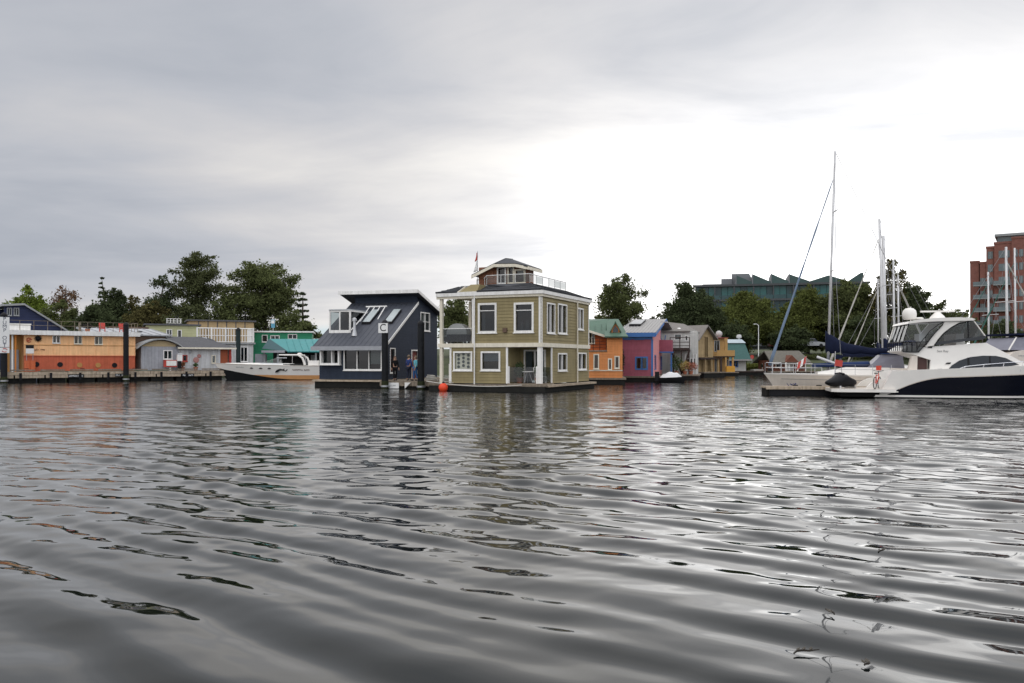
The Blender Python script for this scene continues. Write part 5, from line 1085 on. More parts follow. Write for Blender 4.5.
# covered dinghy before the pink wall
db = thing('covered_dinghy', 'small dark boat under a white cover moored before the pink wall', 'boat', (*P(659, 360, 74.5).xy, 0), -4)
def small_hull(t, L_, B_, zs, m, n=10):
    mb = MB(); rr = []
    for i in range(n+1):
        s = i/n; b = B_/2*(1-max(0, s-.45)**2*3.0); b = max(.03, b); sh = zs*(1+.25*s*s)
        rr.append([(L_*s+.25*s**4*q, b*yy, -.15+(sh+.15)*q) for q, yy in ((1, -1), (.5, -.92), (0, -.5), (0, .5), (.5, .92), (1, 1))])
    mb.loft(rr); return mb.build('hull', m, t, smooth=True)
small_hull(db, 2.2, 1.4, .42, M_black)
mb = MB(); rr = []
for i in range(9):
    s = i/8; b = .8*(1-max(0, s-.45)**2*3); b *= .85; rr.append([(.1+2.0*s, yy*b, .42+hz*math.sin(math.pi*s)**.6*(1+.12*math.sin(i*2.3))) for yy, hz in ((-1, 0), (-.6, .38), (0, .5), (.6, .38), (1, 0))])
mb.loft(rr); mb.build('white_cover', mat('white_cover', (.62, .62, .62), .6, .08), db, smooth='all')
MB().box(-.35, .0, -.2, .2, .1, .95).build('outboard_motor', M_black, db)
# ------------------------------------------------------------------ boats
M_gel = mat('white_gelcoat', (.76, .735, .69), .25, .04, 1.5); M_gel2 = mat('cream_gelcoat', (.66, .60, .53), .3, .06, 1.5, streak=.06); M_navyhull = mat('navy_gelcoat', (.003, .004, .009), .14, .1, spec=.18); M_anti = mat('antifouling_black', (.012, .013, .014), .6)
M_tint = mat('tinted_window', (.022, .026, .032), .06, .1); M_vinyl = glass('clear_vinyl', (.66, .68, .70), .0); M_chrome = mat('stainless', (.62, .62, .63), .2, .05, metal=.9); M_canvas = mat('navy_canvas', (.010, .014, .035), .85, .2, 5); M_bluecanvas = mat('blue_canvas', (.014, .034, .105), .85, .15, 5)
M_alu = mat('mast_aluminium', (.55, .55, .55), .35, .08, 2, metal=.25); M_teak = mat('teak', (.30, .17, .08), .7, .2, 6); M_wire = mat('rigging_wire', (.20, .20, .21), .4)
def hull_surface(L_, B_, sheer, z0=-.35, rake=.9, p=2.6, flare=.22, tr=.0, stern=.9):
    """S(t,v,side): t 0 stern..1 bow, v 0 keel line..1 sheer"""
    def S(t, v, sd):
        b = B_/2*(stern+(1-stern)*min(1, t*3))*max(0.0, (1-max(0, (t-.35)/.65)**p))
        wv = (1-flare)+flare*v; wv = wv if t < .5 else wv*(1-(t-.5)*1.1*(1-v)**1.2)
        x = L_*t*(1-rake/L_)+rake*v*t**3-tr*v*(1-t)**8
        zs = sheer(t); return (x, sd*b*max(wv, .02), z0+(zs-z0)*v)
    return S
def band(S, t0, t1, vlo, vhi, nt_=30, nv=5, off=0.):
    mb = MB(); lo = vlo if callable(vlo) else (lambda t: vlo); hi = vhi if callable(vhi) else (lambda t: vhi)
    for sd in (-1, 1):
        rr = []
        for i in range(nt_+1):
            t = t0+(t1-t0)*i/nt_; a, b = lo(t), max(hi(t), lo(t)+1e-4)
            row = [S(t, a+(b-a)*j/nv, sd) for j in range(nv+1)]; rr.append([(x, y+sd*off, z) for x, y, z in row])
        mb.loft(rr, cap=False)
    return mb
def deck_cap(S, t0, t1, v=1., n=30, dz=0., inset=1.):
    mb = MB(); mb.loft([[(lambda q: (q[0], q[1]*inset, q[2]+dz))(S(t0+(t1-t0)*i/n, v, sd)) for sd in (-1, 1)] for i in range(n+1)], cap=False); return mb
def transom(S, t=0., vlo=0., vhi=1., n=5):
    mb = MB(); mb.add([S(t, vlo+(vhi-vlo)*j/n, -1) for j in range(n+1)]+[S(t, vlo+(vhi-vlo)*j/n, 1) for j in range(n, -1, -1)], [tuple(range(2*n+2))]); return mb

# --- white speedboat on the left, bow towards the left dock
SBY = 85.0
sb = thing('speedboat', 'white express cruiser with peach waterline stripe moored behind the blue house', 'speedboat', (*P(336, 360, SBY).xy, 0), 180+3)
SL = 12.3
S1 = hull_surface(SL, 3.3, lambda t: 1.42+.28*t*t, -.35, 1.5, 2.4, .25)
stripe = lambda t: .36+.0*t
chin = lambda t: .22+.52*max(0, (t-.38)/.62)**1.5
band(S1, 0, 1, 0, chin).build('bottom', M_anti, sb, smooth='all')
band(S1, 0, .78, chin, lambda t: max(chin(t), .46-.02*t)).build('peach_stripe', mat('peach_stripe', (.60, .30, .12), .35), sb, smooth='all')
band(S1, 0, 1, lambda t: max(chin(t), .46-.02*t), 1.).build('topsides', M_gel, sb, smooth='all')
transom(S1).build('transom', M_gel, sb); deck_cap(S1, 0, 1, 1., 30).build('deck', M_gel, sb)
mb = band(S1, 0, 1, .965, 1.0, off=.03); mb.build('rub_rail', M_gel2, sb, smooth='all')
# foredeck bulge, windscreen, arch
mb = MB(); rr = []
for i in range(11):
    t = .40+.52*i/10; x, y, z = S1(t, 1, 1); h = .16*math.sin(math.pi*min(1, (1-t)/.45)*.5); rr.append([(x, -y*.8, z), (x, -y*.55, z+h), (x, 0, z+h*1.15), (x, y*.55, z+h), (x, y*.8, z)])
mb.loft(rr); mb.build('foredeck', M_gel, sb, smooth='all')
def ring_at(t, k, h): x, y, z = S1(t, 1, 1); return x, y*k, z+h
xa, xb = S1(.50, 1, 1)[0], S1(.62, 1, 1)[0]; zs = 1.65
MB().hexa([(xa,-1.35,zs),(xb+.5,-.9,zs+.05),(xb+.5,.9,zs+.05),(xa,1.35,zs),(xa-.35,-1.1,zs+.55),(xa+.25,-.75,zs+.57),(xa+.25,.75,zs+.57),(xa-.35,1.1,zs+.55)]).build('windscreen', M_vinyl, sb)
MB().path([(xa-.35, 1.1, zs+.56), (xa+.25, .75, zs+.58), (xa+.25, -.75, zs+.58), (xa-.35, -1.1, zs+.56)], .03, 6).build('windscreen_frame', M_chrome, sb)
x2 = S1(.32, 1, 1)[0]
for sd in (-1, 1): MB().path([(x2-.6, sd*1.3, 1.5), (x2-.35, sd*1.3, 2.2), (x2+.1, sd*1.25, 2.5), (x2+2.0, sd*1.2, 2.52)], [.12, .1, .09, .07], 8).build('arch_leg', M_gel, sb)
MB().box(x2-.1, x2+.5, -1.25, 1.25, 2.45, 2.56).build('arch_top', M_gel, sb); MB().lathe([(.22, 2.57), (.24, 2.66), (.14, 2.74)], (x2+.2, 0, 0), 14).build('radar_dome', M_gel, sb, smooth=True)
for dxx in (0, 1.3): MB().path([(x2+dxx-.6, 1.1, 1.5), (x2+dxx-.6, 1.1, 2.45)], .03, 6).build('stanchion', M_chrome, sb)
MB().box(x2-1.9, x2-.9, -1.2, 1.2, 1.45, 1.95).build('seat_back', M_gel, sb); MB().box(x2-.3, x2+1.6, -1.2, 1.2, 1.44, 1.6).build('cockpit_sole', M_dark, sb)
sbf = Frame(*P(336, 360, SBY).xy, 3)
sface = Face(sbf, (-SL, -1.60), (1, 0), (0, -1))
for px in (244, 253.5, 262.5): r = sface.rect(px-1.4, px+1.4, 366.8, 368.3); mb = MB(); sd_ = 1; mb.lathe([(.14, 0), (.14, .03)], (0, 0, 0), 12, 'y'); q = mb.build('porthole', M_black, sb); t_ = (SL-(r[0]+r[1])/2)/SL; a_ = S1(t_, .80, 1); q.location = (a_[0], a_[1]+.0, a_[2]); q.scale = (1.3, 1, .5)
def hull_marks(S, sd, t0, t1, v0, v1, n, m, parent, seed, gap=(), name='lettering'):
    rg = random.Random(seed); mb = MB()
    for i in range(n):
        if i in gap: continue
        a, b = t0+(t1-t0)*(i+.1)/n, t0+(t1-t0)*(i+.42)/n
        for (c, d, e_, f_) in ((a, b, 0, rg.uniform(.7, 1)), (b, b+(t1-t0)*.4/n, rg.choice((0, .35, .7)), None)):
            f_ = f_ or e_+.28
            q = [S(tt, v0+(v1-v0)*vv, sd) for tt, vv in ((c, e_), (d, e_), (d, f_), (c, f_))]
            mb.prism([(x, y+sd*.004, z) for x, y, z in q], [(x, y+sd*.02, z) for x, y, z in q])
    return mb.build(name, m, parent, kind='stuff')
tpx = lambda px: (SL-sface.u(px))/SL
hull_marks(S1, 1, tpx(306), tpx(287), .71, .80, 15, mat('brown_lettering', (.10, .05, .03), .5), sb, 3, (5,)); hull_marks(S1, 1, tpx(236), tpx(228), .80, .86, 7, M_greytrim, sb, 8)
# leaping fish emblem on the side
mb = MB(); pts = [(.0, .0, .02), (.25, .12, .06), (.55, .16, .10), (.85, .05, .13), (1.05, -.08, .05)]; t0 = tpx(280)
for k, (a, b, w_) in enumerate(pts): pass
cx_, cy_, cz_ = S1(t0, .66, 1)
mb.path([(cx_+a-.0, cy_+.03, cz_+b*1.2) for a, b, w_ in pts], [w_ for *_, w_ in pts], 6); mb.path([(cx_+.3, cy_+.03, cz_+.1), (cx_+.05, cy_+.03, cz_+.38)], [.09, .01], 5); mb.path([(cx_+.05, cy_+.03, cz_), (cx_-.15, cy_+.03, cz_+.2)], [.03, .06], 5)
mb.build('fish_emblem', M_black, sb)

# --- sailing yachts
def sailboat(label, bow, stern, sheer_z, mast_px, lean, mast_h, hullm, cover, detail=True, B_=3.3, boom=True, furl=None, name='sailboat', mr=.085, spread=True):
    bow, stern = Vector(bow), Vector(stern); d = bow-stern; L_ = d.length; deg = math.degrees(math.atan2(d.y, d.x))
    t = thing(name, label, 'sailboat', (stern.x, stern.y, 0), deg)
    S = hull_surface(L_, B_, lambda q: sheer_z*(.88+.12*q*q+.06*(1-q)), -.3, 1.1, 2.2, .12, .3, .72)
    band(S, 0, 1, 0, .30).build('bottom', M_anti, t, smooth='all'); band(S, 0, 1, .30, .34).build('boot_stripe', M_gel, t, smooth='all'); band(S, 0, 1, .34, 1.).build('topsides', hullm, t, smooth='all')
    transom(S).build('transom', hullm, t); deck_cap(S, 0, 1).build('deck', M_gel, t); band(S, 0, 1, .94, 1.0, off=.025).build('toe_rail', M_gel, t, smooth='all')
    mb = MB(); rr = []
    for i in range(9):
        q = .30+.42*i/8; x, y, z = S(q, 1, 1); h = .42*min(1, (9-i)/4.0, (i+1)/1.0); rr.append([(x, -y*.68, z), (x, -y*.58, z+h), (x, 0, z+h*1.1), (x, y*.58, z+h), (x, y*.68, z)])
    mb.loft(rr); mb.build('coachroof', M_gel, t, smooth=True)
    mx = mast_px*L_; zb = sheer_z*.9+.35; top = Vector((mx-lean, 0, mast_h))
    MB().path([(mx, 0, zb-.4), top], [mr, mr*.75], 10).build('mast', M_alu, t, smooth='all')
    wv = []
    for k, fz in enumerate((.45, .72) if detail else (.55,)):
        p = Vector((mx, 0, zb)).lerp(top, fz)
        if spread: MB().path([p+Vector((-.15, -.9, 0)), p, p+Vector((-.15, .9, 0))], .03, 6).build('spreader', M_alu, t)
    for sd in (-1, 1):
        pts = [S(mast_px-.02, 1, sd), Vector((mx, 0, zb)).lerp(top, .45)+Vector((-.15, sd*.9, 0)), top+Vector((0, 0, -.3))]; MB().path(pts, .014, 4).build('shroud', M_wire, t)
    MB().path([S(0, 1, 0), top], .014, 4).build('backstay', M_wire, t)
    if furl:
        fm, r0 = furl; a = Vector(S(1, 1, 0))+Vector((-.35, 0, .45)); b = Vector((mx, 0, zb)).lerp(top, .885); n = 14
        MB().path([a.lerp(b, i/n) for i in range(n+1)], [r0*(1-.78*(i/n)**.7)+.012*math.sin(i*2.1) for i in range(n+1)], 8).build('furled_sail', fm, t, smooth='all')
        MB().path([b, top], .012, 4).build('forestay', M_wire, t); MB().lathe([(.02, 0), (.14, .02), (.14, .16), (.02, .18)], (a.x, a.y, a.z-.35), 12).build('furler_drum', M_black, t)
    if boom:
        e_ = Vector((mx-4.6, 0, zb+.95)); MB().path([(mx-.1, 0, zb+1.15), e_], .06, 8).build('boom', M_alu, t)
        if cover:
            mb = MB(); rr = []
            for i in range(13):
                a = i/12; c = Vector((mx+.12, 0, zb+1.15)).lerp(e_, a); h = .95*(1-a)**4.5+.22+.03*math.sin(i*1.7); wd = .17*(1-a*.35); lowz = .16+.04*math.sin(i*2.1)
                rr.append([(c.x, wd*math.sin(q), c.z-lowz+(h+lowz)*(.5-.5*math.cos(q))) for q in [2*math.pi*j/10 for j in range(11)]])
            mb.loft(rr); mb.build('sail_cover', cover, t, smooth='all')
    return t, S, L_
# the big one at the end of the finger dock
SBQ = Frame(*P(765, 360, 49.5).xy, -3)
bowp = P(763.5, 360, 50.3); sternp = P(935, 360, 47.9)
M_furl = mat('blue_grey_sunstrip', (.16, .22, .31), .8, .12)
t1, S2, L2 = sailboat('white sailing yacht with furled blue headsail at the end of the finger dock', (bowp.x, bowp.y, 0), (sternp.x, sternp.y, 0), 1.22, .615, .42, 14.45, M_gel2, M_canvas, True, 3.4, True, (M_furl, .10))
# pulpit, lifelines, hatch, dodger
rl = []
for q in (1.0, .965, .92): 
    for sd in (-1, 1): x, y, z = S2(q, 1, sd); MB().path([(x-.1, y*.9, z), (x-.1, y*.95, z+.62)], .02, 6).build('pulpit_leg', M_chrome, t1)
for hh in (.62, .34): MB().path([(lambda p: (p[0]-.1, p[1]*.95, p[2]+hh))(S2(q, 1, sd)) for q, sd in ((.92, 1), (.965, 1), (.995, 1), (.995, -1), (.965, -1), (.92, -1))], .018, 6).build('pulpit_rail', M_chrome, t1)
for sd in (-1, 1):
    for q in (.84, .74, .63, .52, .42, .31, .2): x, y, z = S2(q, 1, sd); MB().path([(x, y*.97, z), (x, y*.97, z+.58)], .015, 5).build('stanchion', M_chrome, t1)
    for hh in (.57, .3): MB().path([(lambda p: (p[0], p[1]*.97, p[2]+hh))(S2(q, 1, sd)) for q in (.92, .84, .74, .63, .52, .42, .31, .2)], .010, 4).build('lifeline', M_wire, t1)
band(S2, .12, .93, .765, .785, off=.006).build('cove_stripe', mat('grey_stripe', (.25, .25, .25), .4), t1, smooth='all')
hull_marks(S2, 1, .915, .86, .50, .62, 6, mat('blue_lettering', (.05, .06, .22), .4), t1, 6, (1,))
x, y, z = S2(.34, 1, 1)
mb = MB(); mb.hexa([(x-1.1,-1.0,z+.3),(x+.9,-.95,z+.38),(x+.9,.95,z+.38),(x-1.1,1.0,z+.3),(x-1.0,-.85,z+1.15),(x+.05,-.75,z+1.2),(x+.05,.75,z+1.2),(x-1.0,.85,z+1.15)]); dg = mb.build('spray_dodger', mat('grey_vinyl', (.2, .2, .24), .35), t1)
MB().box(x-1.15, x+.1, -.9, .9, z+1.205, z+1.25).build('dodger_top', M_bluecanvas, dg)
mb = MB(); rr = []
for i in range(8): a = i/7; rr.append([(x+.7+3.1*a, .65*math.sin(q), z+.42+(.38-.15*a)*(.5-.5*math.cos(q))) for q in [2*math.pi*j/8 for j in range(9)]])
mb.loft(rr); mb.build('folded_blue_cover', M_bluecanvas, t1, smooth='all')
MB().path([(x+2.2, .5, z+.5), (x+3.6, .3, z+1.05)], .08, 8).build('vang', M_alu, t1)
# little maple leaf flag on the stern pulpit of it / by the bow rail
fg = thing('small_flag', 'little red and white flag above the white sailing yacht\'s foredeck', 'flag', (*P(806, 360, 50.2).xy, 1.25), 0)
MB().path([(0, 0, 0), (0, 0, 1.0)], .012, 5).build('staff', M_chrome, fg)
for i, m_ in enumerate((M_red, M_signwhite, M_red)):
    mb = MB(); a = i*.17; mb.hexa([(-.04-a,-.01,.55-a*.8),(-.04-a-.17,.03,.55-(a+.17)*.8),(-.04-a-.17,.045,.55-(a+.17)*.8),(-.04-a,.005,.55-a*.8),(.05-a,-.01,1.0-a*.8),(.05-a-.17,.03,1.0-(a+.17)*.8),(.05-a-.17,.045,1.0-(a+.17)*.8),(.05-a,.005,1.0-a*.8)]); mb.build('stripe_cloth', m_, fg)
# finger dock in front of it
FD = Frame(*P(766, 360, 46.8).xy, -5)
fd = thing('finger_dock', 'pale edged finger dock below the white sailing yacht\'s bow', 'dock', (*FD.o, 0), FD.deg)
for i in range(6):
    a, b = i*2.0, i*2.0+1.98; bx('deck_section', M_wood2, fd, a, b, 0, 1.5, .40, .50); bx('edge_board', M_wood2, fd, a, b, -.05, -.002, .34, .52); bx('float', M_float, fd, a+.05, b-.05, .15, 1.4, -.3, .395)
bx('dark_skirt', M_black, fd, .2, 11.9, .05, .1, -.2, .335)
for px in (796, 820): u = Face(FD, (0, 0), (1, 0), (0, -1)).u(px); MB().path([(u-.15, .2, .56), (u+.15, .2, .56)], .035, 6).build('cleat', M_black, fd)
# boats further in, mostly masts above the motor yacht
def far_sail(label, px_t, py_t, px_b, Y, L_, side, hullm, r, furl=None, cover=M_canvas, lean=0., boom=True):
    """mast base at px_b, top at (px_t, py_t); side = +1 bow right / away, -1 bow left"""
    b = P(px_b, 360, Y); top = P(px_t, py_t, Y); a = R(8)*side; dv = Vector((math.cos(a)*side, math.sin(a), 0))
    stern = b-dv*L_*.56; bow = b+dv*L_*.44
    lean = (b.x-top.x)*side
    return sailboat(label, (bow.x, bow.y, 0), (stern.x, stern.y, 0), 1.2, .56, lean, top.z, hullm, cover, False, 3.1, boom, furl, mr=r)
M_tanf = mat('tan_sail', (.42, .40, .36), .8)
far_sail('sailing yacht with the tallest thick mast behind the motor yacht\'s stern', 879, 219, 884, 60, 10.5, -1, M_gel, .12, (M_tanf, .09))
far_sail('sailing yacht whose mast stands just right of the thick mast pair', 893.3, 260, 894.5, 68, 9.0, 1, M_gel, .10, (M_tanf, .08))
far_sail('smaller sailing yacht with its mast between the thick pair and the radar dome', 898, 275, 899, 74, 8.5, 1, M_gel2, .09, (M_tanf, .10))
far_sail('sailing yacht with stout grey mast just right of the tallest one', 883, 236, 886, 64, 9.5, -1, M_gel2, .15, None)
far_sail('small sailing yacht with thin mast left of the thick pair', 877.8, 279, 878.5, 78, 8.0, -1, M_gel, .07, (M_tanf, .08))
far_sail('sailing yacht with mast before the brick tower\'s balconies', 988, 272, 989, 66, 9.5, -1, M_gel, .085, (mat('green_sunstrip', (.03, .10, .08), .8), .09))
far_sail('sailing yacht with the taller of two masts before the brick tower', 1006, 247, 1007.5, 58, 10.5, 1, M_gel, .10, (M_tanf, .12))
far_sail('sailing yacht with mast at the right edge before the brick tower', 1014.5, 248, 1016, 62, 10.5, -1, M_gel2, .08, (mat('green_sunstrip', (.03, .10, .08), .8), .09))

# --- the motor yacht
YF = Frame(*P(832.5, 360, 43.8).xy, -13)
my = thing('motor_yacht', 'large white flybridge motor yacht with navy hull side at right', 'motor yacht', (*YF.o, 0), YF.deg)
ys = Face(YF, (0, 0), (1, 0), (0, -1)); BY = 4.3
yp = lambda px, py: (ys.u(px), ys.z(py, ys.u(px)))
hx = yp(884, 390)[0]; LH = 13.6
def ysheer(t): return 1.42+.35*t+.25*t*t
Sy = hull_surface(LH, BY, ysheer, -.3, 1.6, 2.6, .10, -.9, .93)
def SY(t, v, sd): x, y, z = Sy(t, v, sd); return (x+hx-.6, BY/2+y, z)
def vz(z): return lambda t: (z+.3)/(ysheer(t)+.3)
boot = vz(.16); boot2 = vz(.06)
def navtop(t):
    x = SY(t, .6, -1)[0]; u1 = yp(893, 395)[0]; s = min(1, max(0, (x-u1)/(yp(955, 379)[0]-u1))); s = s**.85*(2-s**.85) if s < 1 else 1
    z = .17+(1.13-.17)*s+max(0, x-yp(955, 379)[0])*.045; return min(.93, (z+.3)/(ysheer(t)+.3))
band(SY, 0, 1, 0, boot2).build('bottom', M_anti, my, smooth='all'); band(SY, 0, 1, boot2, boot).build('boot_stripe', M_gel, my, smooth='all')
band(SY, 0.02, 1, boot, lambda t: max(boot(t)+.001, navtop(t)), 60).build('navy_side', M_navyhull, my, smooth='all')
band(SY, 0.02, 1, lambda t: max(boot(t)+.001, navtop(t)), 1., 60).build('white_topside', M_gel, my, smooth='all')
transom(SY, .02).build('transom', M_gel, my); deck_cap(SY, .02, 1, 1., 30).build('deck', M_gel, my)
band(SY, .1, 1, lambda t: navtop(t)-.015, lambda t: navtop(t)+.012, 60, 1, .012).build('feature_line', M_gel2, my, smooth='all')
# swim platform
px_ = [(0, .35), (.25, .12), (.6, .0), (hx+.6, .0), (hx+.6, BY), (.6, BY), (.25, BY-.12), (0, BY-.35)]
MB().ext(px_, .30, .46, 'z').build('swim_platform', M_gel, my); MB().ext([(x*.99+.02, y*.98+.03) for x, y in px_], .462, .475, 'z').build('platform_tread', M_gel2, my)
MB().box(.5, hx, .5, BY-.5, .05, .30).build('platform_bracket', M_anti, my)
# stern quarter sweeping up from the platform
q0 = [yp(868, 389), yp(874, 383), yp(882, 379.5), yp(905, 378), yp(912, 377.4), yp(912, 382.5), yp(904, 386.5), yp(893, 391.2), yp(868, 391)]
for y0, y1 in ((.62, .9), (BY-.9, BY-.62)): MB().ext(q0, y0, y1, 'y').build('stern_quarter', M_gel, my, smooth=True)
MB().box(yp(895, 380)[0], yp(898, 380)[0], .43, BY-.43, .46, 1.45).build('transom_bulkhead', M_gel, my)
# deckhouse: side profile swept across the beam with tumblehome
def house(poly, y0, y1, m, nm, tum=.0, zref=1.2, smooth=True):
    lean_ = lambda z: tum*max(0, z-zref)
    return MB().prism([(x, y0+lean_(z), z) for x, z in poly], [(x, y1-lean_(z), z) for x, z in poly]).build(nm, m, my, smooth=smooth)
deckp = [yp(931, 378), yp(933, 360), yp(913, 353.5), yp(906, 352.8), yp(903, 351), yp(912, 345), yp(930, 347.5), yp(937, 346.5), yp(990, 342.5), yp(1006, 351), yp(1022, 360), yp(1040, 369), yp(1040, 378)]
house(deckp, .35, BY-.35, M_gel, 'deckhouse', .13)
# aft bulkhead with door
ax = yp(931, 370)[0]
MB().box(ax-.02, ax+.0, .7, BY-.7, 1.0, 2.2).build('aft_bulkhead', M_gel2, my)
dr_ = [yp(919.5, 375.5), yp(921, 357), yp(931.5, 358.5), yp(930, 377)]
MB().ext(dr_, .72, .80, 'y').build('saloon_door', mat('dark_red_brown', (.07, .03, .025), .3), my); MB().ext([(x+.55, z) for x, z in dr_], .64, .71, 'y').build('door_glass', M_tint, my)
cs = [yp(906, 378), yp(911, 368), yp(914, 356), yp(920, 355.5), yp(919.5, 376)]
MB().ext(cs, .5, .8, 'y').build('ladder_molding', M_gel2, my, smooth=True)
MB().box(yp(907, 378)[0], yp(930, 378)[0], .5, BY-.5, .98, 1.05).build('cockpit_sole', M_teak, my)
bx('cockpit_seat', M_gel2, my, yp(905.5, 376)[0], yp(915, 376)[0], .9, BY-.9, 1.05, 1.55)
# side windows (lens-shaped) with the rail before them
lens = [yp(949.5, 370.5), yp(954, 365.5), yp(962, 360.5), yp(973, 357), yp(986, 355.6), yp(999, 355.8), yp(1009, 358), yp(1022, 364.6), yp(1014, 366), yp(998, 367), yp(985, 368), yp(978, 370), yp(970, 371.5), yp(958, 371.5)]
def on_side(poly, o0, o1, m, nm, y=.35, tum=.13): 
    f = lambda z: y+tum*max(0, z-1.2); return MB().prism([(x, f(z)-o0, z) for x, z in poly], [(x, f(z)-o1, z) for x, z in poly]).build(nm, m, my)
lw_ = on_side(lens, .0, .025, M_tint, 'saloon_window')
on_side([yp(970, 357.6), yp(972, 357.4), yp(972, 371.5), yp(970, 371.5)], .026, .04, M_black, 'window_divider'); on_side([yp(992, 356), yp(993.4, 356), yp(993.4, 367.5), yp(992, 367.5)], .026, .04, M_black, 'window_divider')
for (a, b) in ((938, 369.6), (947.5, 363.2)): on_side([yp(a, b+.9), yp(a+1.5, b-.5), yp(a+6, b-.8), yp(a+5, b+.9)], .0, .03, M_black, 'air_vent')
on_side([yp(930, 347.8), yp(931, 346.6), yp(935.5, 346.4), yp(934.5, 348)], .0, .03, M_black, 'air_vent')
ftext('lettering', 'Sea Ray', .16, Face(YF, (0, .35+.13*1.35), (1, 0), (0, -1)), yp(945.5, 351)[0], yp(945.5, 351)[1], .03, mat('pale_grey_letter', (.3, .3, .3), .3), my, 1.1)
# side deck rail
rp = [(yp(px, py)[0], .12, yp(px, py)[1]) for px, py in ((958, 369.5), (966, 366.5), (985, 364.5), (1005, 363), (1024, 361.5), (1050, 359.5), (1075, 358))]
MB().path(rp, .018, 6).build('side_rail', M_chrome, my)
for i, (x, y, z) in enumerate(rp[:-1]): MB().path([(x, y, z), (x-.12, y+.03, max(1.35, z-.5-.0))], .014, 5).build('rail_stanchion', M_chrome, my)
# flybridge coaming (aft), hardtop, enclosure
fly0, fly1 = .45, BY-.45
ht = [yp(909, 323.6), yp(910.5, 321.5), yp(918, 319.6), yp(935, 317.8), yp(960, 316.9), yp(974, 317.4), yp(978, 318.9), yp(975, 320.2), yp(950, 320.6), yp(925, 321.6)]
house(ht, fly0-.1, fly1+.1, M_gel, 'hardtop')
wing = [yp(928, 346.5), yp(936.5, 345.5), yp(940, 339.5), yp(946, 332.5), yp(954, 326.5), yp(963, 321.5), yp(948, 321), yp(938, 333), yp(932, 341)]
for y0, y1 in ((fly0+.02, fly0+.12), (fly1-.12, fly1-.02)): MB().ext(wing, y0, y1, 'y').build('hardtop_wing', M_gel, my, smooth=True)
# side glazing of the flybridge: clear upper, dark lower skirt
gl = [yp(939, 342), yp(944, 336), yp(952, 329), yp(962, 323.8), yp(976, 320.6), yp(987.5, 336.5), yp(965, 339), yp(948, 341.2)]
MB().ext(gl, fly0+.05, fly0+.07, 'y').build('flybridge_screen', M_vinyl, my); MB().ext(gl, fly1-.07, fly1-.05, 'y').build('flybridge_screen', M_vinyl, my)
sk = [yp(936.8, 345.2), yp(939.5, 341.6), yp(965, 338.6), yp(988.3, 335.4), yp(989.5, 337.6), yp(985, 339.5), yp(955, 342.5), yp(942, 344.8)]
MB().ext(sk, fly0+.0, fly0+.045, 'y').build('dark_skirt', M_tint, my); MB().ext(sk, fly1-.045, fly1, 'y').build('dark_skirt', M_tint, my)
for a, b in (((971, 321), (971.5, 339)), ((976.5, 320), (988.5, 336))): pa, pb = yp(*a), yp(*b); MB().path([(pa[0], fly0+.03, pa[1]), (pb[0], fly0+.03, pb[1])], .03, 6).build('screen_frame', M_black if a[0] < 972 else M_gel, my)
pa, pb = yp(976.5, 320), yp(988.5, 336.5); MB().prism([(pa[0], fly0+.08, pa[1]), (pa[0], fly1-.08, pa[1]), (pb[0], fly1-.08, pb[1]), (pb[0], fly0+.08, pb[1])], [(pa[0]+.02, fly0+.08, pa[1]), (pa[0]+.02, fly1-.08, pa[1]), (pb[0]+.02, fly1-.08, pb[1]), (pb[0]+.02, fly0+.08, pb[1])]).build('front_screen', M_vinyl, my)
MB().path([(yp(*q)[0], fly0+.0, yp(*q)[1]) for q in ((936.8, 345), (944, 335.5), (952, 328.5), (962, 323), (976, 319.9))], .03, 6).build('screen_edge', M_black, my)
# aft clear curtain with black framing
af = [yp(905, 341.5), yp(911, 323.5), yp(946, 321.5), yp(938, 331), yp(930, 342)]
MB().ext(af, fly0-.02, fly0+.0, 'y').build('aft_curtain', M_vinyl, my); MB().ext([yp(905, 351.5), yp(905, 342), yp(930, 342), yp(921, 352)], fly0-.02, fly0, 'y').build('aft_curtain', M_vinyl, my)
for pts in (((905, 342), (931, 341.5)), ((905, 351.8), (921, 352)), ((905, 342), (911, 322.5)), ((909, 342), (909, 352)), ((919, 350), (923, 342), (932, 331), (941, 324), (946, 321.8)), ((920.5, 352), (930, 342), (936, 334), (945, 324.5), (945.5, 321.6), (930, 321.6)), ((905, 352), (905, 341.5)), ((919, 342), (919, 351.5)), ((914, 342), (914, 352))):
    MB().path([(yp(*q)[0], fly0-.03, yp(*q)[1]) for q in pts], .022, 5).build('curtain_frame', M_black, my)
xa_, xb_ = yp(905, 341.5), yp(911, 323.5)
MB().prism([(xa_[0], fly0, xa_[1]), (xa_[0], fly1, xa_[1]), (xb_[0], fly1, xb_[1]), (xb_[0], fly0, xb_[1])], [(xa_[0]+.02, fly0, xa_[1]), (xa_[0]+.02, fly1, xa_[1]), (xb_[0]+.02, fly1, xb_[1]), (xb_[0]+.02, fly0, xb_[1])]).build('aft_curtain', M_vinyl, my)
MB().path([(yp(911, 323.5)[0], fly1, yp(911, 323.5)[1]), (yp(905, 342)[0], fly1, yp(905, 342)[1])], .05, 6).build('aft_strut', M_gel, my)
bx('helm_seat', M_gel, my, yp(925, 340)[0], yp(931, 340)[0], 1.2, 2.2, yp(925, 343)[1], yp(925, 333)[1]); bx('helm_console', M_gel, my, yp(962, 340)[0], yp(970, 340)[0], 1.0, 3.2, yp(925, 345)[1], yp(965, 333)[1]); bx('bridge_settee', M_bluecanvas, my, yp(912, 340)[0], yp(920, 340)[0], .9, 3.0, yp(915, 346)[1], yp(915, 340)[1])
for q in (.25, .5, .75):
    yq = fly0+(fly1-fly0)*q; MB().path([(xa_[0]-.02, yq, xa_[1]), (xb_[0]-.02, yq, xb_[1])], .02, 5).build('curtain_frame', M_black, my)
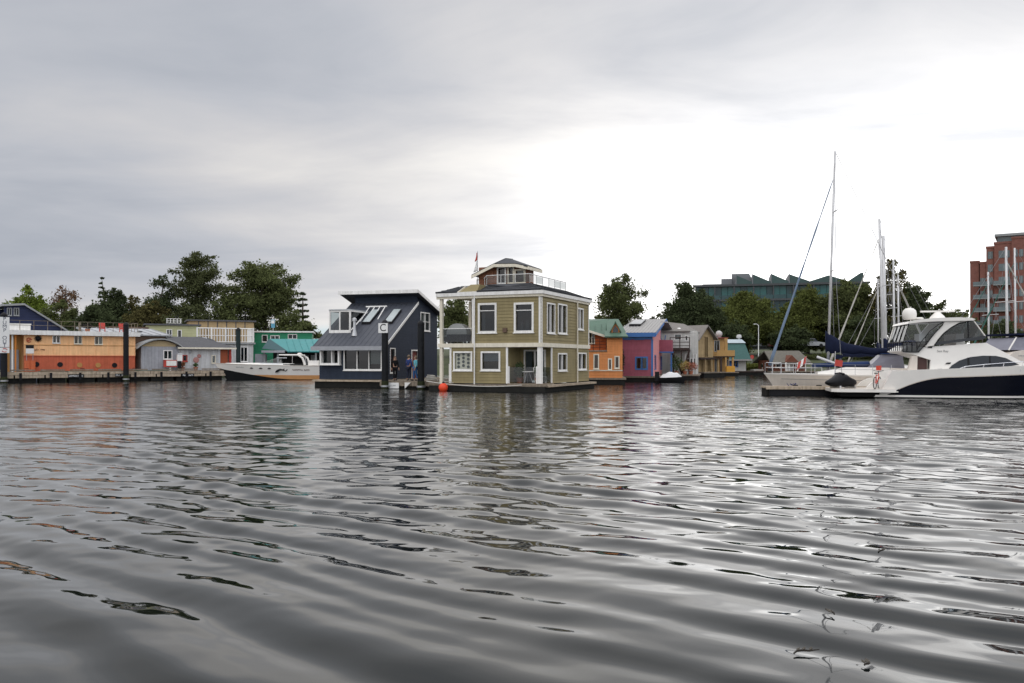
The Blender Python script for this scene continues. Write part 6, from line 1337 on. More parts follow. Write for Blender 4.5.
MB().path([(xa_[0]-.02, fly0, xa_[1]), (xa_[0]-.02, fly1, xa_[1])], .025, 5).build('curtain_frame', M_black, my)
rail(my, [(xa_[0]-.05, fly0, yp(905, 351.5)[1]), (xa_[0]-.05, fly1, yp(905, 351.5)[1])], yp(905, 342)[1]-yp(905, 351.5)[1], M_black, .5, .018, (1, .5, .05))
# dome, radar, lights on the hardtop
dx_, dz2 = yp(915.5, 318.5); MB().lathe([(.26, dz2), (.34, dz2+.06), (.36, dz2+.3), (.32, dz2+.48), (.2, dz2+.6), (.03, dz2+.63)], (dx_, 1.3, 0), 18).build('satellite_dome', M_gel, my, smooth='all')
dx_, dz2 = yp(949, 316.5); MB().lathe([(.42, dz2), (.34, dz2+.12), (.18, dz2+.28), (.14, dz2+.34)], (dx_, BY/2, 0), 14).build('radar_pedestal', M_gel, my, smooth=True); MB().box(dx_-.85, dx_+.85, BY/2-.07, BY/2+.07, dz2+.345, dz2+.43).build('radar_bar', M_gel, my)
MB().lathe([(.2, 0), (.24, .04), (.16, .1)], (yp(928, 317)[0], 1.8, yp(928, 317.6)[1]), 12).build('deck_light', M_gel, my, smooth=True)
for px, h in ((923, .75), (952.5, .2)): x_, z_ = yp(px, 318); MB().path([(x_, 2.6, z_-.1), (x_, 2.6, z_+h)], .025, 6).build('antenna', M_gel, my)
MB().path([(yp(878, 389)[0], .05, .33), (hx+.7, .05, .33)], .03, 6).build('platform_rail', M_gel, my)

# --- jet ski under black cover, on the swim platform
js = thing('jet_ski', 'jet ski under a black cover on the motor yacht\'s swim platform', 'jet ski', (*YF.w(yp(846, 388)[0], 1.2), .475), -7+25)
mb = MB(); rr = []
prof = [(-.85, .25, .30, .42), (-.7, .12, .46, .60), (-.4, .08, .52, .72), (-.1, .06, .54, .92), (.15, .06, .55, .98), (.35, .06, .54, .92), (.6, .08, .48, .72), (.9, .14, .36, .58), (1.15, .24, .18, .46), (1.25, .30, .05, .40)]
prof = [(-x, a, w_, h) for x, a, w_, h in prof]
for x, zb2, w_, h in prof: rr.append([(x, w_*math.sin(q), zb2+(h-zb2)*(.5-.5*math.cos(q))) for q in [2*math.pi*j/12 for j in range(13)]])
mb.loft(rr); mb.build('cover', mat('black_cover', (.012, .012, .014), .38, .3, 6, bump=.3), js, smooth='all')
MB().path([(-.2, -.40, .90), (-.2, 0, .95), (-.2, .40, .90)], .06, 6).build('handlebar_bulge', mat('black_cover', (.012,)*3), js)
for a in (-.5, .6): MB().box(a-.06, a+.06, -.45, .45, 0, .16).build('cradle', M_chrome, js)
js.scale = (.88, .88, .86)
fl2 = thing('stern_flag', 'small red and white flag above the black covered jet ski', 'flag', (*YF.w(yp(840, 380)[0], 1.9), .475), -7)
MB().path([(0, 0, 0), (.05, 0, 2.0)], .018, 6).build('staff', M_chrome, fl2)
mb = MB(); mb.hexa([(.0,-.02,1.2),(.42,.03,1.15),(.42,.05,1.15),(.0,.0,1.2),(.04,-.02,1.55),(.46,.04,1.5),(.46,.06,1.5),(.04,.0,1.55)]); mb.build('red_cloth', M_red, fl2); mb = MB(); mb.hexa([(.06,-.03,1.6),(.42,.03,1.6),(.42,.05,1.6),(.06,-.01,1.6),(.1,-.03,1.85),(.5,.03,1.78),(.5,.05,1.78),(.1,-.01,1.85)]); mb.build('dark_cloth', M_canvas, fl2)
# --- red bicycle on the platform
bc = thing('bicycle', 'red bicycle propped up on the motor yacht\'s swim platform', 'bicycle', (*YF.w(yp(878.5, 390)[0], .32), .475), -7+58)
M_tyre = mat('tyre_black', (.02, .02, .02), .7)
for xw_ in (-.42, .42):
    wh = MB(); wh.path([(xw_+.30*math.cos(a), 0, .32+.30*math.sin(a)) for a in [2*math.pi*k/24 for k in range(25)]], .022, 6); wo_ = wh.build('wheel', M_tyre, bc, smooth='all')
    for k in range(8): a = math.pi*k/8; MB().path([(xw_-.28*math.cos(a), 0, .32-.28*math.sin(a)), (xw_+.28*math.cos(a), 0, .32+.28*math.sin(a))], .004, 4).build('spoke', M_chrome, wo_)
mb = MB()
for p, q in (((-.42, .32), (-.12, .30)), ((-.12, .30), (-.22, .78)), ((-.42, .32), (-.2, .70)), ((-.12, .30), (.28, .66)), ((-.2, .70), (.26, .74)), ((.24, .84), (.42, .32))): mb.path([(p[0], 0, p[1]), (q[0], 0, q[1])], .022, 6)
mb.build('frame', mat('bicycle_red', (.65, .07, .04), .35), bc); MB().box(-.34, -.1, -.06, .06, .80, .86).build('saddle', M_black, bc); MB().path([(.22, -.26, .96), (.24, 0, .92), (.22, .26, .96)], .016, 6).build('handlebar', M_black, bc); MB().path([(.25, 0, .82), (.24, 0, .93)], .02, 6).build('stem', M_black, bc)
MB().path([(-.12, -.1, .18), (-.12, .1, .42)], .015, 5).build('crank', M_chrome, bc); MB().box(.15, .42, -.1, .1, .98, 1.22).build('front_bag', mat('bicycle_red', (.65,)*3), bc)
# --- corner of another cruiser at the right edge
c2 = thing('cruiser', 'cream cruiser with grey windscreen cover at the right edge behind the motor yacht', 'cruiser', (*P(1009, 360, 52).xy, 0), 12)
zz_ = lambda py: CH+(HZ-py)/F*52
MB().ext([(-.6, .2), (9, .2), (9, zz_(352)), (4, zz_(350.5)), (1.2, zz_(350)), (.3, zz_(352.5)), (-.1, zz_(358))], 0, 3.2, 'y').build('hull', M_gel2, c2, smooth=True)
MB().hexa([(.25,.3,zz_(349.9)),(3.4,.3,zz_(349.9)),(3.4,2.9,zz_(349.9)),(.25,2.9,zz_(349.9)),(1.0,.5,zz_(337.5)),(3.2,.5,zz_(335)),(3.2,2.7,zz_(335)),(1.0,2.7,zz_(337.5))]).build('windscreen_cover', mat('grey_vinyl', (.2,)*3), c2)
MB().box(.9, 4.0, .3, 2.9, zz_(334.9), zz_(333)).build('canopy', M_canvas, c2); MB().path([(.25, .28, zz_(350)), (1.0, .48, zz_(337))], .05, 6).build('screen_frame', M_gel, c2)
scribble('lettering', Face(Frame(*P(1009, 360, 52).xy, 12), (0, 0), (1, 0), (0, -1)), (.7, 1.5, zz_(356.5), zz_(355)), .002, M_greytrim, c2, 7, 2)
# ------------------------------------------------------------------ land behind the harbour
def build_land():
    xs = np.concatenate([np.linspace(-2600, -160, 12), np.linspace(-150, 150, 61), np.linspace(160, 2600, 12)])
    prof = [(-6, -1.5), (0, .0), (2, .7), (6, 1.5), (14, 2.6), (30, 3.3), (80, 4.5), (200, 6), (900, 8), (3000, 8)]
    rg = np.random.RandomState(3); vs = []; 
    for i, x in enumerate(xs):
        y0 = np.interp(x, [-2600, -60, -20, 5, 40, 80, 2600], [105, 106, 110, 118, 122, 118, 118])+rg.uniform(-.8, .8)
        for (d, z) in prof: vs.append((x, y0+d, z+rg.uniform(-.12, .12)))
    n = len(prof); fs = [(i*n+j, (i+1)*n+j, (i+1)*n+j+1, i*n+j+1) for i in range(len(xs)-1) for j in range(n-1)]
    mb = MB().add(vs, fs); o = mb.build('ground', mat('grassy_bank', (.055, .065, .03), .9, .4, .4, bump=.4), None, smooth='all', kind='structure')
build_land()
# ------------------------------------------------------------------ trees
def leafmat(name, rgb, trans=.35, hue=.03):
    if name in MATS: return MATS[name]
    m = bpy.data.materials.new(name); m.use_nodes = True; t = m.node_tree; t.nodes.clear(); o = t.nodes.new('ShaderNodeOutputMaterial')
    g = t.nodes.new('ShaderNodeNewGeometry'); oi = t.nodes.new('ShaderNodeObjectInfo'); c = t.nodes.new('ShaderNodeTexCoord')
    n = t.nodes.new('ShaderNodeTexNoise'); n.inputs['Scale'].default_value = .45; n.inputs['Detail'].default_value = 3; t.links.new(c.outputs['Object'], n.inputs['Vector'])
    a = t.nodes.new('ShaderNodeMath'); a.operation = 'MULTIPLY_ADD'; a.inputs[1].default_value = .55; t.links.new(g.outputs['Random Per Island'], a.inputs[0]); t.links.new(n.outputs['Fac'], a.inputs[2])
    r = t.nodes.new('ShaderNodeValToRGB'); e = r.color_ramp.elements; e[0].position = .35; e[1].position = 1.05 if False else 1.0
    e[0].color = (*[x*.5 for x in rgb], 1); e[1].color = (rgb[0]*1.5, rgb[1]*1.55, rgb[2]*1.3, 1); t.links.new(a.outputs[0], r.inputs[0])
    d = t.nodes.new('ShaderNodeBsdfDiffuse'); tr = t.nodes.new('ShaderNodeBsdfTranslucent'); mx = t.nodes.new('ShaderNodeMixShader'); mx.inputs[0].default_value = trans
    t.links.new(r.outputs[0], d.inputs[0]); t.links.new(r.outputs[0], tr.inputs[0]); t.links.new(d.outputs[0], mx.inputs[1]); t.links.new(tr.outputs[0], mx.inputs[2]); t.links.new(mx.outputs[0], o.inputs[0])
    MATS[name] = m; return m
M_bark = mat('bark', (.07, .055, .045), .9, .3, 4)
def leaf_mesh(name, cen, size, rg, m, parent, up=.0):
    n = len(cen); a = rg.normal(0, 1, (n, 3)); a /= np.linalg.norm(a, axis=1)[:, None]; b = np.cross(a, rg.normal(0, 1, (n, 3))); b /= np.linalg.norm(b, axis=1)[:, None]
    s = (size*rg.uniform(.35, 1.35, n))[:, None]; a *= s; b *= s*.6
    v = np.stack([cen-a, cen+b, cen+a*.9, cen-b], 1).reshape(-1, 3).astype(np.float32)
    me = bpy.data.meshes.new(name); me.vertices.add(4*n); me.vertices.foreach_set('co', v.ravel()); me.loops.add(4*n); me.loops.foreach_set('vertex_index', np.arange(4*n, dtype=np.int32))
    me.polygons.add(n); me.polygons.foreach_set('loop_start', np.arange(0, 4*n, 4, dtype=np.int32)); me.update(calc_edges=True); me.materials.append(m)
    o = bpy.data.objects.new(name, me); col.objects.link(o); o.parent = parent; return o
def tree(label, px, py_top, wpx, Y, m, seed, gz=2.5, dens=1.0, shape=1.0, sparse=0., py_low=352, leaf=.19, group=None, kind='broad', lean=0.):
    rg = np.random.RandomState(seed); base = P(px, 360, Y); H = CH+(HZ-py_top)/F*Y-gz; Wd = wpx/F*Y; zl = max(.8, CH+(HZ-py_low)/F*Y-gz)
    t = thing('tree' if kind != 'conifer' else 'conifer_tree', label, 'tree', (base.x, Y, gz), rg.uniform(0, 360) if False else 0, group)
    tb = MB(); rT = .018*H+.08; trunk = [Vector((0, 0, -.6)), Vector((rg.normal(0, .1), rg.normal(0, .1), H*.3)), Vector((rg.normal(0, .25)+lean*.4, rg.normal(0, .25), H*.62)), Vector((lean, 0, H*.93))]
    tb.path(trunk, [rT*1.3, rT, rT*.6, .03], 7)
    if kind == 'conifer':
        cen = []; nl = int(H*1.15)
        for i in range(nl):
            f = i/nl; z = zl+(H-zl)*f; rad = Wd/2*(1-f)**.7*rg.uniform(.55, 1.2)+.15; k = max(4, int(7*(1-f)))
            for j in range(k):
                a = rg.uniform(0, 6.28); L_ = rad*rg.uniform(.6, 1.15); tip = Vector((math.cos(a)*L_, math.sin(a)*L_, z-.12*L_+rg.uniform(-.1, .2))); tb.path([(0, 0, z), tip], [.035, .008], 4)
                nn_ = int((14+L_*30)*dens); q = rg.uniform(.2, 1, nn_)[:, None]; cen.append(np.array([[0, 0, z]])+(np.array(tip)-np.array([0, 0, z]))*q+rg.normal(0, .11, (nn_, 3))*np.array([1, 1, .5]))
        cen = np.concatenate(cen)
    else:
        # boughs end in clumps; big clumps inside, small ragged sprays at the rim, real gaps between
        cz = (zl+H)/2; hh = (H-zl)/2; nb = int((20+Wd*hh*1.5)*dens); nb = min(nb, 150); cen = []; lob = rg.uniform(0, 6.28, 4)
        for i in range(nb):
            d = rg.normal(0, 1, 3); d /= np.linalg.norm(d); r = rg.uniform(.12, 1)**.5*(1+.14*math.sin(3*math.atan2(d[2], d[0])+lob[0])+.10*math.sin(5*math.atan2(d[2], d[0])+lob[1]))
            p = d*r; wz = 1-.35*max(0, p[2])**1.5*shape-(.2 if p[2] < -.5 else 0)
            b = np.array([p[0]*Wd/2*.92*wz+lean*(p[2]+1)/2, p[1]*Wd/2*.9*wz, cz+p[2]*hh*.95])
            if rg.rand() < sparse: continue
            rim = min(1, max(0, (r-.55)/.45)); rb = rg.uniform(.10, .17)*min(Wd, H)*(1-.5*rim)+.22; rb = min(rb, 1.7)
            n = int(230*dens*(rb/1.1)**1.7)+30; e = rg.normal(0, .55, (n, 3)); cen.append(b+e*rb*np.array([1.1, 1.1, .62]))
            if rim > .5:      # a spray beyond the rim
                n2 = n//3; cen.append(b+d*rb*rg.uniform(.5, 1.2)+rg.normal(0, .3, (n2, 3))*rb*np.array([.8, .8, .6]))
            if i % 2 == 0 or sparse > .3:
                st = trunk[1].lerp(trunk[3], min(.95, max(.05, (b[2]/H-.35)/.6))); mid = st.lerp(Vector(b), .5)+Vector((0, 0, .25)); tb.path([st, mid, Vector(b)], [rT*.35, rT*.2, .02], 5)
        cen = np.concatenate(cen)
    tb.build('trunk', M_bark, t, smooth='all'); leaf_mesh('crown', cen, leaf, rg, m, t)
    return t
LD = leafmat('dark_leaf', (.078, .086, .046)); LM = leafmat('mid_leaf', (.094, .106, .050)); LY = leafmat('bright_leaf', (.125, .160, .036)); LO = leafmat('olive_leaf', (.100, .112, .040)); LR = leafmat('reddish_leaf', (0.132, 0.078, 0.054)); LC = leafmat('conifer_needle', (.054, .066, .042)); LG = leafmat('deep_green_leaf', (.060, .073, .041)); LB = leafmat('bronze_leaf', (.100, .088, .042))
GT, GR = 'trees behind the left dock', 'trees on the far bank'
T = [  # label, px, top, width px, Y, mat, seed, kwargs
 ('small dark tree at the far left edge', 8, 297, 26, 128, LD, 1, dict(group=GT)),
 ('bright green round tree behind the navy gable', 29, 289.5, 48, 122, LY, 2, dict(group=GT)),
 ('open branched purplish tree right of the bright green one', 66, 280, 42, 126, LR, 3, dict(group=GT, sparse=.35, dens=.55, leaf=.15)),
 ('olive bush below the purplish tree', 62, 302, 40, 120, LM, 4, dict(group=GT)),
 ('tall thin conifer rising above the dark tree', 102, 274, 15, 150, LC, 5, dict(group=GT, kind='conifer')),
 ('broad dark tree under the thin conifer', 110, 290, 46, 124, LG, 6, dict(group=GT)),
 ('bronze tinted tree between the conifer and the tall trees', 133, 294, 30, 128, LB, 7, dict(group=GT)),
 ('dark loose tree left of the tallest tree', 164, 275, 46, 126, LG, 8, dict(group=GT, sparse=.34, leaf=.17)),
 ('tallest left tree with an open ragged top', 198, 250.5, 52, 124, LD, 9, dict(group=GT, sparse=.42, dens=1.1, leaf=.17, py_low=318)),
 ('low thicket tree behind the tan deck house', 228, 300, 50, 120, LM, 10, dict(group=GT)),
 ('broad full tree behind the green house', 264, 256.5, 68, 122, LM, 11, dict(group=GT, dens=1.2, leaf=.17, sparse=.30, py_low=330)),
 ('slim ragged conifer at the right end of the left trees', 303, 288, 34, 120, LC, 12, dict(group=GT, kind='conifer', dens=2.0)),
 ('low dark tree behind the brown house', 150, 303, 50, 122, LB, 13, dict(group=GT)),
 ('low dark tree behind the white roofed houseboat', 95, 308, 60, 118, LG, 14, dict(group=GT)),
 ('low tree behind the teal roof', 292, 312, 44, 118, LM, 15, dict(group=GT)),
 ('low tree behind the pale green house', 190, 305, 50, 119, LD, 16, dict(group=GT)),
 ('tree seen through the beige house balcony', 456, 296, 40, 126, LM, 17, dict(group=GR)),
 ('low tree hidden behind the beige house', 500, 312, 60, 130, LD, 18, dict(group=GR)),
 ('round olive green tree rising behind the orange house', 622, 279, 52, 124, LM, 19, dict(group=GR, dens=1.1, leaf=.17, sparse=.2, py_low=330)),
 ('low tree behind the green roof', 600, 318, 36, 128, LM, 20, dict(group=GR)),
 ('dense dark round tree behind the grey-white house', 690, 287.5, 62, 130, LG, 21, dict(group=GR, dens=1.3)),
 ('dark low tree behind the timber house', 655, 318, 40, 132, LD, 22, dict(group=GR)),
 ('conical yellow-olive tree in front of the glass building', 747, 293.5, 66, 142, LO, 23, dict(group=GR, dens=1.25, shape=1.6)),
 ('dark tree between the two olive trees', 778, 312, 44, 150, LD, 24, dict(group=GR)),
 ('second olive tree right of the furled blue headsail', 808, 293, 62, 146, LO, 25, dict(group=GR, dens=1.2)),
 ('dark green tree behind the yacht mast', 850, 279, 56, 140, LM, 26, dict(group=GR, dens=1.2)),
 ('tall reddish topped tree behind the thick masts', 893, 264, 48, 136, LB, 27, dict(group=GR, dens=1.1, sparse=.3)),
 ('dark tree right of the thick masts', 914, 279, 40, 134, LG, 28, dict(group=GR, dens=1.1)),
 ('small dark tree behind the satellite dome', 936, 297, 32, 136, LD, 29, dict(group=GR)),
 ('low tree behind the yacht radar', 956, 309, 40, 150, LM, 30, dict(group=GR)),
 ('low dark tree below the brick tower', 1000, 322, 60, 130, LG, 31, dict(group=GR)),
 ('dark undergrowth tree above the small brown cabin', 790, 326, 50, 138, LG, 32, dict(group=GR)),
 ('dark undergrowth tree behind the end house', 728, 322, 50, 134, LG, 33, dict(group=GR)),
 ('dark undergrowth tree behind the boom cover', 870, 318, 60, 132, LG, 34, dict(group=GR)),
 ('dark undergrowth tree behind the motor yacht bridge', 925, 318, 60, 130, LG, 35, dict(group=GR)),
]
for (lb_, px, pt_, w_, Y_, m_, sd, kw) in T: tree(lb_, px, pt_, w_, Y_, m_, sd, **kw)
def hedge(label, px0, px1, py, Y, m, seed, n=2200, gz=1.0):
    rg = np.random.RandomState(seed); a, b = P(px0, 360, Y), P(px1, 360, Y); h = CH+(HZ-py)/F*Y-gz
    t = thing('shrub_bank', label, 'shrubs', ((a.x+b.x)/2, Y, gz)); Wd = b.x-a.x; k = max(3, int(Wd/1.6)); cen = []; tb = MB()
    for i in range(k):
        c = np.array([-Wd/2+Wd*(i+.5)/k+rg.normal(0, .3), rg.normal(0, .8), 0]); hh = h*rg.uniform(.7, 1.05); d = rg.normal(0, 1, (n//k, 3)); d /= np.linalg.norm(d, axis=1)[:, None]
        cen.append(c+np.array([0, 0, hh*.45])+d*np.array([1.2, 1.0, hh*.5])*(rg.uniform(.4, 1, n//k)[:, None])); tb.path([(c[0], c[1], -.3), (c[0]+rg.normal(0, .2), c[1], hh*.7)], [.07, .02], 5)
    tb.build('stem', M_bark, t); leaf_mesh('foliage', np.concatenate(cen), .17, rg, m, t)
hedge('shrubs along the left bank behind the docks', -30, 170, 345, 112, LD, 51, 5000); hedge('shrubs along the bank behind the speedboat', 170, 345, 346, 113, LG, 52, 4500)
hedge('green shrubs at the water edge right of the end house', 744, 770, 362, 120, leafmat('grass_leaf', (0.139, 0.147, 0.046)), 53, 1800, .5); hedge('shrubs on the bank behind the brown cabin', 768, 880, 351, 131, LM, 54, 4200, 2.0); hedge('shrubs on the bank behind the colourful row', 590, 745, 348, 126, LG, 55, 4000, 1.0); hedge('shrubs on the bank behind the motor yacht', 880, 1060, 345, 128, LG, 56, 5000, 2.0)

# ------------------------------------------------------------------ glass building with saw-tooth roof
GBF = Frame(*P(696, 360, 244).xy, -15)
gbd = thing('glass_building', 'long dark green glass building with saw-tooth roof behind the trees', 'building', (*GBF.o, 0), GBF.deg)
g0 = Face(GBF, (0, 0), (1, 0), (0, -1)); GWd = g0.u(868); zF = [2.0]+[g0.z(py, GWd/2) for py in (345, 331, 315.5, 299.5, 284.5)]
M_gg = mat('green_building_glass', (.028, .115, .108), .06, .25, .25); M_gg2 = mat('dark_building_glass', (.025, .06, .062), .06, .25, .25); M_slab = mat('dark_slab', (.06, .065, .068), .6); M_conc = mat('grey_cladding', (.17, .18, .19), .6, .1, .3)
bx('core', M_slab, gbd, .3, GWd-.3, .5, 24, 1.0, zF[-1])
for i, z in enumerate(zF[1:]): bx('floor_slab', M_slab, gbd, -.8 if i == 4 else -.2, GWd+.4, -1.5, .45, z-.35, z+.25)
nb_ = 26
for lv in range(2, 5):
    z0, z1 = zF[lv]+.25, zF[lv+1]-.35; bz = z0+1.1
    for i in range(nb_):
        a, b = GWd*i/nb_+.06, GWd*(i+1)/nb_-.06; rr_ = random.random()
        bx('window_pane', M_gg if rr_ < .45 else M_gg2, gbd, a, b, -.05, .1, z0, z1)
        if i % 2 == 0: bx('balcony_panel', M_gg2 if rr_ < .6 else M_gg, gbd, a, a+2*GWd/nb_-.15, -1.5, -1.42, z0, bz)
    for i in range(0, nb_+1, 3): bx('pier', M_slab, gbd, GWd*i/nb_-.18, GWd*i/nb_+.18, -1.3, -.06, z0, z1)
ztop = zF[-1]+.25
M_fin = mat('sawtooth_green', (.035, .07, .066), .3, .15, .5)
for x0, x1, py in ((736.5, 752.5, 275.8), (753, 771, 274.6), (771.5, 789, 274.2), (789.5, 809, 274.5), (838, 846, 283)):
    a, b = g0.u(x0), g0.u(x1); zt2 = g0.z(py, a); MB().ext([(a, ztop), (b, ztop), (b, ztop+.5), (a, zt2)], -1.0, 14, 'y').build('sawtooth_roof', M_fin, gbd); bx('sawtooth_edge', M_conc, gbd, a-.25, a-.01, -1.1, 14, ztop, zt2+.1)
a, b, c = g0.u(809), g0.u(828), g0.u(846); MB().ext([(a, ztop), (c, ztop), (c, ztop+.4), (b, g0.z(275.5, b)), (a, ztop+.4)], -1.0, 14, 'y').build('gable_roof', M_fin, gbd)
a, b = g0.u(849), g0.u(863); MB().ext([(a, ztop), (b, ztop), (b, g0.z(273, b)), (b-.8, g0.z(273, b)), (a, ztop+.5)], -1.0, 10, 'y').build('sawtooth_roof', M_fin, gbd)
a, b = g0.u(722), g0.u(752); MB().ext([(g0.u(732), ztop), (b, ztop), (b, g0.z(277, b)), (g0.u(749.5), g0.z(272, b)), (g0.u(731.5), g0.z(272, b))], 4, 14, 'y').build('plant_room', M_conc, gbd); bx('plant_room', M_conc, gbd, g0.u(721), g0.u(732), 3.5, 14, ztop, g0.z(277, b)); bx('plant_room', M_conc, gbd, g0.u(702), g0.u(722), 3, 14, ztop, g0.z(282.3, b))

# ------------------------------------------------------------------ brick apartment tower at the right
BTF = Frame(*P(970, 360, 212).xy, -33)
bt = thing('brick_tower', 'stepped red brick apartment tower with balconies at the right edge', 'building', (*BTF.o, 0), BTF.deg)
b0 = Face(BTF, (0, 0), (1, 0), (0, -1)); M_brick = mat('red_brick', (.20, .085, .066), .85, .2, 1.2); M_bgl = mat('blue_grey_glass', (.10, .13, .14), .1, .3, .3); M_bal = mat('balcony_grey', (.24, .26, .26), .6)
steps = [(970, 979, 263), (980, 986, 264), (986.5, 994, 249), (994.5, 1012, 245), (1012, 1060, 240)]
for i, (x0, x1, py) in enumerate(steps):
    a, b = b0.u(x0), b0.u(x1); z = b0.z(py, a); bx('brick_bay', M_brick, bt, a, b, -i*.6, 16, 1, z); bx('parapet', M_brick, bt, a-.1, b+.1, -i*.6-.12, 15, z+.002, z+.5)
a, b = b0.u(997), b0.u(1060); bx('penthouse', M_bgl, bt, a, b, 2, 14, b0.z(244, a), b0.z(236, a)); bx('penthouse_roof', M_bal, bt, a-.6, b+.5, 1.2, 15, b0.z(235.9, a), b0.z(233.5, a))
lvl = [b0.z(py, 8) for py in range(250, 346, 13)]
for k, z in enumerate(lvl):
    for (x0, x1, i) in ((980.5, 985.5, 1), (988, 993, 2), (999, 1010, 3), (1014, 1018, 4), (1019.5, 1023.5, 4), (1026, 1034, 4)):
        a, b = b0.u(x0), b0.u(x1)
        if z+.3 > b0.z(steps[i][2], a): continue
        w_ = bx('window', M_bgl, bt, a, b, -i*.6-.08, -i*.6+.1, z-2.1, z-.3); bx('frame', M_bal, w_, (a+b)/2-.06, (a+b)/2+.06, -i*.6-.12, -i*.6-.082, z-2.1, z-.3)
    if z < b0.z(266, 8):
        for (x0, x1, i) in ((974, 991, 2), (994, 1011, 3)):
            a, b = b0.u(x0), b0.u(x1); s_ = bx('balcony', M_bal, bt, a, b, -i*.6-2.0, -i*.6-.13, z-2.5, z-2.3); bx('glass_panel', M_bgl, s_, a, b, -i*.6-2.0, -i*.6-1.92, z-2.298, z-1.4)
# ------------------------------------------------------------------ small brown cabin, planked pontoon and parked cars
FC = Frame(*P(773, 360, 112).xy, 6)
cb = thing('brown_cabin', 'small red-brown cabin with mossy grey roof beyond the sailing yacht\'s bow', 'cabin', (*FC.o, 0), FC.deg)
c1_ = Face(FC, (0, 0), (1, 0), (0, -1)); CW = c1_.u(806); cz0 = c1_.z(362.5, CW/2); cz1 = c1_.z(350.5, CW/2)
M_rb = mat('red_brown_boards', (.14, .05, .03), .8, .2); M_moss = mat('mossy_roof', (.13, .12, .10), .9, .2, 3)
co_ = [c1_.rect(787.5, 792.5, 362.5, 372), c1_.rect(776, 780, 363, 367)]
wall(cb, c1_, .4, cz0+.3, 0, CW, co_, M_rb, board=.3, name='front_wall')
window(cb, c1_, co_[0], M_white, mat('white_door_panel', (.5, .5, .48), .6), .12, sill=False, name='door'); window(cb, c1_, co_[1], M_trim, M_pane, .09)
MB().ext([(-1, cz0), (2.8, cz1-.3), (2.8, cz0+.3)], 0, 0, 'y') if False else None
for x in (0, CW-.15): MB().box(x, x+.15, .16, 5, .4, cz0+.3).build('side_wall', M_rb, cb)
bx('rear_wall', M_rb, cb, .15, CW-.15, 4.85, 5, .4, cz0+.3)
MB().slab([(-.6, -.7, cz0), (CW+.5, -.7, cz0), (CW+.2, 2.5, cz1), (-.2, 2.5, cz1)], .15).build('roof', M_moss, cb); MB().slab([(CW+.5, 5.7, cz0), (-.6, 5.7, cz0), (-.2, 2.5, cz1), (CW+.2, 2.5, cz1)], .15).build('roof', M_moss, cb)
MB().ext([(c1_.u(783), cz0+.05), (c1_.u(797), cz0+.05), (c1_.u(790), cz0+1.0)], -.6, 1.5, 'y').build('porch_gable', M_rb, cb)
for px in (782, 793.5): MB().box(c1_.u(px)-.08, c1_.u(px)+.08, -1.3, -1.15, .4, cz0).build('porch_post', M_white, cb)
float_base(cb, -1, CW+1.5, -1.8, 5.2, .5); rail(cb, [(-.8, -1.7, .5), (CW+1.4, -1.7, .5)], 1.0, M_white, 2.0, .04, (1, .5))
# white skiff by it
sk_ = thing('skiff', 'white skiff moored left of the sailing yacht\'s bow', 'boat', (*P(752, 360, 116).xy, 0), 0); small_hull(sk_, 4.2, 1.8, .7, M_gel); MB().box(1.3, 2.6, -.6, .6, .6, 1.5).build('cuddy', M_gel, sk_); MB().box(1.25, 2.0, -.62, .62, 1.0, 1.4).build('window_band', M_tint, sk_)
dp2 = thing('dark_pontoon', 'low dark pontoon at the end of the colourful row', 'dock', (*P(738, 360, 111).xy, 0), 4)
bx('deck', M_dw, dp2, 0, 6.0, 0, 2.0, .35, .5); bx('float', M_float, dp2, .1, 5.9, .1, 1.9, -.3, .345)
def car(label, px, py, Y, m, deg):
    b = P(px, py, Y); t = thing('parked_car', label, 'car', (b.x, Y, b.z), deg, 'cars parked on the bank')
    MB().ext([(-2.1, .3), (-2.1, .8), (-1.9, .95), (-1.0, 1.0), (1.1, .95), (2.0, .82), (2.15, .6), (2.15, .3)], -.85, .85, 'y').build('body', m, t)
    MB().prism([(-1.6, -.75, .96), (1.0, -.75, .94), (.4, -.62, 1.45), (-1.2, -.62, 1.47)], [(-1.6, .75, .96), (1.0, .75, .94), (.4, .62, 1.45), (-1.2, .62, 1.47)]).build('cabin', M_tint, t); MB().box(-1.15, .38, -.6, .6, 1.462, 1.50).build('roof', m, t)
    for a in (-1.3, 1.35):
        for b_ in (-.86, .70): MB().lathe([(.1, 0), (.32, 0), (.32, .16), (.1, .16)], (a, b_, .32), 14, 'y').build('wheel', M_tyre, t)
car('silver car parked on the bank above the sailing yacht\'s boom', 811, 347.5, 138, mat('silver_paint', (.42, .43, .44), .3), 6); car('white car parked on the bank above the brown cabin', 790, 348, 139, mat('car_white', (.6, .6, .6), .3), -4); car('red car parked on the bank left of the white one', 781.5, 348, 140, mat('car_red', (.32, .05, .04), .3), 5)
lp = thing('lamp_post', 'thin white lamp post in front of the conical olive tree', 'lamp post', (*P(758.5, 360, 128).xy, 2.0)); hL = CH+(360-325)/F*128-2.0
MB().path([(0, 0, 0), (0, 0, hL)], [.08, .05], 8).build('post', M_signwhite, lp); MB().path([(0, 0, hL-.1), (-.25, 0, hL+.15), (-.45, 0, hL+.15)], .04, 6).build('arm', M_signwhite, lp); MB().box(-.75, -.4, -.1, .1, hL+.1, hL+.2).build('lantern', M_signwhite, lp)
rs = thing('round_sign', 'small round red sign on the bank behind the end house', 'sign', (*P(752, 360, 124).xy, 1.6)); zrs = CH+(360-357)/F*124-1.6
MB().path([(0, 0, 0), (0, 0, zrs)], .04, 6).build('post', M_steel, rs); MB().lathe([(.02, -.03), (.3, -.03), (.3, .0), (.02, .0)], (0, 0, zrs), 16, 'y').build('disc', M_red, rs)

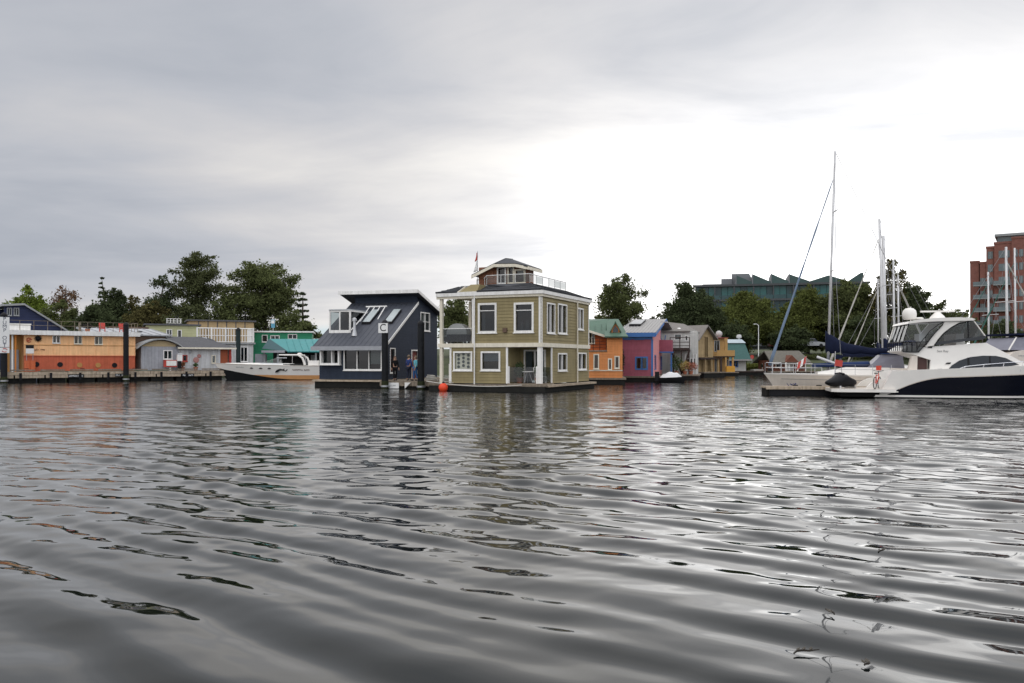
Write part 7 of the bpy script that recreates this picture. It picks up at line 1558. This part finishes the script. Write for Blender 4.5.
# ------------------------------------------------------------------ people on the walkway
def skinmesh(name, V, E, Rr, m, parent, root=0, lv=2):
    me = bpy.data.meshes.new(name); me.from_pydata([tuple(v) for v in V], E, []); o = bpy.data.objects.new(name, me); col.objects.link(o)
    s = o.modifiers.new('skin', 'SKIN'); s.use_smooth_shade = True
    for i, d in enumerate(me.skin_vertices[0].data if me.skin_vertices else []): d.radius = (Rr[i], Rr[i]); d.use_root = (i == root)
    ss_ = o.modifiers.new('sub', 'SUBSURF'); ss_.levels = lv; ss_.render_levels = lv
    dg = bpy.context.evaluated_depsgraph_get(); me2 = bpy.data.meshes.new_from_object(o.evaluated_get(dg)); bpy.data.objects.remove(o)
    me2.materials.clear(); me2.materials.append(m); me2.polygons.foreach_set('use_smooth', [True]*len(me2.polygons)); o = bpy.data.objects.new(name, me2); col.objects.link(o); o.parent = parent; return o
def person(label, X, Y_, Z, deg, h, top, bottom, hair, skin=(.45, .27, .19), stride=.0, long_hair=False, bag=None):
    t = thing('person', label, 'person', (X, Y_, Z), deg, 'people on the walkway'); k = h/1.75; ms = mat('skin_%d' % (int(skin[0]*100)), skin, .6, .05)
    J = dict(pel=(0, 0, .95), spi=(0, .01, 1.15), che=(0, 0, 1.36), nec=(0, 0, 1.50), hea=(0, -.02, 1.60), top=(0, -.01, 1.70))
    V = [Vector(J[n_]) for n_ in ('pel', 'spi', 'che', 'nec', 'hea', 'top')]; Rr = [.14, .125, .145, .058, .095, .075]; E = [(0, 1), (1, 2), (2, 3), (3, 4), (4, 5)]
    fing = []
    for sd in (-1, 1):
        b = len(V); sw_ = stride*sd
        V += [Vector((sd*.17, 0, 1.40)), Vector((sd*.23, .02-sw_*.3, 1.12)), Vector((sd*.24, -.06-sw_*.7, .90)), Vector((sd*.24, -.09-sw_*.8, .82))]; Rr += [.062, .048, .036, .034]; E += [(2, b), (b, b+1), (b+1, b+2), (b+2, b+3)]; pal = b+3
        for q in range(5):
            f0 = len(V); ang = (q-1.5)*.018
            if q < 4: V += [V[pal]+Vector((sd*.0, ang, -.075)), V[pal]+Vector((-sd*.02, ang*1.1-.01, -.115+abs(q-1.5)*.012))]
            else: V += [V[pal]+Vector((-sd*.01, -.045, -.03)), V[pal]+Vector((-sd*.015, -.06, -.07))]
            Rr += [.010, .008]; E += [(pal, f0), (f0, f0+1)]
        b = len(V); V += [Vector((sd*.09, 0, .90)), Vector((sd*.10, -.03+sw_*.45, .50)), Vector((sd*.10, .03+sw_*(1.0 if sw_*sd else 1), .09)), Vector((sd*.11, -.14+sw_, .045))]; Rr += [.088, .062, .042, .034]; E += [(0, b), (b, b+1), (b+1, b+2), (b+2, b+3)]
    sc_ = lambda L2: [v*k for v in L2]
    skinmesh('body', sc_(V), E, [r*k for r in Rr], ms, t)
    mtop, mbot, mh = mat('cloth_top_'+label[:18], top, .9, .15, 8), mat('cloth_bottom_'+label[:18], bottom, .9, .15, 8), mat('hair_'+label[:12], hair, .7)
    Va = V[0:4]; Ra = [.165, .15, .168, .075]; Ea = [(0, 1), (1, 2), (2, 3)]; Va = Va[:]; Va[3] = Vector((0, 0, 1.46))
    for i, b in enumerate((6, 6+4+10+4)):
        a = len(Va); Va += [V[b], V[b+1], V[b+2]]; Ra += [.082, .066, .052]; Ea += [(2, a), (a, a+1), (a+1, a+2)]
    skinmesh('jacket', sc_(Va), Ea, [r*k for r in Ra], mtop, t, 0, 1)
    Vb = [Vector((0, 0, .98))]; Rb = [.16]; Eb = []
    for b in (6+4+10, 6+18+4+10):
        a = len(Vb); Vb += [V[b], V[b+1], V[b+2]+Vector((0, 0, .03))]; Rb += [.105, .080, .062]; Eb += [(0, a), (a, a+1), (a+1, a+2)]
    skinmesh('trousers', sc_(Vb), Eb, [r*k for r in Rb], mbot, t, 0, 1)
    for b in (6+4+10, 6+18+4+10):
        an, toe = V[b+2], V[b+3]; MB().sphere(((an.x+toe.x)/2*k, (an.y+toe.y)/2*k-.02, .05*k), .13*k, 12, 6, (.42, 1.0, .38)).build('shoe', M_black, t, smooth='all')
    mb = MB(); mb.sphere((0, .025*k, 1.665*k), .112*k, 14, 8, (.95, 1.0, .95)); 
    if long_hair: mb.sphere((0, .07*k, 1.56*k), .10*k, 12, 8, (.95, .7, 1.4))
    mb.build('hair', mh, t, smooth='all')
    for sd in (-1, 1): MB().sphere((sd*.034*k, -.108*k, 1.625*k), .012*k, 8, 6).build('eye', M_dark, t)
    MB().path([(0, -.108*k, 1.625*k), (0, -.135*k, 1.59*k)], [.008, .016], 6).build('nose', ms, t, smooth='all'); MB().sphere((0, -.108*k, 1.555*k), .022*k, 8, 5, (1.2, .4, .3)).build('mouth', mat('lips', (.35, .12, .10), .5), t)
    for sd in (-1, 1): MB().sphere((sd*.10*k, 0, 1.61*k), .03*k, 8, 6, (.35, .7, 1)).build('ear', ms, t, smooth='all')
    return t
def on_walk(px, ly): x = WK.fx(px, ly); return (*WK.w(x, ly), .55)
person('person in black clothes standing beside the C piling', *on_walk(395, .8), 25, 1.72, (.012, .012, .013), (.013, .013, .015), (.12, .07, .05), stride=.12, long_hair=True)
person('person in a dark blue jacket and green pack on the walkway', *on_walk(409, 1.3), 150, 1.80, (.02, .045, .17), (.025, .03, .05), (.16, .12, .08), stride=.06)
person('person in a pale turquoise top next to the bare piling', *on_walk(415.5, .9), -60, 1.74, (.12, .40, .48), (.03, .10, .25), (.16, .09, .05), stride=.1)

# ------------------------------------------------------------------ bits floating in the foreground
def twig(label, px, py, L_, seed, deg, grp='floating twigs'):
    Y_ = F*CH/(py-HZ); p = P(px, py, Y_); rg = random.Random(seed); t = thing('floating_twig', label, 'twig', (p.x, p.y, .012), deg, grp)
    pts = [(L_*(i/5-.5), rg.uniform(-.02, .02)*L_*4, .004*math.sin(i)) for i in range(6)]; MB().path(pts, [.006, .008, .008, .007, .005, .003], 5).build('stem', mat('wet_twig', (.02, .016, .012), .4), t)
    for k in range(3): a = pts[1+k]; mb = MB(); mb.hexa([(a[0],a[1],.003),(a[0]+.035,a[1]+.012,.003),(a[0]+.06,a[1]+.045,.004),(a[0]+.02,a[1]+.03,.003),(a[0],a[1],.006),(a[0]+.035,a[1]+.012,.006),(a[0]+.06,a[1]+.045,.008),(a[0]+.02,a[1]+.03,.006)]); mb.build('leaf', mat('wet_leaf', (.03, .022, .012), .4), t)
twig('curved dark twig floating in the right foreground water', 806, 652.5, .22, 1, 20); twig('small dark leaf sprig floating nearest the bottom right', 868, 665, .10, 2, 50); twig('twig floating among the dark ripples at right', 884, 551, .25, 3, 35); twig('short twig floating below the motor yacht\'s reflection', 832, 613.5, .12, 4, 80)
